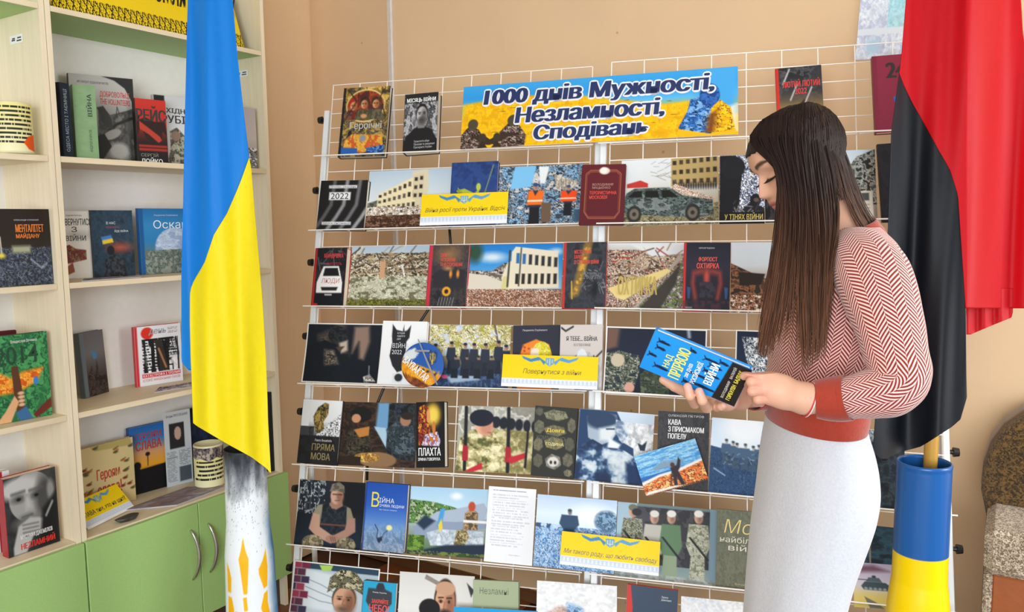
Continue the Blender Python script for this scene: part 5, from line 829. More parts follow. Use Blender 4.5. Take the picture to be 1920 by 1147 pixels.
# yellow signs on folded card
def fold_sign(c, dep0, dep1, z, label, art, texts):
    A = hit(c[6], c[7], (0, 0, z) if False else V3(0, 0, z), V3(0, 0, 1)); B = hit(c[4], c[5], V3(0, 0, z), V3(0, 0, 1)); X = unit(B - A); N = V3(X[1], -X[0], 0); D = A - N * dep1
    Nn = unit(N + V3(0, 0, .9)); M_, w, h = fit_frame(c, [(A, Nn)] * 4); r = sheet('caption_card', M_, w, h, c, art, 0); lettering(r, texts, w, h); return tag(r, label, 'card', CG)
fold_sign((145.5, 939, 223.6, 904, 247, 953, 149, 1001), 0, .05, z1 + .002, 'yellow caption card with a ribbon emblem lying on the lowest open shelf', card, [('СЛАВА тим, хто на щиті!', .04, .46, .96, .66, '2c3c34', .01, .1)])
m = MB()
# magazines lying flat
def flat(name, pts, z, th, art, label, cat, side='8c8894'):
    P = [sl(t, d, z + th) for t, d in zip(pts[::2], pts[1::2])]; TL, TR_, BR, BL = P
    nx, ny = 100, 44; cv = Cv(nx, ny, 4); art(cv); u = cv.X[..., None]; v_ = cv.Y[..., None]
    G = TL * (1 - u) * (1 - v_) + TR_ * u * (1 - v_) + BR * u * v_ + BL * (1 - u) * v_; me = grid_mesh(name, G - P[3]); me.flip_normals(); me.materials.append(PRINT); set_cols(me, s2l(np.clip(cv.I, 0, 1)))
    r = tag(link(name, me, None, Matrix.Translation(P[3])), label, cat, 'things lying flat in the bookcases')
    mb = MB(); Q = [p - P[3] for p in (TL, TR_, BR, BL)]; vs = [q - V3(0, 0, .0006) for q in Q] + [q - V3(0, 0, th - .0006) for q in Q]
    mb.add(vs, [(0, 3, 2, 1), (4, 5, 6, 7), (0, 1, 5, 4), (1, 2, 6, 5), (2, 3, 7, 6), (3, 0, 4, 7)]); mb.build('pages', mat('magazine_pages', 'b8b4bc', .6), r); return r
flat('magazine', (-.60, .13, -.33, .15, -.24, .03, -.47, .012), z1, .006, lambda c: (c.bg('b0aab8', 'a49ca8'), c.n(['b0aab8', '8c8088', '9c8478', '746c80'], 5, 5, 3, hard=False), c.l([.5, 0, .5, 1], .02, '5c5070')), 'open grey-violet magazine lying on the lowest open shelf', 'magazine')
flat('magazine', (-.44, .12, -.30, .10, -.33, .02, -.50, .06), z2, .004, lambda c: (c.bg('3c2c38', 'a89ca8'), c.n(['3c2c38', 'c0b8c4', '6c5c64', 'e0dce4'], 5, 3)), 'thin dark-covered brochure lying before the white red-dot book', 'magazine')
flat('magazine', (-.70, .10, -.50, .10, -.55, .02, -.76, .01), z3, .004, lambda c: (c.bg('4c4448', 'c8c4c8'), c.n(['4c4448', 'c8c4c8'], 5, 3)), 'thin brochure lying in front of the stormy dark book', 'magazine')
# dark stone
A = hit(252, 979, V3(0, 0, z1), V3(0, 0, 1)); bm = bmesh.new(); bmesh.ops.create_icosphere(bm, subdivisions=3, radius=1); rs = np.random.RandomState(5)
pl = [unit(rs.normal(size=3)) for _ in range(14)]
for q in bm.verts:
    p = np.array(q.co); s_ = min([1.0] + [.78 / max(p @ u, .01) for u in pl]); p = p * s_; q.co = (p[0] * .047, p[1] * .022, p[2] * .011 + .0105)
me = bpy.data.meshes.new('stone'); bm.to_mesh(me); bm.free(); me.materials.append(mat('dark_stone', '3a3834', .5, .3, 60, bump=.6))
st = tag(link('shell_fragment', me, None, Matrix.Translation(sl(-.645, .034, z1)) @ Matrix.Rotation(SH_YAW, 4, 'Z')), 'dark jagged metal fragment lying at the edge of the lowest open shelf', 'fragment')
# yellow sign on top board
def a_orn(c):
    c.bg('e8c818', 'f0d020')
    c.reg(0, .8, 1, .985); u = (c.X * 34) % 1; v_ = (c.Y - .8) / .18; pat = (np.abs(np.abs(u - .5) - np.abs(v_ - .5) * .8) < .09) | ((np.hypot((u - .5), (v_ - .5)) > .25) & (np.sin(c.X * 34 * 6.283 * 3) * np.sin(v_ * 16) > .35)); c.mix(c.m * pat, '1c1a14')
f0 = sl(-.815, .05, 0); zt = z5 + .001
r0, r1 = sl(-.78, .035, zt), sl(-.06, .035, zt); up_ = unit(V3(0, 0, 1) * .95 - SN * .31)
w = np.linalg.norm(r1 - r0); X = SS; Z = unit(np.cross(X, up_)); Mx = frameM(r0, X, up_, Z)
ys = sheet('caption_board', Mx, w, .30, (60, 0, 480, 80, 480, 270, 60, 190), a_orn, 0); lettering(ys, [('Моя країна - земля сильних', .04, .2, .98, .72, '1c1a14', .01, .25)], w, .30)
tag(ys, 'wide yellow board with dark ornament border leaning on top of the bookcase', 'sign board')
# ------------------------------------------------------------------ shell casings and flags
def zline(px, Y):                        # px column seen at world Y: height for a pixel row
    def f(y):
        r = ray(px, y); return (CAM + r * (Y / r[1]))[2]
    return f
def lathe_art(name, prof, c, art, facing, parent, M_, nz=150, na=90, half=1.62, mat_=None, rough=None):
    zz = np.array([p[1] for p in prof]); rr = np.array([p[0] for p in prof]); s = np.concatenate([[0], np.cumsum(np.hypot(np.diff(zz), np.diff(rr)))])
    t = np.linspace(0, s[-1], nz); Z = np.interp(t, s, zz); R = np.interp(t, s, rr)
    a = np.linspace(facing - math.pi, facing + math.pi, na * 2 + 1)[:-1]; A, ZZ = np.meshgrid(a, Z); RR = R[:, None] * np.ones_like(A)
    P = np.stack([RR * np.cos(A), RR * np.sin(A), ZZ], -1)
    I = art((A - facing), ZZ); me = grid_mesh(name, P, closed=True); me.materials.append(mat_ or PRINT); set_cols(me, s2l(np.clip(I, 0, 1)))
    me.polygons.foreach_set('use_smooth', [True] * len(me.polygons)); return link(name, me, parent, M_)
PAINT = attr_mat('gloss_paint', .28, .5); PAINTM = attr_mat('matte_spray_paint', .5, .4)
# left casing, white with painted trident
YL = 2.2; f = zline(465, YL); q = at(465, 1000, 1); r0_ = ray(466, 1000); cx_ = (CAM + r0_ * (YL / r0_[1]))
z = f; zt_ = z(838)
prof = [(.052, zt_ - .05), (.0535, zt_ - .002), (.0555, zt_), (.0570, zt_ - .002), (.0572, z(900)), (.0585, z(975)), (.0625, z(1003)), (.0672, z(1035)), (.0690, z(1090)), (.0715, z(1147)), (.0745, .3), (.0760, FZ + .03), (.0790, FZ + .028), (.0790, FZ + .002)]
CV = Cv(300, 380, 9); CV.bg('e6edf2', 'e9f0f4'); Wt = np.clip(1.05 - CV.Y * 3.6 + (CV.noise(10, 8) - .5) * .8, 0, 1); CV.mix(Wt, '1c2028'); rs = np.random.RandomState(3)
for i in range(420):
    y = rs.beta(1.1, 3.0) * .75; CV.e(rs.uniform(.05, .95), y, rs.uniform(.0014, .004), rs.uniform(.0012, .0035), '22262e')
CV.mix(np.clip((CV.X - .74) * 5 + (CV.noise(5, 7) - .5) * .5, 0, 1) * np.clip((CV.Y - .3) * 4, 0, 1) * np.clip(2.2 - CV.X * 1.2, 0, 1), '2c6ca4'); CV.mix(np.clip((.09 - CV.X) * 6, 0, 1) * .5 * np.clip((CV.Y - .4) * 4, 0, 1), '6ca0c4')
def lobe(pts): CV.p(pts, 'ece6d8', .004); CV.p([(x + (np.mean(pts[::2]) - x) * .1 if k % 2 == 0 else x) for k, x in enumerate(pts)], 'f2b408', .002)
lobe([.416, .495, .45, .57, .49, .62, .48, .68, .45, .825, .40, .825, .36, .66, .345, .62, .38, .57]); lobe([.14, .65, .2, .69, .235, .74, .22, .825, .14, .825])
lobe([.735, .585, .745, .7, .72, .805, .66, .81, .6, .72, .597, .69, .66, .65]); lobe([.39, .845, .44, .84, .45, .92, .40, .925]); lobe([.15, .85, .23, .85, .27, .92, .22, 1, .14, 1]); lobe([.66, .84, .72, .83, .71, .9, .75, 1, .66, 1, .6, .92])
CV.l([.28, .935, .56, .945], .012, 'e0a818'); lobe([.36, .965, .54, .96, .48, 1, .4, 1])
zt0, zt1 = z(835), z(1147)
def art_l(A, Z):
    u = np.clip(A / math.pi + .5, 0, 1); v = np.clip((zt0 - Z) / (zt0 - zt1), 0, 1); return CV.I[(v * 379).astype(int), (u * 299).astype(int)]
rootL = tag(link('shell_casing', None, M=Matrix.Translation((cx_[0], cx_[1], 0))), 'white spray-painted shell casing with yellow trident, under the blue and yellow flag', 'shell casing', 'painted shell casings used as flag stands')
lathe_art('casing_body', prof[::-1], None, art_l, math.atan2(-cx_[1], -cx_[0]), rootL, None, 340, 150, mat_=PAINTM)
m = MB(); m.tube([(0, 0, FZ + .012), (0, 0, FZ + .02)], .074, 40); m.build('casing_base', mat('old_brass', '8a7440', .4, metal=.8), rootL)
# right casing, blue above yellow
YR = 1.72; f = zline(1729, YR); r0_ = ray(1729, 960); cxr = (CAM + r0_ * (YR / r0_[1])); z = f; zt_ = z(864)
s_ = YR / 1500 * .98
prof = [(.052, zt_ - .12), (.0545, zt_ - .004), (.0575, zt_), (.0605, zt_ - .002), (.0612, zt_ - .006), (.0598, zt_ - .014), (.0600, zt_ - .02), (.0606, z(960)), (.0610, z(1060)), (.0618, z(1085)), (.0665, z(1112)), (.0700, z(1140)), (.0712, .5), (.074, FZ + .03), (.077, FZ + .028), (.077, FZ + .002)]
prof = [(r * YR / 1.86, zz_) for r, zz_ in prof]
zb_ = z(1033); 
def art_r(A, Z): w = np.clip((Z - zb_) / .0012 + .5, 0, 1)[..., None]; return hx('1a5aa0') * w + hx('f6d400') * (1 - w)
rootR = tag(link('shell_casing', None, M=Matrix.Translation((cxr[0], cxr[1], 0))), 'shell casing painted glossy blue above and yellow below, holding the red and black flag', 'shell casing', 'painted shell casings used as flag stands')
lathe_art('casing_body', prof[::-1], None, art_r, math.atan2(-cxr[1], -cxr[0]), rootR, None, 420, 60, mat_=PAINT)
m = MB(); m.tube([(0, 0, FZ + .012), (0, 0, FZ + .02)], .066, 40); m.build('casing_base', mat('old_brass', '8a7440', .4, metal=.8), rootR)

def cloth(name, rows, depth, parent, m, nx=90, ny=190, sub=None):
    ys = np.array([r[0] for r in rows], float); xl = [r[1] for r in rows]; xr = [r[2] for r in rows]; Y = np.linspace(ys[0], ys[-1], ny)
    L = np.interp(Y, ys, xl); R = np.interp(Y, ys, xr); k = np.ones(5) / 5
    P = np.zeros((ny, nx, 3))
    for j, y in enumerate(Y):
        for i in range(nx):
            u = i / (nx - 1); x = L[j] + (R[j] - L[j]) * u; P[j, i] = at(x, y, depth(x, y, u))
    me = grid_mesh(name, P); me.flip_normals(); me.materials.append(m); me.polygons.foreach_set('use_smooth', [True] * len(me.polygons)); o = link(name, me, parent)
    so = o.modifiers.new('hem', 'SOLIDIFY'); so.thickness = .0008; return o
sn = math.sin
FB = mat('flag_blue', '0c7ed8', .5, .02, 60, spec=.25, trans=.12); FY = mat('flag_yellow', 'f4e010', .5, .02, 60, spec=.25, trans=.12)
base = V3(cx_[0], cx_[1], 0)
fl1 = tag(link('flag', None), 'hanging blue and yellow flag in front of the bookcase', 'flag', 'flags standing in painted shell casings')
# folds follow lines running down the cloth, in metres of depth
def dL(x, y, u):
    t = (x - 346 - .03 * y) / 30
    return 2.15 + .012 * sn(t * 1.5 + .4 + y * .001) + .005 * sn(t * 2.9 + y * .003) + .0015 * sn(t * 5.1 - y * .006) + .02 * ((x - 420) / 80) ** 2 - .012 * math.exp(-((x - 385) / 14) ** 2)
right_edge = [(-70, 428), (0, 436), (105, 445), (209, 457), (279, 465.6), (296, 467.5), (314, 471), (400, 478), (430, 481), (555, 492), (674, 499), (760, 502), (786, 502.5), (887, 508)]
seam = [(296, 467), (335, 453), (360, 443), (400, 425.5), (440, 401), (492, 383.5), (510, 373), (527, 362.7), (540, 358), (552, 356), (604, 355.8), (674, 357.5), (694, 358.5)]
re_ = lambda y: float(np.interp(y, *zip(*right_edge))); se_ = lambda y: float(np.interp(y, *zip(*seam)))
rows = []
for y in list(range(-70, 296, 20)) + list(range(296, 694, 12)) + [694]:
    rows.append((y, float(np.interp(y, [-70, 0, 279, 400, 517, 679, 694], [353, 352, 345, 343, 340, 340, 354])), re_(y) if y < 296 else se_(y)))
cloth('blue_band', rows, dL, fl1, FB)
lower = [(296, 467), (694, 358.5), (740, 360), (793, 362), (798.5, 369), (832, 426), (857, 472), (878, 500), (887, 507)]
rows = [(y, (se_(y) if y < 694 else float(np.interp(y, *zip(*lower)))) , re_(y)) for y in [296.5] + list(range(300, 792, 10)) + [793, 796, 798.5, 806, 815, 824, 832, 845, 857, 866, 872, 878, 883, 886.5]]
cloth('yellow_band', rows, lambda x, y, u: dL(x, y, u) - .003, fl1, FY)
WOOD = mat('pole_wood', 'c09038', .4, .12, 20, stretch=(1, 1, .1))
m = MB(); m.tube([base + V3(0, .02, .03), base + V3(.0, .036, .95), base + V3(-.01, .06, 2.3)], .012, 14); m.build('flag_pole', WOOD, fl1, smooth=True)
FR = mat('flag_red', 'd40c1c', .5, .02, 60, spec=.25, trans=.4); FK = mat('flag_black', '0b0f16', .5, .05, 60, spec=.22)
fl2 = tag(link('flag', None), 'hanging red and black flag at the right edge, behind the woman', 'flag', 'flags standing in painted shell casings')
def dR(x, y, u):
    t = (x - 1690) / 34 + y * .0012
    return 1.62 + .022 * sn(t * 1.25) + .007 * sn(t * 2.3 + 1 - y * .003) + .0015 * sn(t * 4.7 + y * .004) + .05 * max(0, (x - 1812) / 110)
sk = [(137, 1687), (162, 1696), (190, 1710), (220, 1726.5), (275, 1757), (317, 1781), (366, 1797), (427, 1801), (519, 1807), (580, 1811), (700, 1812), (745, 1813)]
kf = lambda y: float(np.interp(y, *zip(*sk)))
bl = [(137, 1686.5), (248, 1671.5), (293, 1670), (409, 1666), (520, 1662), (650, 1652), (780, 1641), (847, 1637), (858, 1648)]
rows = [(y, float(np.interp(y, *zip(*bl))), kf(y)) for y in list(range(137, 745, 16)) + [745]]
rows += [(786, 1641, 1801), (800, 1640, 1785), (818, 1639, 1757), (830, 1638, 1738), (838, 1638, 1724), (844, 1638, 1700), (850, 1640, 1682), (857, 1648, 1668), (863, 1655, 1663)]
cloth('black_band', rows, lambda x, y, u: dR(x, y, u) + .001, fl2, FK, 110, 200)
rr2 = [(-60, 1910), (0, 1914.6), (60, 1918), (200, 1938), (578, 1948)]
rows = [(y, float(np.interp(y, [-60, 0, 110, 137], [1702, 1699, 1690, 1687])) if y < 137 else kf(y) - .5, float(np.interp(y, *zip(*rr2)))) for y in list(range(-60, 137, 16)) + list(range(137, 578, 14)) + [578]]
cloth('red_band', rows, dR, fl2, FR, 120, 190)
cloth('red_back_fold', [(540, 1811, 1899), (585, 1811.5, 1899), (595, 1812, 1897), (610, 1812, 1860), (627, 1812, 1820)], lambda x, y, u: 1.68 + .004 * sn(x * .2), fl2, FR, 40, 40)
b = V3(cxr[0] + .018, cxr[1] + .02, 0)
m = MB(); m.tube([b + V3(0, -.02, .03), b + V3(.006, -.0, 1.0), b + V3(.016, -.005, 2.3)], .0145, 14); m.build('flag_pole', WOOD, fl2, smooth=True)

# ------------------------------------------------------------------ armchair at the right edge
def boucle(name, c1, c2, sc_):
    m = mat(name, c1, .95, .1, 8, sheen=.2); nt = m.node_tree; b = nt.nodes['Principled BSDF']; v = nt.nodes.new('ShaderNodeTexNoise'); v.inputs['Scale'].default_value = sc_; v.inputs['Detail'].default_value = 6; v.inputs['Distortion'].default_value = 1.6
    tc = [x for x in nt.nodes if x.type == 'TEX_COORD'][0]; nt.links.new(tc.outputs['Object'], v.inputs['Vector']); r = nt.nodes.new('ShaderNodeValToRGB'); r.color_ramp.elements[0].position = .43; r.color_ramp.elements[1].position = .58
    r.color_ramp.elements[0].color = (*s2l(hx(c2)), 1); r.color_ramp.elements[1].color = (*s2l(hx(c1)), 1); nt.links.new(v.outputs[0], r.inputs[0]); nt.links.new(r.outputs[0], b.inputs['Base Color'])
    bp = nt.nodes.new('ShaderNodeBump'); bp.inputs['Strength'].default_value = .9; bp.inputs['Distance'].default_value = .006; nt.links.new(v.outputs[0], bp.inputs['Height']); nt.links.new(bp.outputs[0], b.inputs['Normal']); return m
BR1 = boucle('brown_boucle', '80602f', '3c2a18', 110); BR2 = boucle('light_boucle', 'dccdb6', '7c6650', 150); PIP = mat('brown_velvet', '6a4a24', .8, .1, 20, sheen=.4); LEA = mat('brown_leatherette', '9c5428', .5, .06, 30, bump=.3)
ch = tag(link('armchair', None), 'brown bouclé armchair with light speckled armrest, cut off at the right edge', 'armchair')
pl0 = sl(TW - .30, 0, 0); ax = SN; inv3 = lambda P: np.array([(P - pl0) @ SN, (P - pl0) @ SS, P[2]])
out = [inv3(hit(x, y, pl0, SS)) for x, y in ((1839, 1147), (1838, 985), (1837, 934), (1841, 892), (1856, 850), (1882, 815), (1920, 790))]
MC = frameM(pl0, SN, SS, (0, 0, 1)); ch.matrix_local = MC
xs = [p[0] for p in out]; zs = [p[2] for p in out]; x0 = xs[0]; xm = xs[-1] + .17; L_ = [(x0, .12), (x0, zs[1])] + [(a, b_) for a, b_ in zip(xs[2:], zs[2:])] + [(xs[-1] + .09, zs[-1] + .03), (xm, zs[-1] + .037)]
full = L_ + [(2 * xm - a, b_) for a, b_ in L_[::-1][1:]]
def slab(name, poly, y0, y1, m, bulge=0, parent=ch, inset=.0):
    n_ = len(poly); c = np.mean(poly, 0); mb = MB(); rings = []
    prof_ = [(y0, .93), (y0 + .012, .985), (y0 + .03, 1), (y1 - .03, 1), (y1 - .012, .985), (y1, .93)]; vs = []
    for y, s in prof_:
        for a in poly: d = (np.array(a) - c); L = np.linalg.norm(d); d = d * (1 - (1 - s) * .12 / max(L, .12) * 1.6); vs.append((c[0] + d[0], y, c[1] + d[1]))
    k = len(prof_); f = [(i * n_ + j, (i + 1) * n_ + j, (i + 1) * n_ + (j + 1) % n_, i * n_ + (j + 1) % n_) for i in range(k - 1) for j in range(n_)]
    vs.append((c[0], y0 - bulge, c[1])); f += [(len(vs) - 1, j, (j + 1) % n_) for j in range(n_)]; vs.append((c[0], y1, c[1])); f += [(len(vs) - 1, (k - 1) * n_ + (j + 1) % n_, (k - 1) * n_ + j) for j in range(n_)]
    mb.add(vs, f); return mb.build(name, m, parent, smooth=True)
# finer outline
ff = []
for a, b_ in zip(full, full[1:] + full[:1]):
    for t in (0, .33, .66): ff.append((a[0] + (b_[0] - a[0]) * t, a[1] + (b_[1] - a[1]) * t))
slab('backrest', ff, .06, .20, BR1, .02); slab('backrest_shell', [(a + (xm - a) * -.008, b_ + .004) for a, b_ in ff], .11, .235, PIP)
az = inv3(hit(1846, 972, pl0 - SS * .45, SS)); ax0 = x0 + .002
for k, xa in enumerate((ax0, 2 * xm - ax0 - .13)):
    m = MB(); top = .60
    pts = []
    w_ = .13; a_top = .728
    m.bevbox((xa, -.18, a_top - .115), (xa + w_, .10, a_top), .020); m.build('armrest', BR2, ch)
    m = MB(); m.bevbox((xa + .002, -.172, FZ + .13), (xa + .022, .10, a_top - .112), .006); m.bevbox((xa + w_ - .022, -.172, FZ + .13), (xa + w_ - .002, .10, a_top - .112), .006); m.build('arm_side', BR2, ch)
    m = MB(); m.bevbox((xa + .021, -.168, FZ + .13), (xa + w_ - .021, .08, a_top - .113), .004); m.build('arm_panel', LEA, ch)
m = MB(); m.bevbox((ax0 + .135, -.24, .22), (2 * xm - ax0 - .135, .08, .42), .04); m.build('seat_cushion', BR1, ch)
for k in range(4): m = MB(); m.tube([(ax0 + .05 if k % 2 == 0 else 2 * xm - ax0 - .05, -.13 if k < 2 else .18, FZ + .001), (ax0 + .05 if k % 2 == 0 else 2 * xm - ax0 - .05, -.13 if k < 2 else .18, .13)], [.016, .022], 10); m.build('leg', WOOD, ch)
# ------------------------------------------------------------------ the woman
import openvdb
D0 = 1.42; KP = D0 / F_PX
HC = at(1495, 310, D0); HF = -.9205 * CR - .3907 * CU; HU = -.3907 * CR + .9205 * CU; HS = -FWD
def ip(z, t): a = np.array(t, float); a = a[np.argsort(a[:, 0])]; return np.interp(z, a[:, 0], a[:, 1])
FR_ = [(100, -5), (95, 25), (85, 48), (75, 62), (55, 75), (40, 78.5), (25, 78.5), (12, 74), (5, 72), (-10, 70), (-24, 71), (-38, 73), (-45, 72), (-52, 70), (-60, 67), (-66, 66.5), (-72, 69), (-78, 66.5), (-84, 57), (-90, 36)]
BK_ = [(100, -25), (95, -50), (85, -68), (75, -78), (55, -87), (25, -90), (5, -86), (-24, -68), (-38, -52), (-56, -32), (-72, -12), (-80, -2), (-90, 12)]
WD_ = [(100, 10), (97, 30), (90, 46), (80, 57), (65, 65), (45, 70), (25, 71), (5, 69), (-14, 66), (-28, 62), (-42, 56), (-56, 49), (-66, 41), (-75, 31), (-83, 21), (-90, 9)]
NS_ = [(12, 0), (5, 4.5), (-3, 8.5), (-11, 12.8), (-18, 15.5), (-24, 17.5), (-29, 17.2), (-33, 12), (-37, 3), (-41, 0)]
NW_ = [(12, 6.5), (-11, 8), (-20, 10.5), (-28, 14.5), (-34, 14.5), (-41, 12)]
def to_head(P): d = (P - HC) / KP; return d @ HF, d @ HS, d @ HU
def head_sdf(P, grow=0.):
    X, Y, Z = to_head(P); f = ip(Z, FR_); b = ip(Z, BK_); w = ip(Z, WD_) + grow; c = (f + b) / 2 + 8
    A = f - c + grow; B = c - b + grow; a = np.abs(Y)
    if not grow:
        A = A + ip(Z, NS_) * np.exp(-(Y / ip(Z, NW_)) ** 2)
        A = A - 8.5 * np.exp(-((a - 30) / 17) ** 2 - ((Z - 5) / 11) ** 2) + 6.0 * np.exp(-((a - 30) / 11.5) ** 2 - ((Z + 1) / 7.5) ** 2)
        A = A + 3.4 * np.exp(-(Y / 21) ** 2 - ((Z + 47) / 3.6) ** 2) + 3.4 * np.exp(-(Y / 18) ** 2 - ((Z + 56.5) / 3.8) ** 2) - 1.4 * np.exp(-(Y / 26) ** 2 - ((Z + 51.6) / 1.6) ** 2)
        A = A + 2.5 * np.exp(-((a - 28) / 18) ** 2 - ((Z - 24) / 7) ** 2)
    dx = X - c; L = np.where(dx > 0, A, B); e = 2.25; rho = ((np.abs(dx) / L) ** e + (a / w) ** e) ** (1 / e)
    d = (rho - 1) * np.minimum(L, w)
    return np.maximum(np.maximum(d, (Z - 100 - grow) * .8), (-90 - grow - Z) * .8) * KP
VX = .0026
class Field:
    def __init__(s, lo, hi, vx=VX):
        s.lo = np.array(lo, float); s.vx = vx; s.n = np.ceil((np.array(hi) - s.lo) / vx).astype(int); s.d = np.full(s.n, .03, np.float32)
    def put(s, lo, hi, fn, k=0., sub=False):
        i0 = np.maximum(((np.array(lo) - s.lo) / s.vx).astype(int), 0); i1 = np.minimum(((np.array(hi) - s.lo) / s.vx).astype(int) + 2, s.n)
        if (i1 <= i0).any(): return
        g = np.stack(np.meshgrid(*[s.lo[a] + s.vx * np.arange(i0[a], i1[a]) for a in range(3)], indexing='ij'), -1)
        v = fn(g); t = s.d[i0[0]:i1[0], i0[1]:i1[1], i0[2]:i1[2]]
        if k: h = np.clip(.5 + .5 * (t - v) / k, 0, 1); r = t * (1 - h) + v * h - k * h * (1 - h)
        else: r = np.minimum(t, v)
        s.d[i0[0]:i1[0], i0[1]:i1[1], i0[2]:i1[2]] = np.clip(r, -.03, .03)
    def cap(s, a, b, ra, rb, k=.006):
        a = np.array(a, float); b = np.array(b, float); m = max(ra, rb) + .022
        def fn(g):
            ab = b - a; t = np.clip(((g - a) @ ab) / (ab @ ab), 0, 1); return np.linalg.norm(g - a - t[..., None] * ab, axis=-1) - (ra + (rb - ra) * t)
        s.put(np.minimum(a, b) - m, np.maximum(a, b) + m, fn, k)
    def chain(s, pts, rs, k=.006):
        for i in range(len(pts) - 1): s.cap(pts[i], pts[i + 1], rs[i], rs[i + 1], k)
    def ell(s, c, r, k=.01, R=None):
        c = np.array(c, float); r = np.array(r, float); m = r.max() + .02
        def fn(g):
            q = (g - c); q = q @ R.T if R is not None else q; q0 = np.linalg.norm(q / r, axis=-1); q1 = np.linalg.norm(q / (r * r), axis=-1) + 1e-9; return q0 * (q0 - 1) / q1
        s.put(c - m, c + m, fn, k)
    def mesh(s, name):
        g = openvdb.FloatGrid(background=.03); g.copyFromArray(s.d, tolerance=0); g.transform = openvdb.createLinearTransform(voxelSize=s.vx)
        p, t, q = g.convertToPolygons(isovalue=0., adaptivity=0.); p = np.asarray(p) + s.lo
        me = bpy.data.meshes.new(name); me.vertices.add(len(p)); me.vertices.foreach_set('co', p.astype(np.float32).ravel())
        nq, nt_ = len(q), len(t); me.loops.add(nq * 4 + nt_ * 3); me.polygons.add(nq + nt_)
        me.loops.foreach_set('vertex_index', np.concatenate([np.asarray(q, np.int32).ravel(), np.asarray(t, np.int32).ravel()]))
        me.polygons.foreach_set('loop_start', np.concatenate([np.arange(0, nq * 4, 4), nq * 4 + np.arange(0, nt_ * 3, 3)]).astype(np.int32))
        me.polygons.foreach_set('use_smooth', [True] * (nq + nt_)); me.update(calc_edges=True); me.validate()
        me.update(); 
        return me, p
W = at
pel = W(1528, 900, 1.42); foot = W(1490, 1147, 1.42); footL = V3(foot[0] - .05, foot[1] - .06, FZ + .002); footR = V3(foot[0] - .02, foot[1] + .09, FZ + .002)
B = Field(V3(.20, .98, FZ - .01), V3(.78, 1.72, 1.50), .004)          # trunk, arms inside the sleeves, legs
B.chain([W(1585, 442, 1.43), W(1575, 560, 1.42), W(1545, 700, 1.42), pel], [.040, .075, .068, .08], .03)
B.cap(W(1590, 500, 1.30), W(1585, 500, 1.54), .030, .030, .02)
for s_, ft in ((-1, footL), (1, footR)):
    hp = pel + V3(-.02, .05 * s_, -.05); kn = (hp * .45 + ft * .55) + V3(-.02, 0, 0); B.chain([hp, kn, ft + V3(0, 0, .07)], [.06, .045, .030], .02); B.chain([ft + V3(.02, 0, .035), ft + V3(-.12, 0, .025)], [.03, .022], .01)
near = [W(1625, 510, 1.28), W(1676, 700, 1.175), W(1590, 747, 1.193), W(1512, 748, 1.213)]; B.chain([near[0], near[1], W(1645, 734, 1.18), near[2], near[3]], [.028, .022, .022, .0225, .0215], .004)
far = [W(1590, 505, 1.54), W(1558, 700, 1.57), W(1470, 738, 1.49), W(1390, 743, 1.40)]; B.chain(far, [.032, .028, .0235, .020], .01)
H = Field(HC - V3(.13, .13, .16), HC + V3(.15, .13, .13), .0017)    # head and neck
H.put(HC - .15, HC + .13, head_sdf)
for s_ in (-1, 1): H.ell(HC + HF * -14 * KP + HS * 68 * KP * s_ + HU * -2 * KP, (.008, .006, .017), .004)
H.chain([HC + HF * -30 * KP + HU * -25 * KP, W(1555, 395, 1.425), W(1586, 448, 1.43)], [.048, .043, .044], .012)
N = Field(V3(.20, 1.13, 1.0), V3(.50, 1.47, 1.27), .0013)           # hands and wrists
N.cap(near[2], near[3], .0235, .0215, .004); N.cap(far[2], far[3], .0235, .020, .004)
wr = W(1514, 748, 1.213)
hand = [((1438, 703, 1.206), (1415, 696, 1.197), (1404, 699, 1.204), (1395, 705, 1.2130)), ((1430, 717, 1.199), (1409, 716, 1.193), (1405, 722, 1.212), (1413, 725, 1.232)),
        ((1433, 732, 1.199), (1411, 733, 1.193), (1408, 739, 1.212), (1417, 741, 1.232)), ((1442, 747, 1.204), (1421, 749, 1.197), (1418, 754, 1.213), (1427, 756, 1.230))]
for i, q in enumerate(hand):
    p = [W(*a) for a in q]; N.chain([wr + (p[0] - wr) * .1, wr + (p[0] - wr) * .6, p[0]], [.0180, .0130, .0096], .012)
    N.chain(p, [.0088, .0081, .0073, .0064] if i < 3 else [.0080, .0073, .0065, .0058], .0014)
p = [W(*a) for a in ((1492, 744, 1.228), (1455, 736, 1.247), (1425, 722, 1.2575), (1400, 713, 1.2560))]; N.chain(p, [.0165, .0125, .0092, .0080], .004)
wf = W(1385, 744, 1.395); nails = []
farh = [((1322, 738, 1.315), (1290, 737, 1.302), (1264, 725, 1.300), (1243, 712, 1.298)), ((1322, 750, 1.305), (1303, 756, 1.262), (1294, 742, 1.232), (1289, 725, 1.2315)),
        ((1334, 756, 1.300), (1325, 764, 1.258), (1317, 751, 1.226), (1311, 734, 1.2255)), ((1348, 755, 1.305), (1345, 763, 1.275), (1352, 762, 1.262), (1356, 760, 1.258))]
for i, q in enumerate(farh):
    p = [W(*a) for a in q]; N.chain([wf, wf + (p[0] - wf) * .55, p[0]], [.0175, .0130, .0100], .012); N.chain(p, [.0092, .0084, .0076, .0065] if i < 3 else [.0080, .0073, .0065, .0058], .0014)
    if i in (1, 2): nails.append(p[3] + HS * .006 + CU * .001)
N.chain([W(*a) for a in ((1372, 738, 1.372), (1350, 722, 1.335), (1326, 708, 1.313), (1308, 700, 1.305))], [.015, .0115, .0092, .0078], .004)
bm = bmesh.new()
for f_ in (B, H, N):
    m_, p_ = f_.mesh('person'); bm.from_mesh(m_); bpy.data.meshes.remove(m_)
me = bpy.data.meshes.new('person'); bm.to_mesh(me); bm.free()
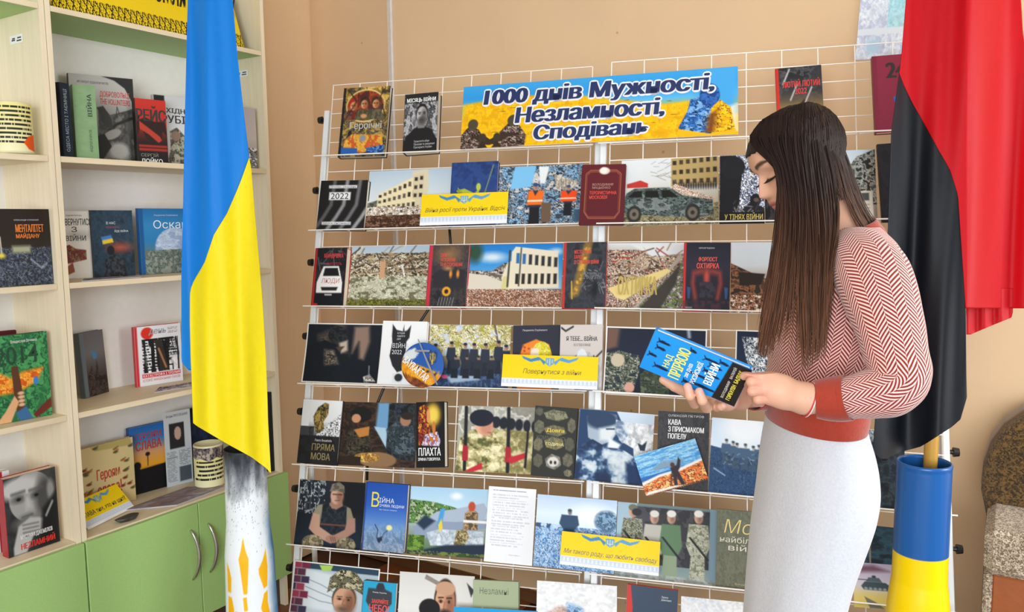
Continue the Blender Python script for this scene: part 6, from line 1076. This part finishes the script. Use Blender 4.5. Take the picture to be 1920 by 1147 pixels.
P = np.zeros(len(me.vertices) * 3, np.float32); me.vertices.foreach_get('co', P); P = P.reshape(-1, 3).astype(float)
X, Y, Z = to_head(P); a = np.abs(Y); nv = len(P); C = np.tile(hx('dcaa8e'), (nv, 1))
def blend(m, h, k=1.): C[:] = C * (1 - (m * k)[:, None]) + hx(h) * (m * k)[:, None]
hd = (np.abs(X) < 110) & (np.abs(Z) < 102) & (a < 90)
blend(np.exp(-((a - 42) / 16) ** 2 - ((Z + 22) / 15) ** 2) * hd, 'e09888', .35); blend(np.exp(-(Y / 16) ** 2 - ((Z + 25) / 9) ** 2) * (X > 74) * hd, 'e0a090', .4)
lipz = np.where(Z > -51.6, -47.5 + .006 * Y ** 2 * -1, -56.5); blend(np.clip(1.6 - np.abs(Z - lipz) / 3.4, 0, 1) * np.clip((24 - a) / 5, 0, 1) * (X > 52) * hd, 'c4706c', .9); blend(np.exp(-((Z + 51.8) / 1.0) ** 2) * (a < 23) * (X > 50) * hd, '8a4440', .8)
bz = 24 + 4.5 * np.sin(np.clip((a - 12) / 40, 0, 1) * 2.6) - .0; bw = np.clip(3.9 - np.clip((a - 34) / 12, 0, 1) * 2.4, .8, 4); blend(np.clip(1.5 - np.abs(Z - bz) / bw, 0, 1) * np.clip((a - 9) / 4, 0, 1) * np.clip((54 - a) / 6, 0, 1) * (X > 25) * hd, '3c2820', .9)
ez = -4.5 + .018 * (a - 30) ** 2 * .6; blend(np.clip(1.5 - np.abs(Z - ez) / 1.7, 0, 1) * np.clip((a - 15) / 4, 0, 1) * np.clip((48 - a) / 3, 0, 1) * (X > 30) * hd, '2a1a16', .95); blend(np.exp(-((a - 30) / 14) ** 2 - ((Z - 7) / 5) ** 2) * (X > 40) * hd, 'c08c78', .45)
for q in nails: blend(np.clip(1.4 - np.linalg.norm((P - q) / V3(.0055, .006, .0075), axis=1), 0, 1), 'e8a8a0', .9)
knk = np.zeros(nv)
for q in hand:
    for k in (0, 1): knk += np.exp(-(np.linalg.norm(P - W(*q[k]), axis=1) / .012) ** 2)
blend(np.clip(knk, 0, 1), 'd88c7c', .35)
SKIN = attr_mat('skin', .48, .4, sss=.12); me.materials.append(SKIN); set_cols(me, s2l(C))
woman = tag(link('person', me), 'long-haired woman in profile in a red zigzag sweater and pale skirt, reading a book', 'person')
# closed-lid lashes
m = MB()
for s_ in (-1, 1):
    for i in range(22):
        t = i / 21; aa = 17 + 29 * t; zz = -5 + .0108 * (aa - 30) ** 2; xx = float(np.interp(zz, [-24, 5], [71, 66])) - .0165 * max(aa - 14, 0) ** 1.75 * 1.0 + 1.0
        b0 = HC + HF * xx * KP + HS * aa * s_ * KP + HU * zz * KP; m.tube([b0, b0 + (HF * 5.5 + HS * 1.5 * s_ * (t - .3) * 4 - HU * 3.2) * KP, b0 + (HF * 9 + HS * 2.2 * s_ * (t - .3) * 4 - HU * 3.6) * KP], [.0005, .0004, .0001], 3)
m.build('eyelashes', mat('lash_black', '1c1210'), woman)
# ---- clothes
def ringloft(name, rings, mats, parent, n=96, wob=None, cols=None, uv=None, th=0, cap=False):
    V = []; S = [0]
    for k, (c, ax_, ay_, ra, rb) in enumerate(rings):
        t = np.linspace(0, 2 * math.pi, n, endpoint=False); e = 1.0
        V.append(np.array(c) + np.outer(np.cos(t) * ra, ax_) + np.outer(np.sin(t) * rb, ay_))
    V = np.array(V)
    if wob is not None: V = wob(V)
    me = grid_mesh(name, V, closed=True); me.polygons.foreach_set('use_smooth', [True] * len(me.polygons))
    for m_ in (mats if isinstance(mats, list) else [mats]): me.materials.append(m_)
    # uv in metres: u around, v along
    cen = V.mean(1); sv = np.concatenate([[0], np.cumsum(np.linalg.norm(np.diff(cen, axis=0), axis=1))]); per = np.linalg.norm(np.diff(V, axis=1), axis=2).sum(1)
    um = per.max(); lay = me.attributes.new('pat', 'FLOAT_VECTOR', 'CORNER'); H_, W_2 = V.shape[:2]; vi = np.zeros(len(me.loops), np.int32); me.loops.foreach_get('vertex_index', vi)
    i = vi // W_2; j = vi % W_2; U = j / W_2; ls = np.zeros(len(me.polygons), np.int32); me.polygons.foreach_get('loop_start', ls)
    J = j.reshape(-1, 4); wrap = (J.max(1) - J.min(1)) > W_2 / 2; Uq = U.reshape(-1, 4).copy(); Uq[wrap] = np.where(Uq[wrap] < .5, Uq[wrap] + 1, Uq[wrap])
    d = np.zeros((len(vi), 3), np.float32); d[:, 0] = Uq.ravel() * um; d[:, 1] = sv[i]; lay.data.foreach_set('vector', d.ravel())
    o = link(name, me, parent); 
    if th: so = o.modifiers.new('thick', 'SOLIDIFY'); so.thickness = th; so.offset = 1
    return o
def herring(name, colw, pitch, slope):
    m = bpy.data.materials.new(name); m.use_nodes = True; nt = m.node_tree; b = nt.nodes['Principled BSDF']; b.inputs['Roughness'].default_value = .85; b.inputs['Sheen Weight'].default_value = .25; b.inputs['Specular IOR Level'].default_value = .2
    at_ = nt.nodes.new('ShaderNodeAttribute'); at_.attribute_name = 'pat'; sx = nt.nodes.new('ShaderNodeSeparateXYZ'); nt.links.new(at_.outputs['Vector'], sx.inputs[0])
    def mt(op, a, b_=None):
        n_ = nt.nodes.new('ShaderNodeMath'); n_.operation = op
        for k, v in enumerate((a, b_)):
            if v is None: continue
            if isinstance(v, (int, float)): n_.inputs[k].default_value = v
            else: nt.links.new(v, n_.inputs[k])
        return n_.outputs[0]
    u = mt('DIVIDE', sx.outputs[0], colw); fr = mt('FRACT', u); tri = mt('ABSOLUTE', mt('SUBTRACT', mt('MULTIPLY', mt('PINGPONG', u, 1.0), 1.0), 0.0))
    s_ = mt('ADD', mt('DIVIDE', sx.outputs[1], pitch), mt('ADD', mt('MULTIPLY', tri, slope), mt('MULTIPLY', mt('FLOOR', u), .5))); w = mt('PINGPONG', s_, .5); k = nt.nodes.new('ShaderNodeMapRange'); k.inputs[1].default_value = .215; k.inputs[2].default_value = .275; nt.links.new(w, k.inputs[0])
    mx = nt.nodes.new('ShaderNodeMix'); mx.data_type = 'RGBA'; nt.links.new(k.outputs[0], mx.inputs[0]); mx.inputs[6].default_value = (*s2l(hx('eac8c0')), 1); mx.inputs[7].default_value = (*s2l(hx('8c2a24')), 1); nt.links.new(mx.outputs[2], b.inputs['Base Color'])
    bp = nt.nodes.new('ShaderNodeBump'); bp.inputs['Strength'].default_value = .35; bp.inputs['Distance'].default_value = .001; nt.links.new(k.outputs[0], bp.inputs['Height']); nt.links.new(bp.outputs[0], b.inputs['Normal']); return m
HER = herring('herringbone_knit', .0185, .0068, 2.3)
RUST = mat('rust_rib_knit', '9c2f18', .85, .07, 200, sheen=.3, bump=.2); SKIRT = mat('pale_melange_jersey', 'c6c8ce', .85, .05, 260, sheen=.3, bump=.2)
XW = V3(1, 0, 0); YW_ = V3(0, 1, 0)
def R2(y, cx, hw, lat, d=D0): return (at(cx, y, d), XW, YW_, hw * d / F_PX, lat)
def dens(rs, m=6):
    out_ = []
    A_ = [np.array([*at(r[1], r[0], D0), r[2] * KP, r[3]]) for r in rs]; t = np.arange(len(A_)); tt = np.linspace(0, len(A_) - 1, (len(A_) - 1) * m + 1); A_ = np.array(A_)
    k = np.array([.25, .5, .25]); cols_ = [np.interp(tt, t, A_[:, i]) for i in range(5)]
    for _ in range(6):
        for c_ in cols_: c_[1:-1] = .25 * c_[:-2] + .5 * c_[1:-1] + .25 * c_[2:]
    return [(V3(a, b_, c_), XW, YW_, d, e) for a, b_, c_, d, e in zip(*cols_)]
tor = dens([(426, 1601, 42, .056), (438, 1599, 54, .074), (454, 1591, 70, .118), (476, 1580, 86, .155), (510, 1570, 96, .170), (550, 1563, 102, .170), (600, 1559, 101, .164), (640, 1554, 99, .157), (680, 1545, 91, .146), (715, 1533, 86, .138), (745, 1527, 80, .134), (756, 1527, 80, .134)])
def wob1(V):
    h = np.arange(V.shape[0])[:, None] / V.shape[0]; t = np.linspace(0, 2 * math.pi, V.shape[1], endpoint=False)[None]; c = V.mean(1, keepdims=True)
    f_ = 1 + .012 * np.sin(5 * t + 9 * h) * h + .010 * np.sin(11 * t - 14 * h) * np.clip(h * 2 - .6, 0, 1) + .01 * np.sin(h * 40 + 2 * np.cos(t)) * np.clip((h - .72) * 4, 0, 1); return c + (V - c) * f_[..., None]
sw = ringloft('sweater', tor, HER, woman, 120, wob1)
hem = dens([(742, 1527, 81, .137), (750, 1527, 84, .141), (768, 1527, 83, .140), (783, 1526, 81, .138), (789, 1526, 80, .136)])
ringloft('sweater_hem', hem, RUST, sw, 96, None, th=.002)
nk = []
cA = at(1598, 440, 1.43); dA = unit(CR * .93 + CU * .36); dN = unit(np.cross(dA, -FWD)); dN = dN if dN[2] > 0 else -dN
for s_, g in ((-.016, 1.10), (-.006, 1.08), (.006, 1.0), (.013, .97), (.016, .93), (.012, .88)): nk.append((cA + dN * s_, dA, YW_, .047 * g, .062 * g))
ringloft('sweater_collar', nk, RUST, sw, 64, None)
def sleeve(name, pts, cuff, mats, parent):
    A_ = np.array([[*at(p[0], p[1], p[2]), p[3]] for p in pts]); t = np.arange(len(A_)); tt = np.linspace(0, len(A_) - 1, (len(A_) - 1) * 10 + 1); cc = [np.interp(tt, t, A_[:, i]) for i in range(4)]
    for _ in range(14):
        for c_ in cc: c_[1:-1] = .25 * c_[:-2] + .5 * c_[1:-1] + .25 * c_[2:]
    C_ = np.stack(cc[:3], 1); rg = []; up = V3(0, -1, 0)
    for i in range(len(C_)):
        d = unit(C_[min(i + 1, len(C_) - 1)] - C_[max(i - 1, 0)]); x = unit(np.cross(up, d)); y = np.cross(d, x); up = y; rg.append((C_[i], x, y, cc[3][i], cc[3][i]))
    def wb(V):
        c = V.mean(1, keepdims=True); h = np.arange(V.shape[0])[:, None] / V.shape[0]; t_ = np.linspace(0, 2 * math.pi, V.shape[1], endpoint=False)[None]
        f_ = 1 + .028 * np.sin(h * 34 + 1.5 * np.sin(t_)) * np.exp(-((h - .55) / .16) ** 2) + .02 * np.sin(h * 60 + 2 * t_) * np.clip((h - .7) * 4, 0, 1) + .012 * np.sin(3 * t_ + 7 * h); return c + (V - c) * f_[..., None]
    return ringloft(name, rg, mats, parent, 72, wb if not cuff else None, th=.0015 if cuff else 0)
sleeve('sleeve', [(1597, 470, 1.38, .040), (1615, 484, 1.31, .052), (1636, 515, 1.262, .0575), (1652, 560, 1.228, .0545), (1666, 610, 1.200, .0490), (1678, 655, 1.182, .045), (1686, 692, 1.170, .0425), (1687, 716, 1.167, .0410), (1665, 732, 1.170, .040), (1630, 739, 1.180, .036), (1595, 745, 1.192, .032), (1580, 747, 1.198, .0295)], False, HER, sw)
sleeve('cuff', [(1592, 745, 1.192, .0330), (1575, 747, 1.20, .0335), (1552, 748, 1.206, .0315), (1530, 748, 1.212, .0275)], True, RUST, sw)
sleeve('sleeve', [(1592, 470, 1.46, .040), (1590, 500, 1.53, .052), (1580, 580, 1.575, .050), (1570, 660, 1.58, .046), (1558, 705, 1.575, .043), (1520, 728, 1.54, .038), (1475, 737, 1.50, .033)], False, HER, sw)
sleeve('cuff', [(1485, 736, 1.505, .0315), (1450, 738, 1.47, .030), (1412, 741, 1.425, .0255)], True, RUST, sw)
skr = dens([(774, 1527, 77, .130), (800, 1527, 82, .134), (830, 1529, 90, .141), (865, 1530, 96, .148), (905, 1529, 99, .152), (945, 1523, 98, .152), (990, 1512, 94, .148), (1050, 1498, 86, .140), (1110, 1488, 81, .134), (1180, 1480, 78, .130), (1300, 1478, 86, .14), (1450, 1466, 86, .14), (1700, 1450, 88, .145)])
def wob2(V):
    c = V.mean(1, keepdims=True); h = np.arange(V.shape[0])[:, None] / V.shape[0]; t_ = np.linspace(0, 2 * math.pi, V.shape[1], endpoint=False)[None]; return c + (V - c) * (1 + .012 * np.sin(6 * t_ + 3 * h) * h * 2 + .008 * np.sin(11 * t_ + 5 * h) * h)[..., None]
ringloft('skirt', skr, SKIRT, woman, 96, wob2)
for ft in (footL, footR):
    m = MB(); m.tube([ft + V3(.045, 0, .03), ft + V3(.02, 0, .036), ft + V3(-.05, 0, .032), ft + V3(-.11, 0, .026), ft + V3(-.145, 0, .02)], [.020, .036, .036, .034, .015], 16); m.build('shoe', mat('white_shoe', 'e8e8e8', .5), woman, smooth=True)
# bracelet of two cords
for k, hc in enumerate(('c83a34', 'eee4dc')):
    c = W(1514, 749, 1.213) + CR * .0022 * k; d_ = unit(W(1512, 747, 1.213) - W(1500, 747, 1.213) - CU * .001); x = unit(np.cross(d_, FWD)); y = np.cross(d_, x); d2 = unit(CU * .0 + x)
    m = MB(); pts = [c + (x * math.cos(t) + y * math.sin(t)) * .0262 + d_ * .004 * math.cos(t) for t in np.linspace(0, 2 * math.pi, 40)]; m.tube(pts, .0011, 6); m.build('bracelet_cord', mat('cord_' + hc, hc, .6), woman, smooth=True)

# ---- hair
G = [[(1462, 211, 1.43), (1418, 238, 1.415), (1402, 260, 1.41), (1408, 276, 1.40), (1436, 284, 1.372), (1458, 293, 1.356), (1463, 330, 1.352), (1462, 380, 1.35), (1459, 430, 1.345), (1448, 500, 1.328), (1436, 570, 1.322), (1426, 630, 1.322)],
     [(1470, 208, 1.425), (1425, 238, 1.39), (1406, 266, 1.385), (1432, 281, 1.366), (1460, 298, 1.352), (1464, 350, 1.35), (1464, 400, 1.347), (1462, 440, 1.34), (1452, 500, 1.322), (1440, 570, 1.315), (1428, 640, 1.315), (1418, 684, 1.315)],
     [(1480, 205, 1.42), (1440, 235, 1.37), (1438, 262, 1.362), (1464, 300, 1.346), (1473, 360, 1.342), (1475, 420, 1.335), (1469, 490, 1.312), (1456, 570, 1.305), (1442, 640, 1.305), (1432, 690, 1.308)],
     [(1490, 202, 1.42), (1462, 232, 1.356), (1465, 275, 1.346), (1482, 320, 1.339), (1488, 390, 1.332), (1486, 450, 1.318), (1480, 530, 1.292), (1470, 600, 1.288), (1458, 655, 1.295)],
     [(1500, 200, 1.42), (1485, 232, 1.352), (1490, 290, 1.337), (1501, 350, 1.332), (1506, 430, 1.318), (1503, 500, 1.292), (1502, 570, 1.275), (1506, 640, 1.272), (1512, 716, 1.275)],
     [(1508, 199, 1.42), (1505, 232, 1.35), (1512, 300, 1.335), (1521, 370, 1.329), (1526, 450, 1.307), (1526, 530, 1.275), (1526, 600, 1.265), (1527, 660, 1.262), (1520, 700, 1.268)],
     [(1514, 200, 1.42), (1525, 238, 1.352), (1535, 310, 1.337), (1544, 380, 1.328), (1548, 450, 1.298), (1546, 520, 1.268), (1545, 590, 1.260), (1544, 650, 1.258), (1536, 690, 1.262)],
     [(1520, 202, 1.42), (1543, 245, 1.36), (1559, 310, 1.345), (1570, 375, 1.338), (1572, 425, 1.312), (1562, 480, 1.272), (1553, 540, 1.264), (1551, 590, 1.260), (1547, 640, 1.260)],
     [(1524, 204, 1.425), (1553, 250, 1.365), (1572, 310, 1.352), (1584, 355, 1.35), (1594, 385, 1.36), (1607, 410, 1.366), (1624, 434, 1.37)],
     [(1530, 206, 1.44), (1569, 258, 1.40), (1588, 308, 1.39), (1601, 346, 1.39), (1616, 390, 1.40), (1638, 424, 1.405), (1656, 450, 1.41)]]
def resample(g, n=26):
    A_ = np.array(g, float); d = np.concatenate([[0], np.cumsum(np.hypot(np.diff(A_[:, 0]), np.diff(A_[:, 1])))]); t = np.linspace(0, d[-1], n); o_ = np.stack([np.interp(t, d, A_[:, i]) for i in range(3)], 1)
    for _ in range(3): o_[1:-1] = .25 * o_[:-2] + .5 * o_[1:-1] + .25 * o_[2:]
    return o_
GR = np.array([resample(g) for g in G]); rs = np.random.RandomState(11)
def gpt(s): s = min(max(s + 1, 0), len(GR) - 1.0001); i = int(s); f_ = s - i; return GR[i] * (1 - f_) + GR[i + 1] * f_
unit_rows = lambda v: v / np.linalg.norm(v, axis=1)[:, None]
V_, F_, CC = [], [], []; nb = 0; NS = 1700
for k in range(NS):
    s = rs.uniform(-1, 8) if k % 4 else rs.uniform(-1, 1); lay = rs.rand(); 
    if 2.1 < s < 2.9 and rs.rand() < .45: s = rs.choice([1.4, 3.2]) + rs.uniform(-.6, .6)
    p = gpt(s).copy(); L = int(26 * rs.uniform(.80, 1.0)) if s < 6.5 else 26; p = p[:L]; n_ = len(p); t = np.linspace(0, 1, n_)
    ph = rs.uniform(0, 6.28, 3); p[:, 0] += (rs.normal() * 3.0 + 2.2 * np.sin(t * 7 + ph[0])) * t ** .8; p[:, 1] += rs.normal() * 1.5; p[:, 2] += lay * .014 * np.sin(np.clip(t * 3, 0, 1.57)) + .002 * np.sin(t * 9 + ph[1]) - .003 * (1 - lay)
    if 6.2 < s < 6.95: p = p[:max(4, int((p[:, 1] < 372 + rs.uniform(-14, 10)).sum()))]; t = t[:len(p)]; n_ = len(p)
    Q = np.array([at(*q) for q in p])
    for _ in range(3):
        sd = head_sdf(Q, 6.0 + 2.5 * lay); push = np.clip(-sd, 0, .03) * (sd < 0); Q = Q + unit_rows(Q - HC) * push[:, None]
    r = .0011 * (1 - .75 * t ** 3) * rs.uniform(.7, 1.3)
    d = np.gradient(Q, axis=0); d /= np.linalg.norm(d, axis=1)[:, None]; x = np.cross(d, FWD); x /= np.linalg.norm(x, axis=1)[:, None]; y = np.cross(d, x)
    ring = np.stack([Q + (x * math.cos(a_) + y * math.sin(a_)) * r[:, None] for a_ in (0.52, 2.62, 4.71)], 1); V_.append(ring.reshape(-1, 3))
    i = np.arange(n_ - 1)[:, None] * 3; j = np.arange(3)[None]; q_ = np.stack([i + j, i + (j + 1) % 3, i + 3 + (j + 1) % 3, i + 3 + j], -1).reshape(-1, 4) + nb; F_.append(q_); nb += n_ * 3
    br = rs.uniform(.75, 1.3); tt_ = np.clip((t - .35) * 1.6, 0, 1)[:, None]; c_ = (hx('251814') * (1 - tt_) + hx('6c4834') * tt_) * br; CC.append(np.repeat(c_, 3, 0))
V_ = np.concatenate(V_); F_ = np.concatenate(F_); me = bpy.data.meshes.new('hair'); me.vertices.add(len(V_)); me.vertices.foreach_set('co', V_.astype(np.float32).ravel()); me.loops.add(len(F_) * 4); me.loops.foreach_set('vertex_index', F_.ravel().astype(np.int32))
me.polygons.add(len(F_)); me.polygons.foreach_set('loop_start', np.arange(0, len(F_) * 4, 4, dtype=np.int32)); me.polygons.foreach_set('use_smooth', [True] * len(F_)); me.update(calc_edges=True)
HAIR = attr_mat('hair_strands', .55, .18); me.materials.append(HAIR); set_cols(me, s2l(np.clip(np.concatenate(CC), 0, 1))); hair = link('hair', me, woman)
# scalp mass below the strands
Hs = Field(HC - .16, HC + .16, .003)
def cap_fn(g):
    X, Y, Z = to_head(g); d = head_sdf(g, 3.0); lim = np.interp(np.abs(Y), [0, 30, 60, 80], [86, 74, 42, 30]) ; lim = np.where(Z > 58, 120, np.where(Z > 50, lim * 1.0 + (Z - 50) * 5, np.interp(np.abs(Y), [0, 40, 60, 80], [62, 52, 36, 26])))
    return np.maximum(d, np.maximum((X - lim) * KP, (-75 - Z) * KP))
Hs.put(HC - .155, HC + .155, cap_fn); cm, cp = Hs.mesh('hair_mass'); cm.materials.append(mat('hair_under', '1e1411', .7, .2, 60, stretch=(1, 1, .2))); link('hair_mass', cm, hair)
# sheets of hair under the strands
for a0_, b0_, nm in ((-.6, 6.15, .8), (6.15, 8, 1.0)):
    n1 = 60; n2 = int(26 * nm); P_ = np.zeros((n2, n1, 3))
    for j in range(n1):
        s = a0_ + (b0_ - a0_) * j / (n1 - 1); g = gpt(s); cut = n2
        for i in range(n2): q = g[i]; P_[i, j] = at(q[0], q[1], q[2] + .012)
    if nm < 1:
        me = grid_mesh('hair_sheet', P_); ls = []; bm = bmesh.new(); bm.from_mesh(me); bm.verts.ensure_lookup_table(); kill = []
        for i in range(n2):
            for j in range(n1):
                s = -.6 + 6.75 * j / (n1 - 1); lim = 26 * (.66 - .14 * math.exp(-((s - 2.45) / .55) ** 2) + .03 * math.sin(j * 2.1))
                if i > lim: kill.append(bm.verts[i * n1 + j])
        bmesh.ops.delete(bm, geom=kill, context='VERTS'); bm.to_mesh(me); bm.free()
    else:
        me = grid_mesh('hair_sheet', P_); bm = bmesh.new(); bm.from_mesh(me); bm.verts.ensure_lookup_table()
        kill = [bm.verts[i * n1 + j] for j in range(n1) for i in range(n2) if 6.15 + 1.85 * j / (n1 - 1) < 6.95 and gpt(6.15 + 1.85 * j / (n1 - 1))[i][1] > 362]
        bmesh.ops.delete(bm, geom=kill, context='VERTS'); bm.to_mesh(me); bm.free()
    me.materials.append(MATS['hair_under']); me.polygons.foreach_set('use_smooth', [True] * len(me.polygons)); o = link('hair_sheet', me, hair); so = o.modifiers.new('t', 'SOLIDIFY'); so.thickness = .006

# ---- the book in her hands
nB = unit(V3(-.3, -1, -.22)); oB = at(1395, 700, 1.222); cB = (1228, 621, 1410, 691, 1377, 765, 1202, 687)
def a_held(c):
    c.bg('1c90e0', '1a88d8'); c.p([.80, 0, 1, 0, 1, 1, .76, 1], '201814'); rs = np.random.RandomState(7)
    for x, y, L in ((.13, .2, .13), (.12, .36, .1), (.07, .58, .09), (.2, .8, .16), (.42, .12, .07), (.62, .17, .16), (.68, .28, .14), (.56, .62, .2), (.66, .84, .26), (.7, .5, .12), (.47, .88, .06), (.63, .44, .1), (.74, .12, .1)):
        c.p([x - L * .5, y - .02, x - L * .2, y - .035, x + L * .3, y - .02, x + L * .5, y + .01, x + L * .3, y + .04, x - L * .2, y + .03, x - L * .5, y + .03, x - L * .42, y + .0], '101c34'); c.l([x - L * .56, y - .06, x - L * .42, y, x - L * .56, y + .06], .012, '101c34')
Mh, w, h = fit_frame(cB, [(oB, nB)] * 4)
hb, hc_ = book_at('book', Mh, w, h, cB, a_held, .017, '1a86d4', '1a86d4', mat('white_pages', 'f2f0ea', .7, .08, 4, stretch=(1, 1, 220)))
lettering(hc_, [('НАД', .19, .42, .27, .74, 'f0e04c', .02, 0, 1), ('ПРІРВОЮ', .28, .14, .40, .92, 'f0e04c', .03, 0, 1), ('200 ДНІВ', .43, .42, .475, .78, 'f0f0f0', .02, 0, 1), ('РОСІЙСЬКОЇ', .49, .3, .555, .86, 'f0f0f0', .02, 0, 1), ('ВІЙНИ', .60, .2, .71, .74, 'f4f4f4', .03, 0, 1), ('ВОЛОДИМИР   ВАЛЕРІЙ', .83, .1, .87, .9, 'd8d4d0', .0, 0, 1), ('ГОРБУЛІН  БАДРАК', .89, .12, .94, .9, 'f0e04c', .02, 0, 1)], w, h)
tag(hb, 'bright blue book with bomb silhouettes and a black band, held by the woman', 'book')
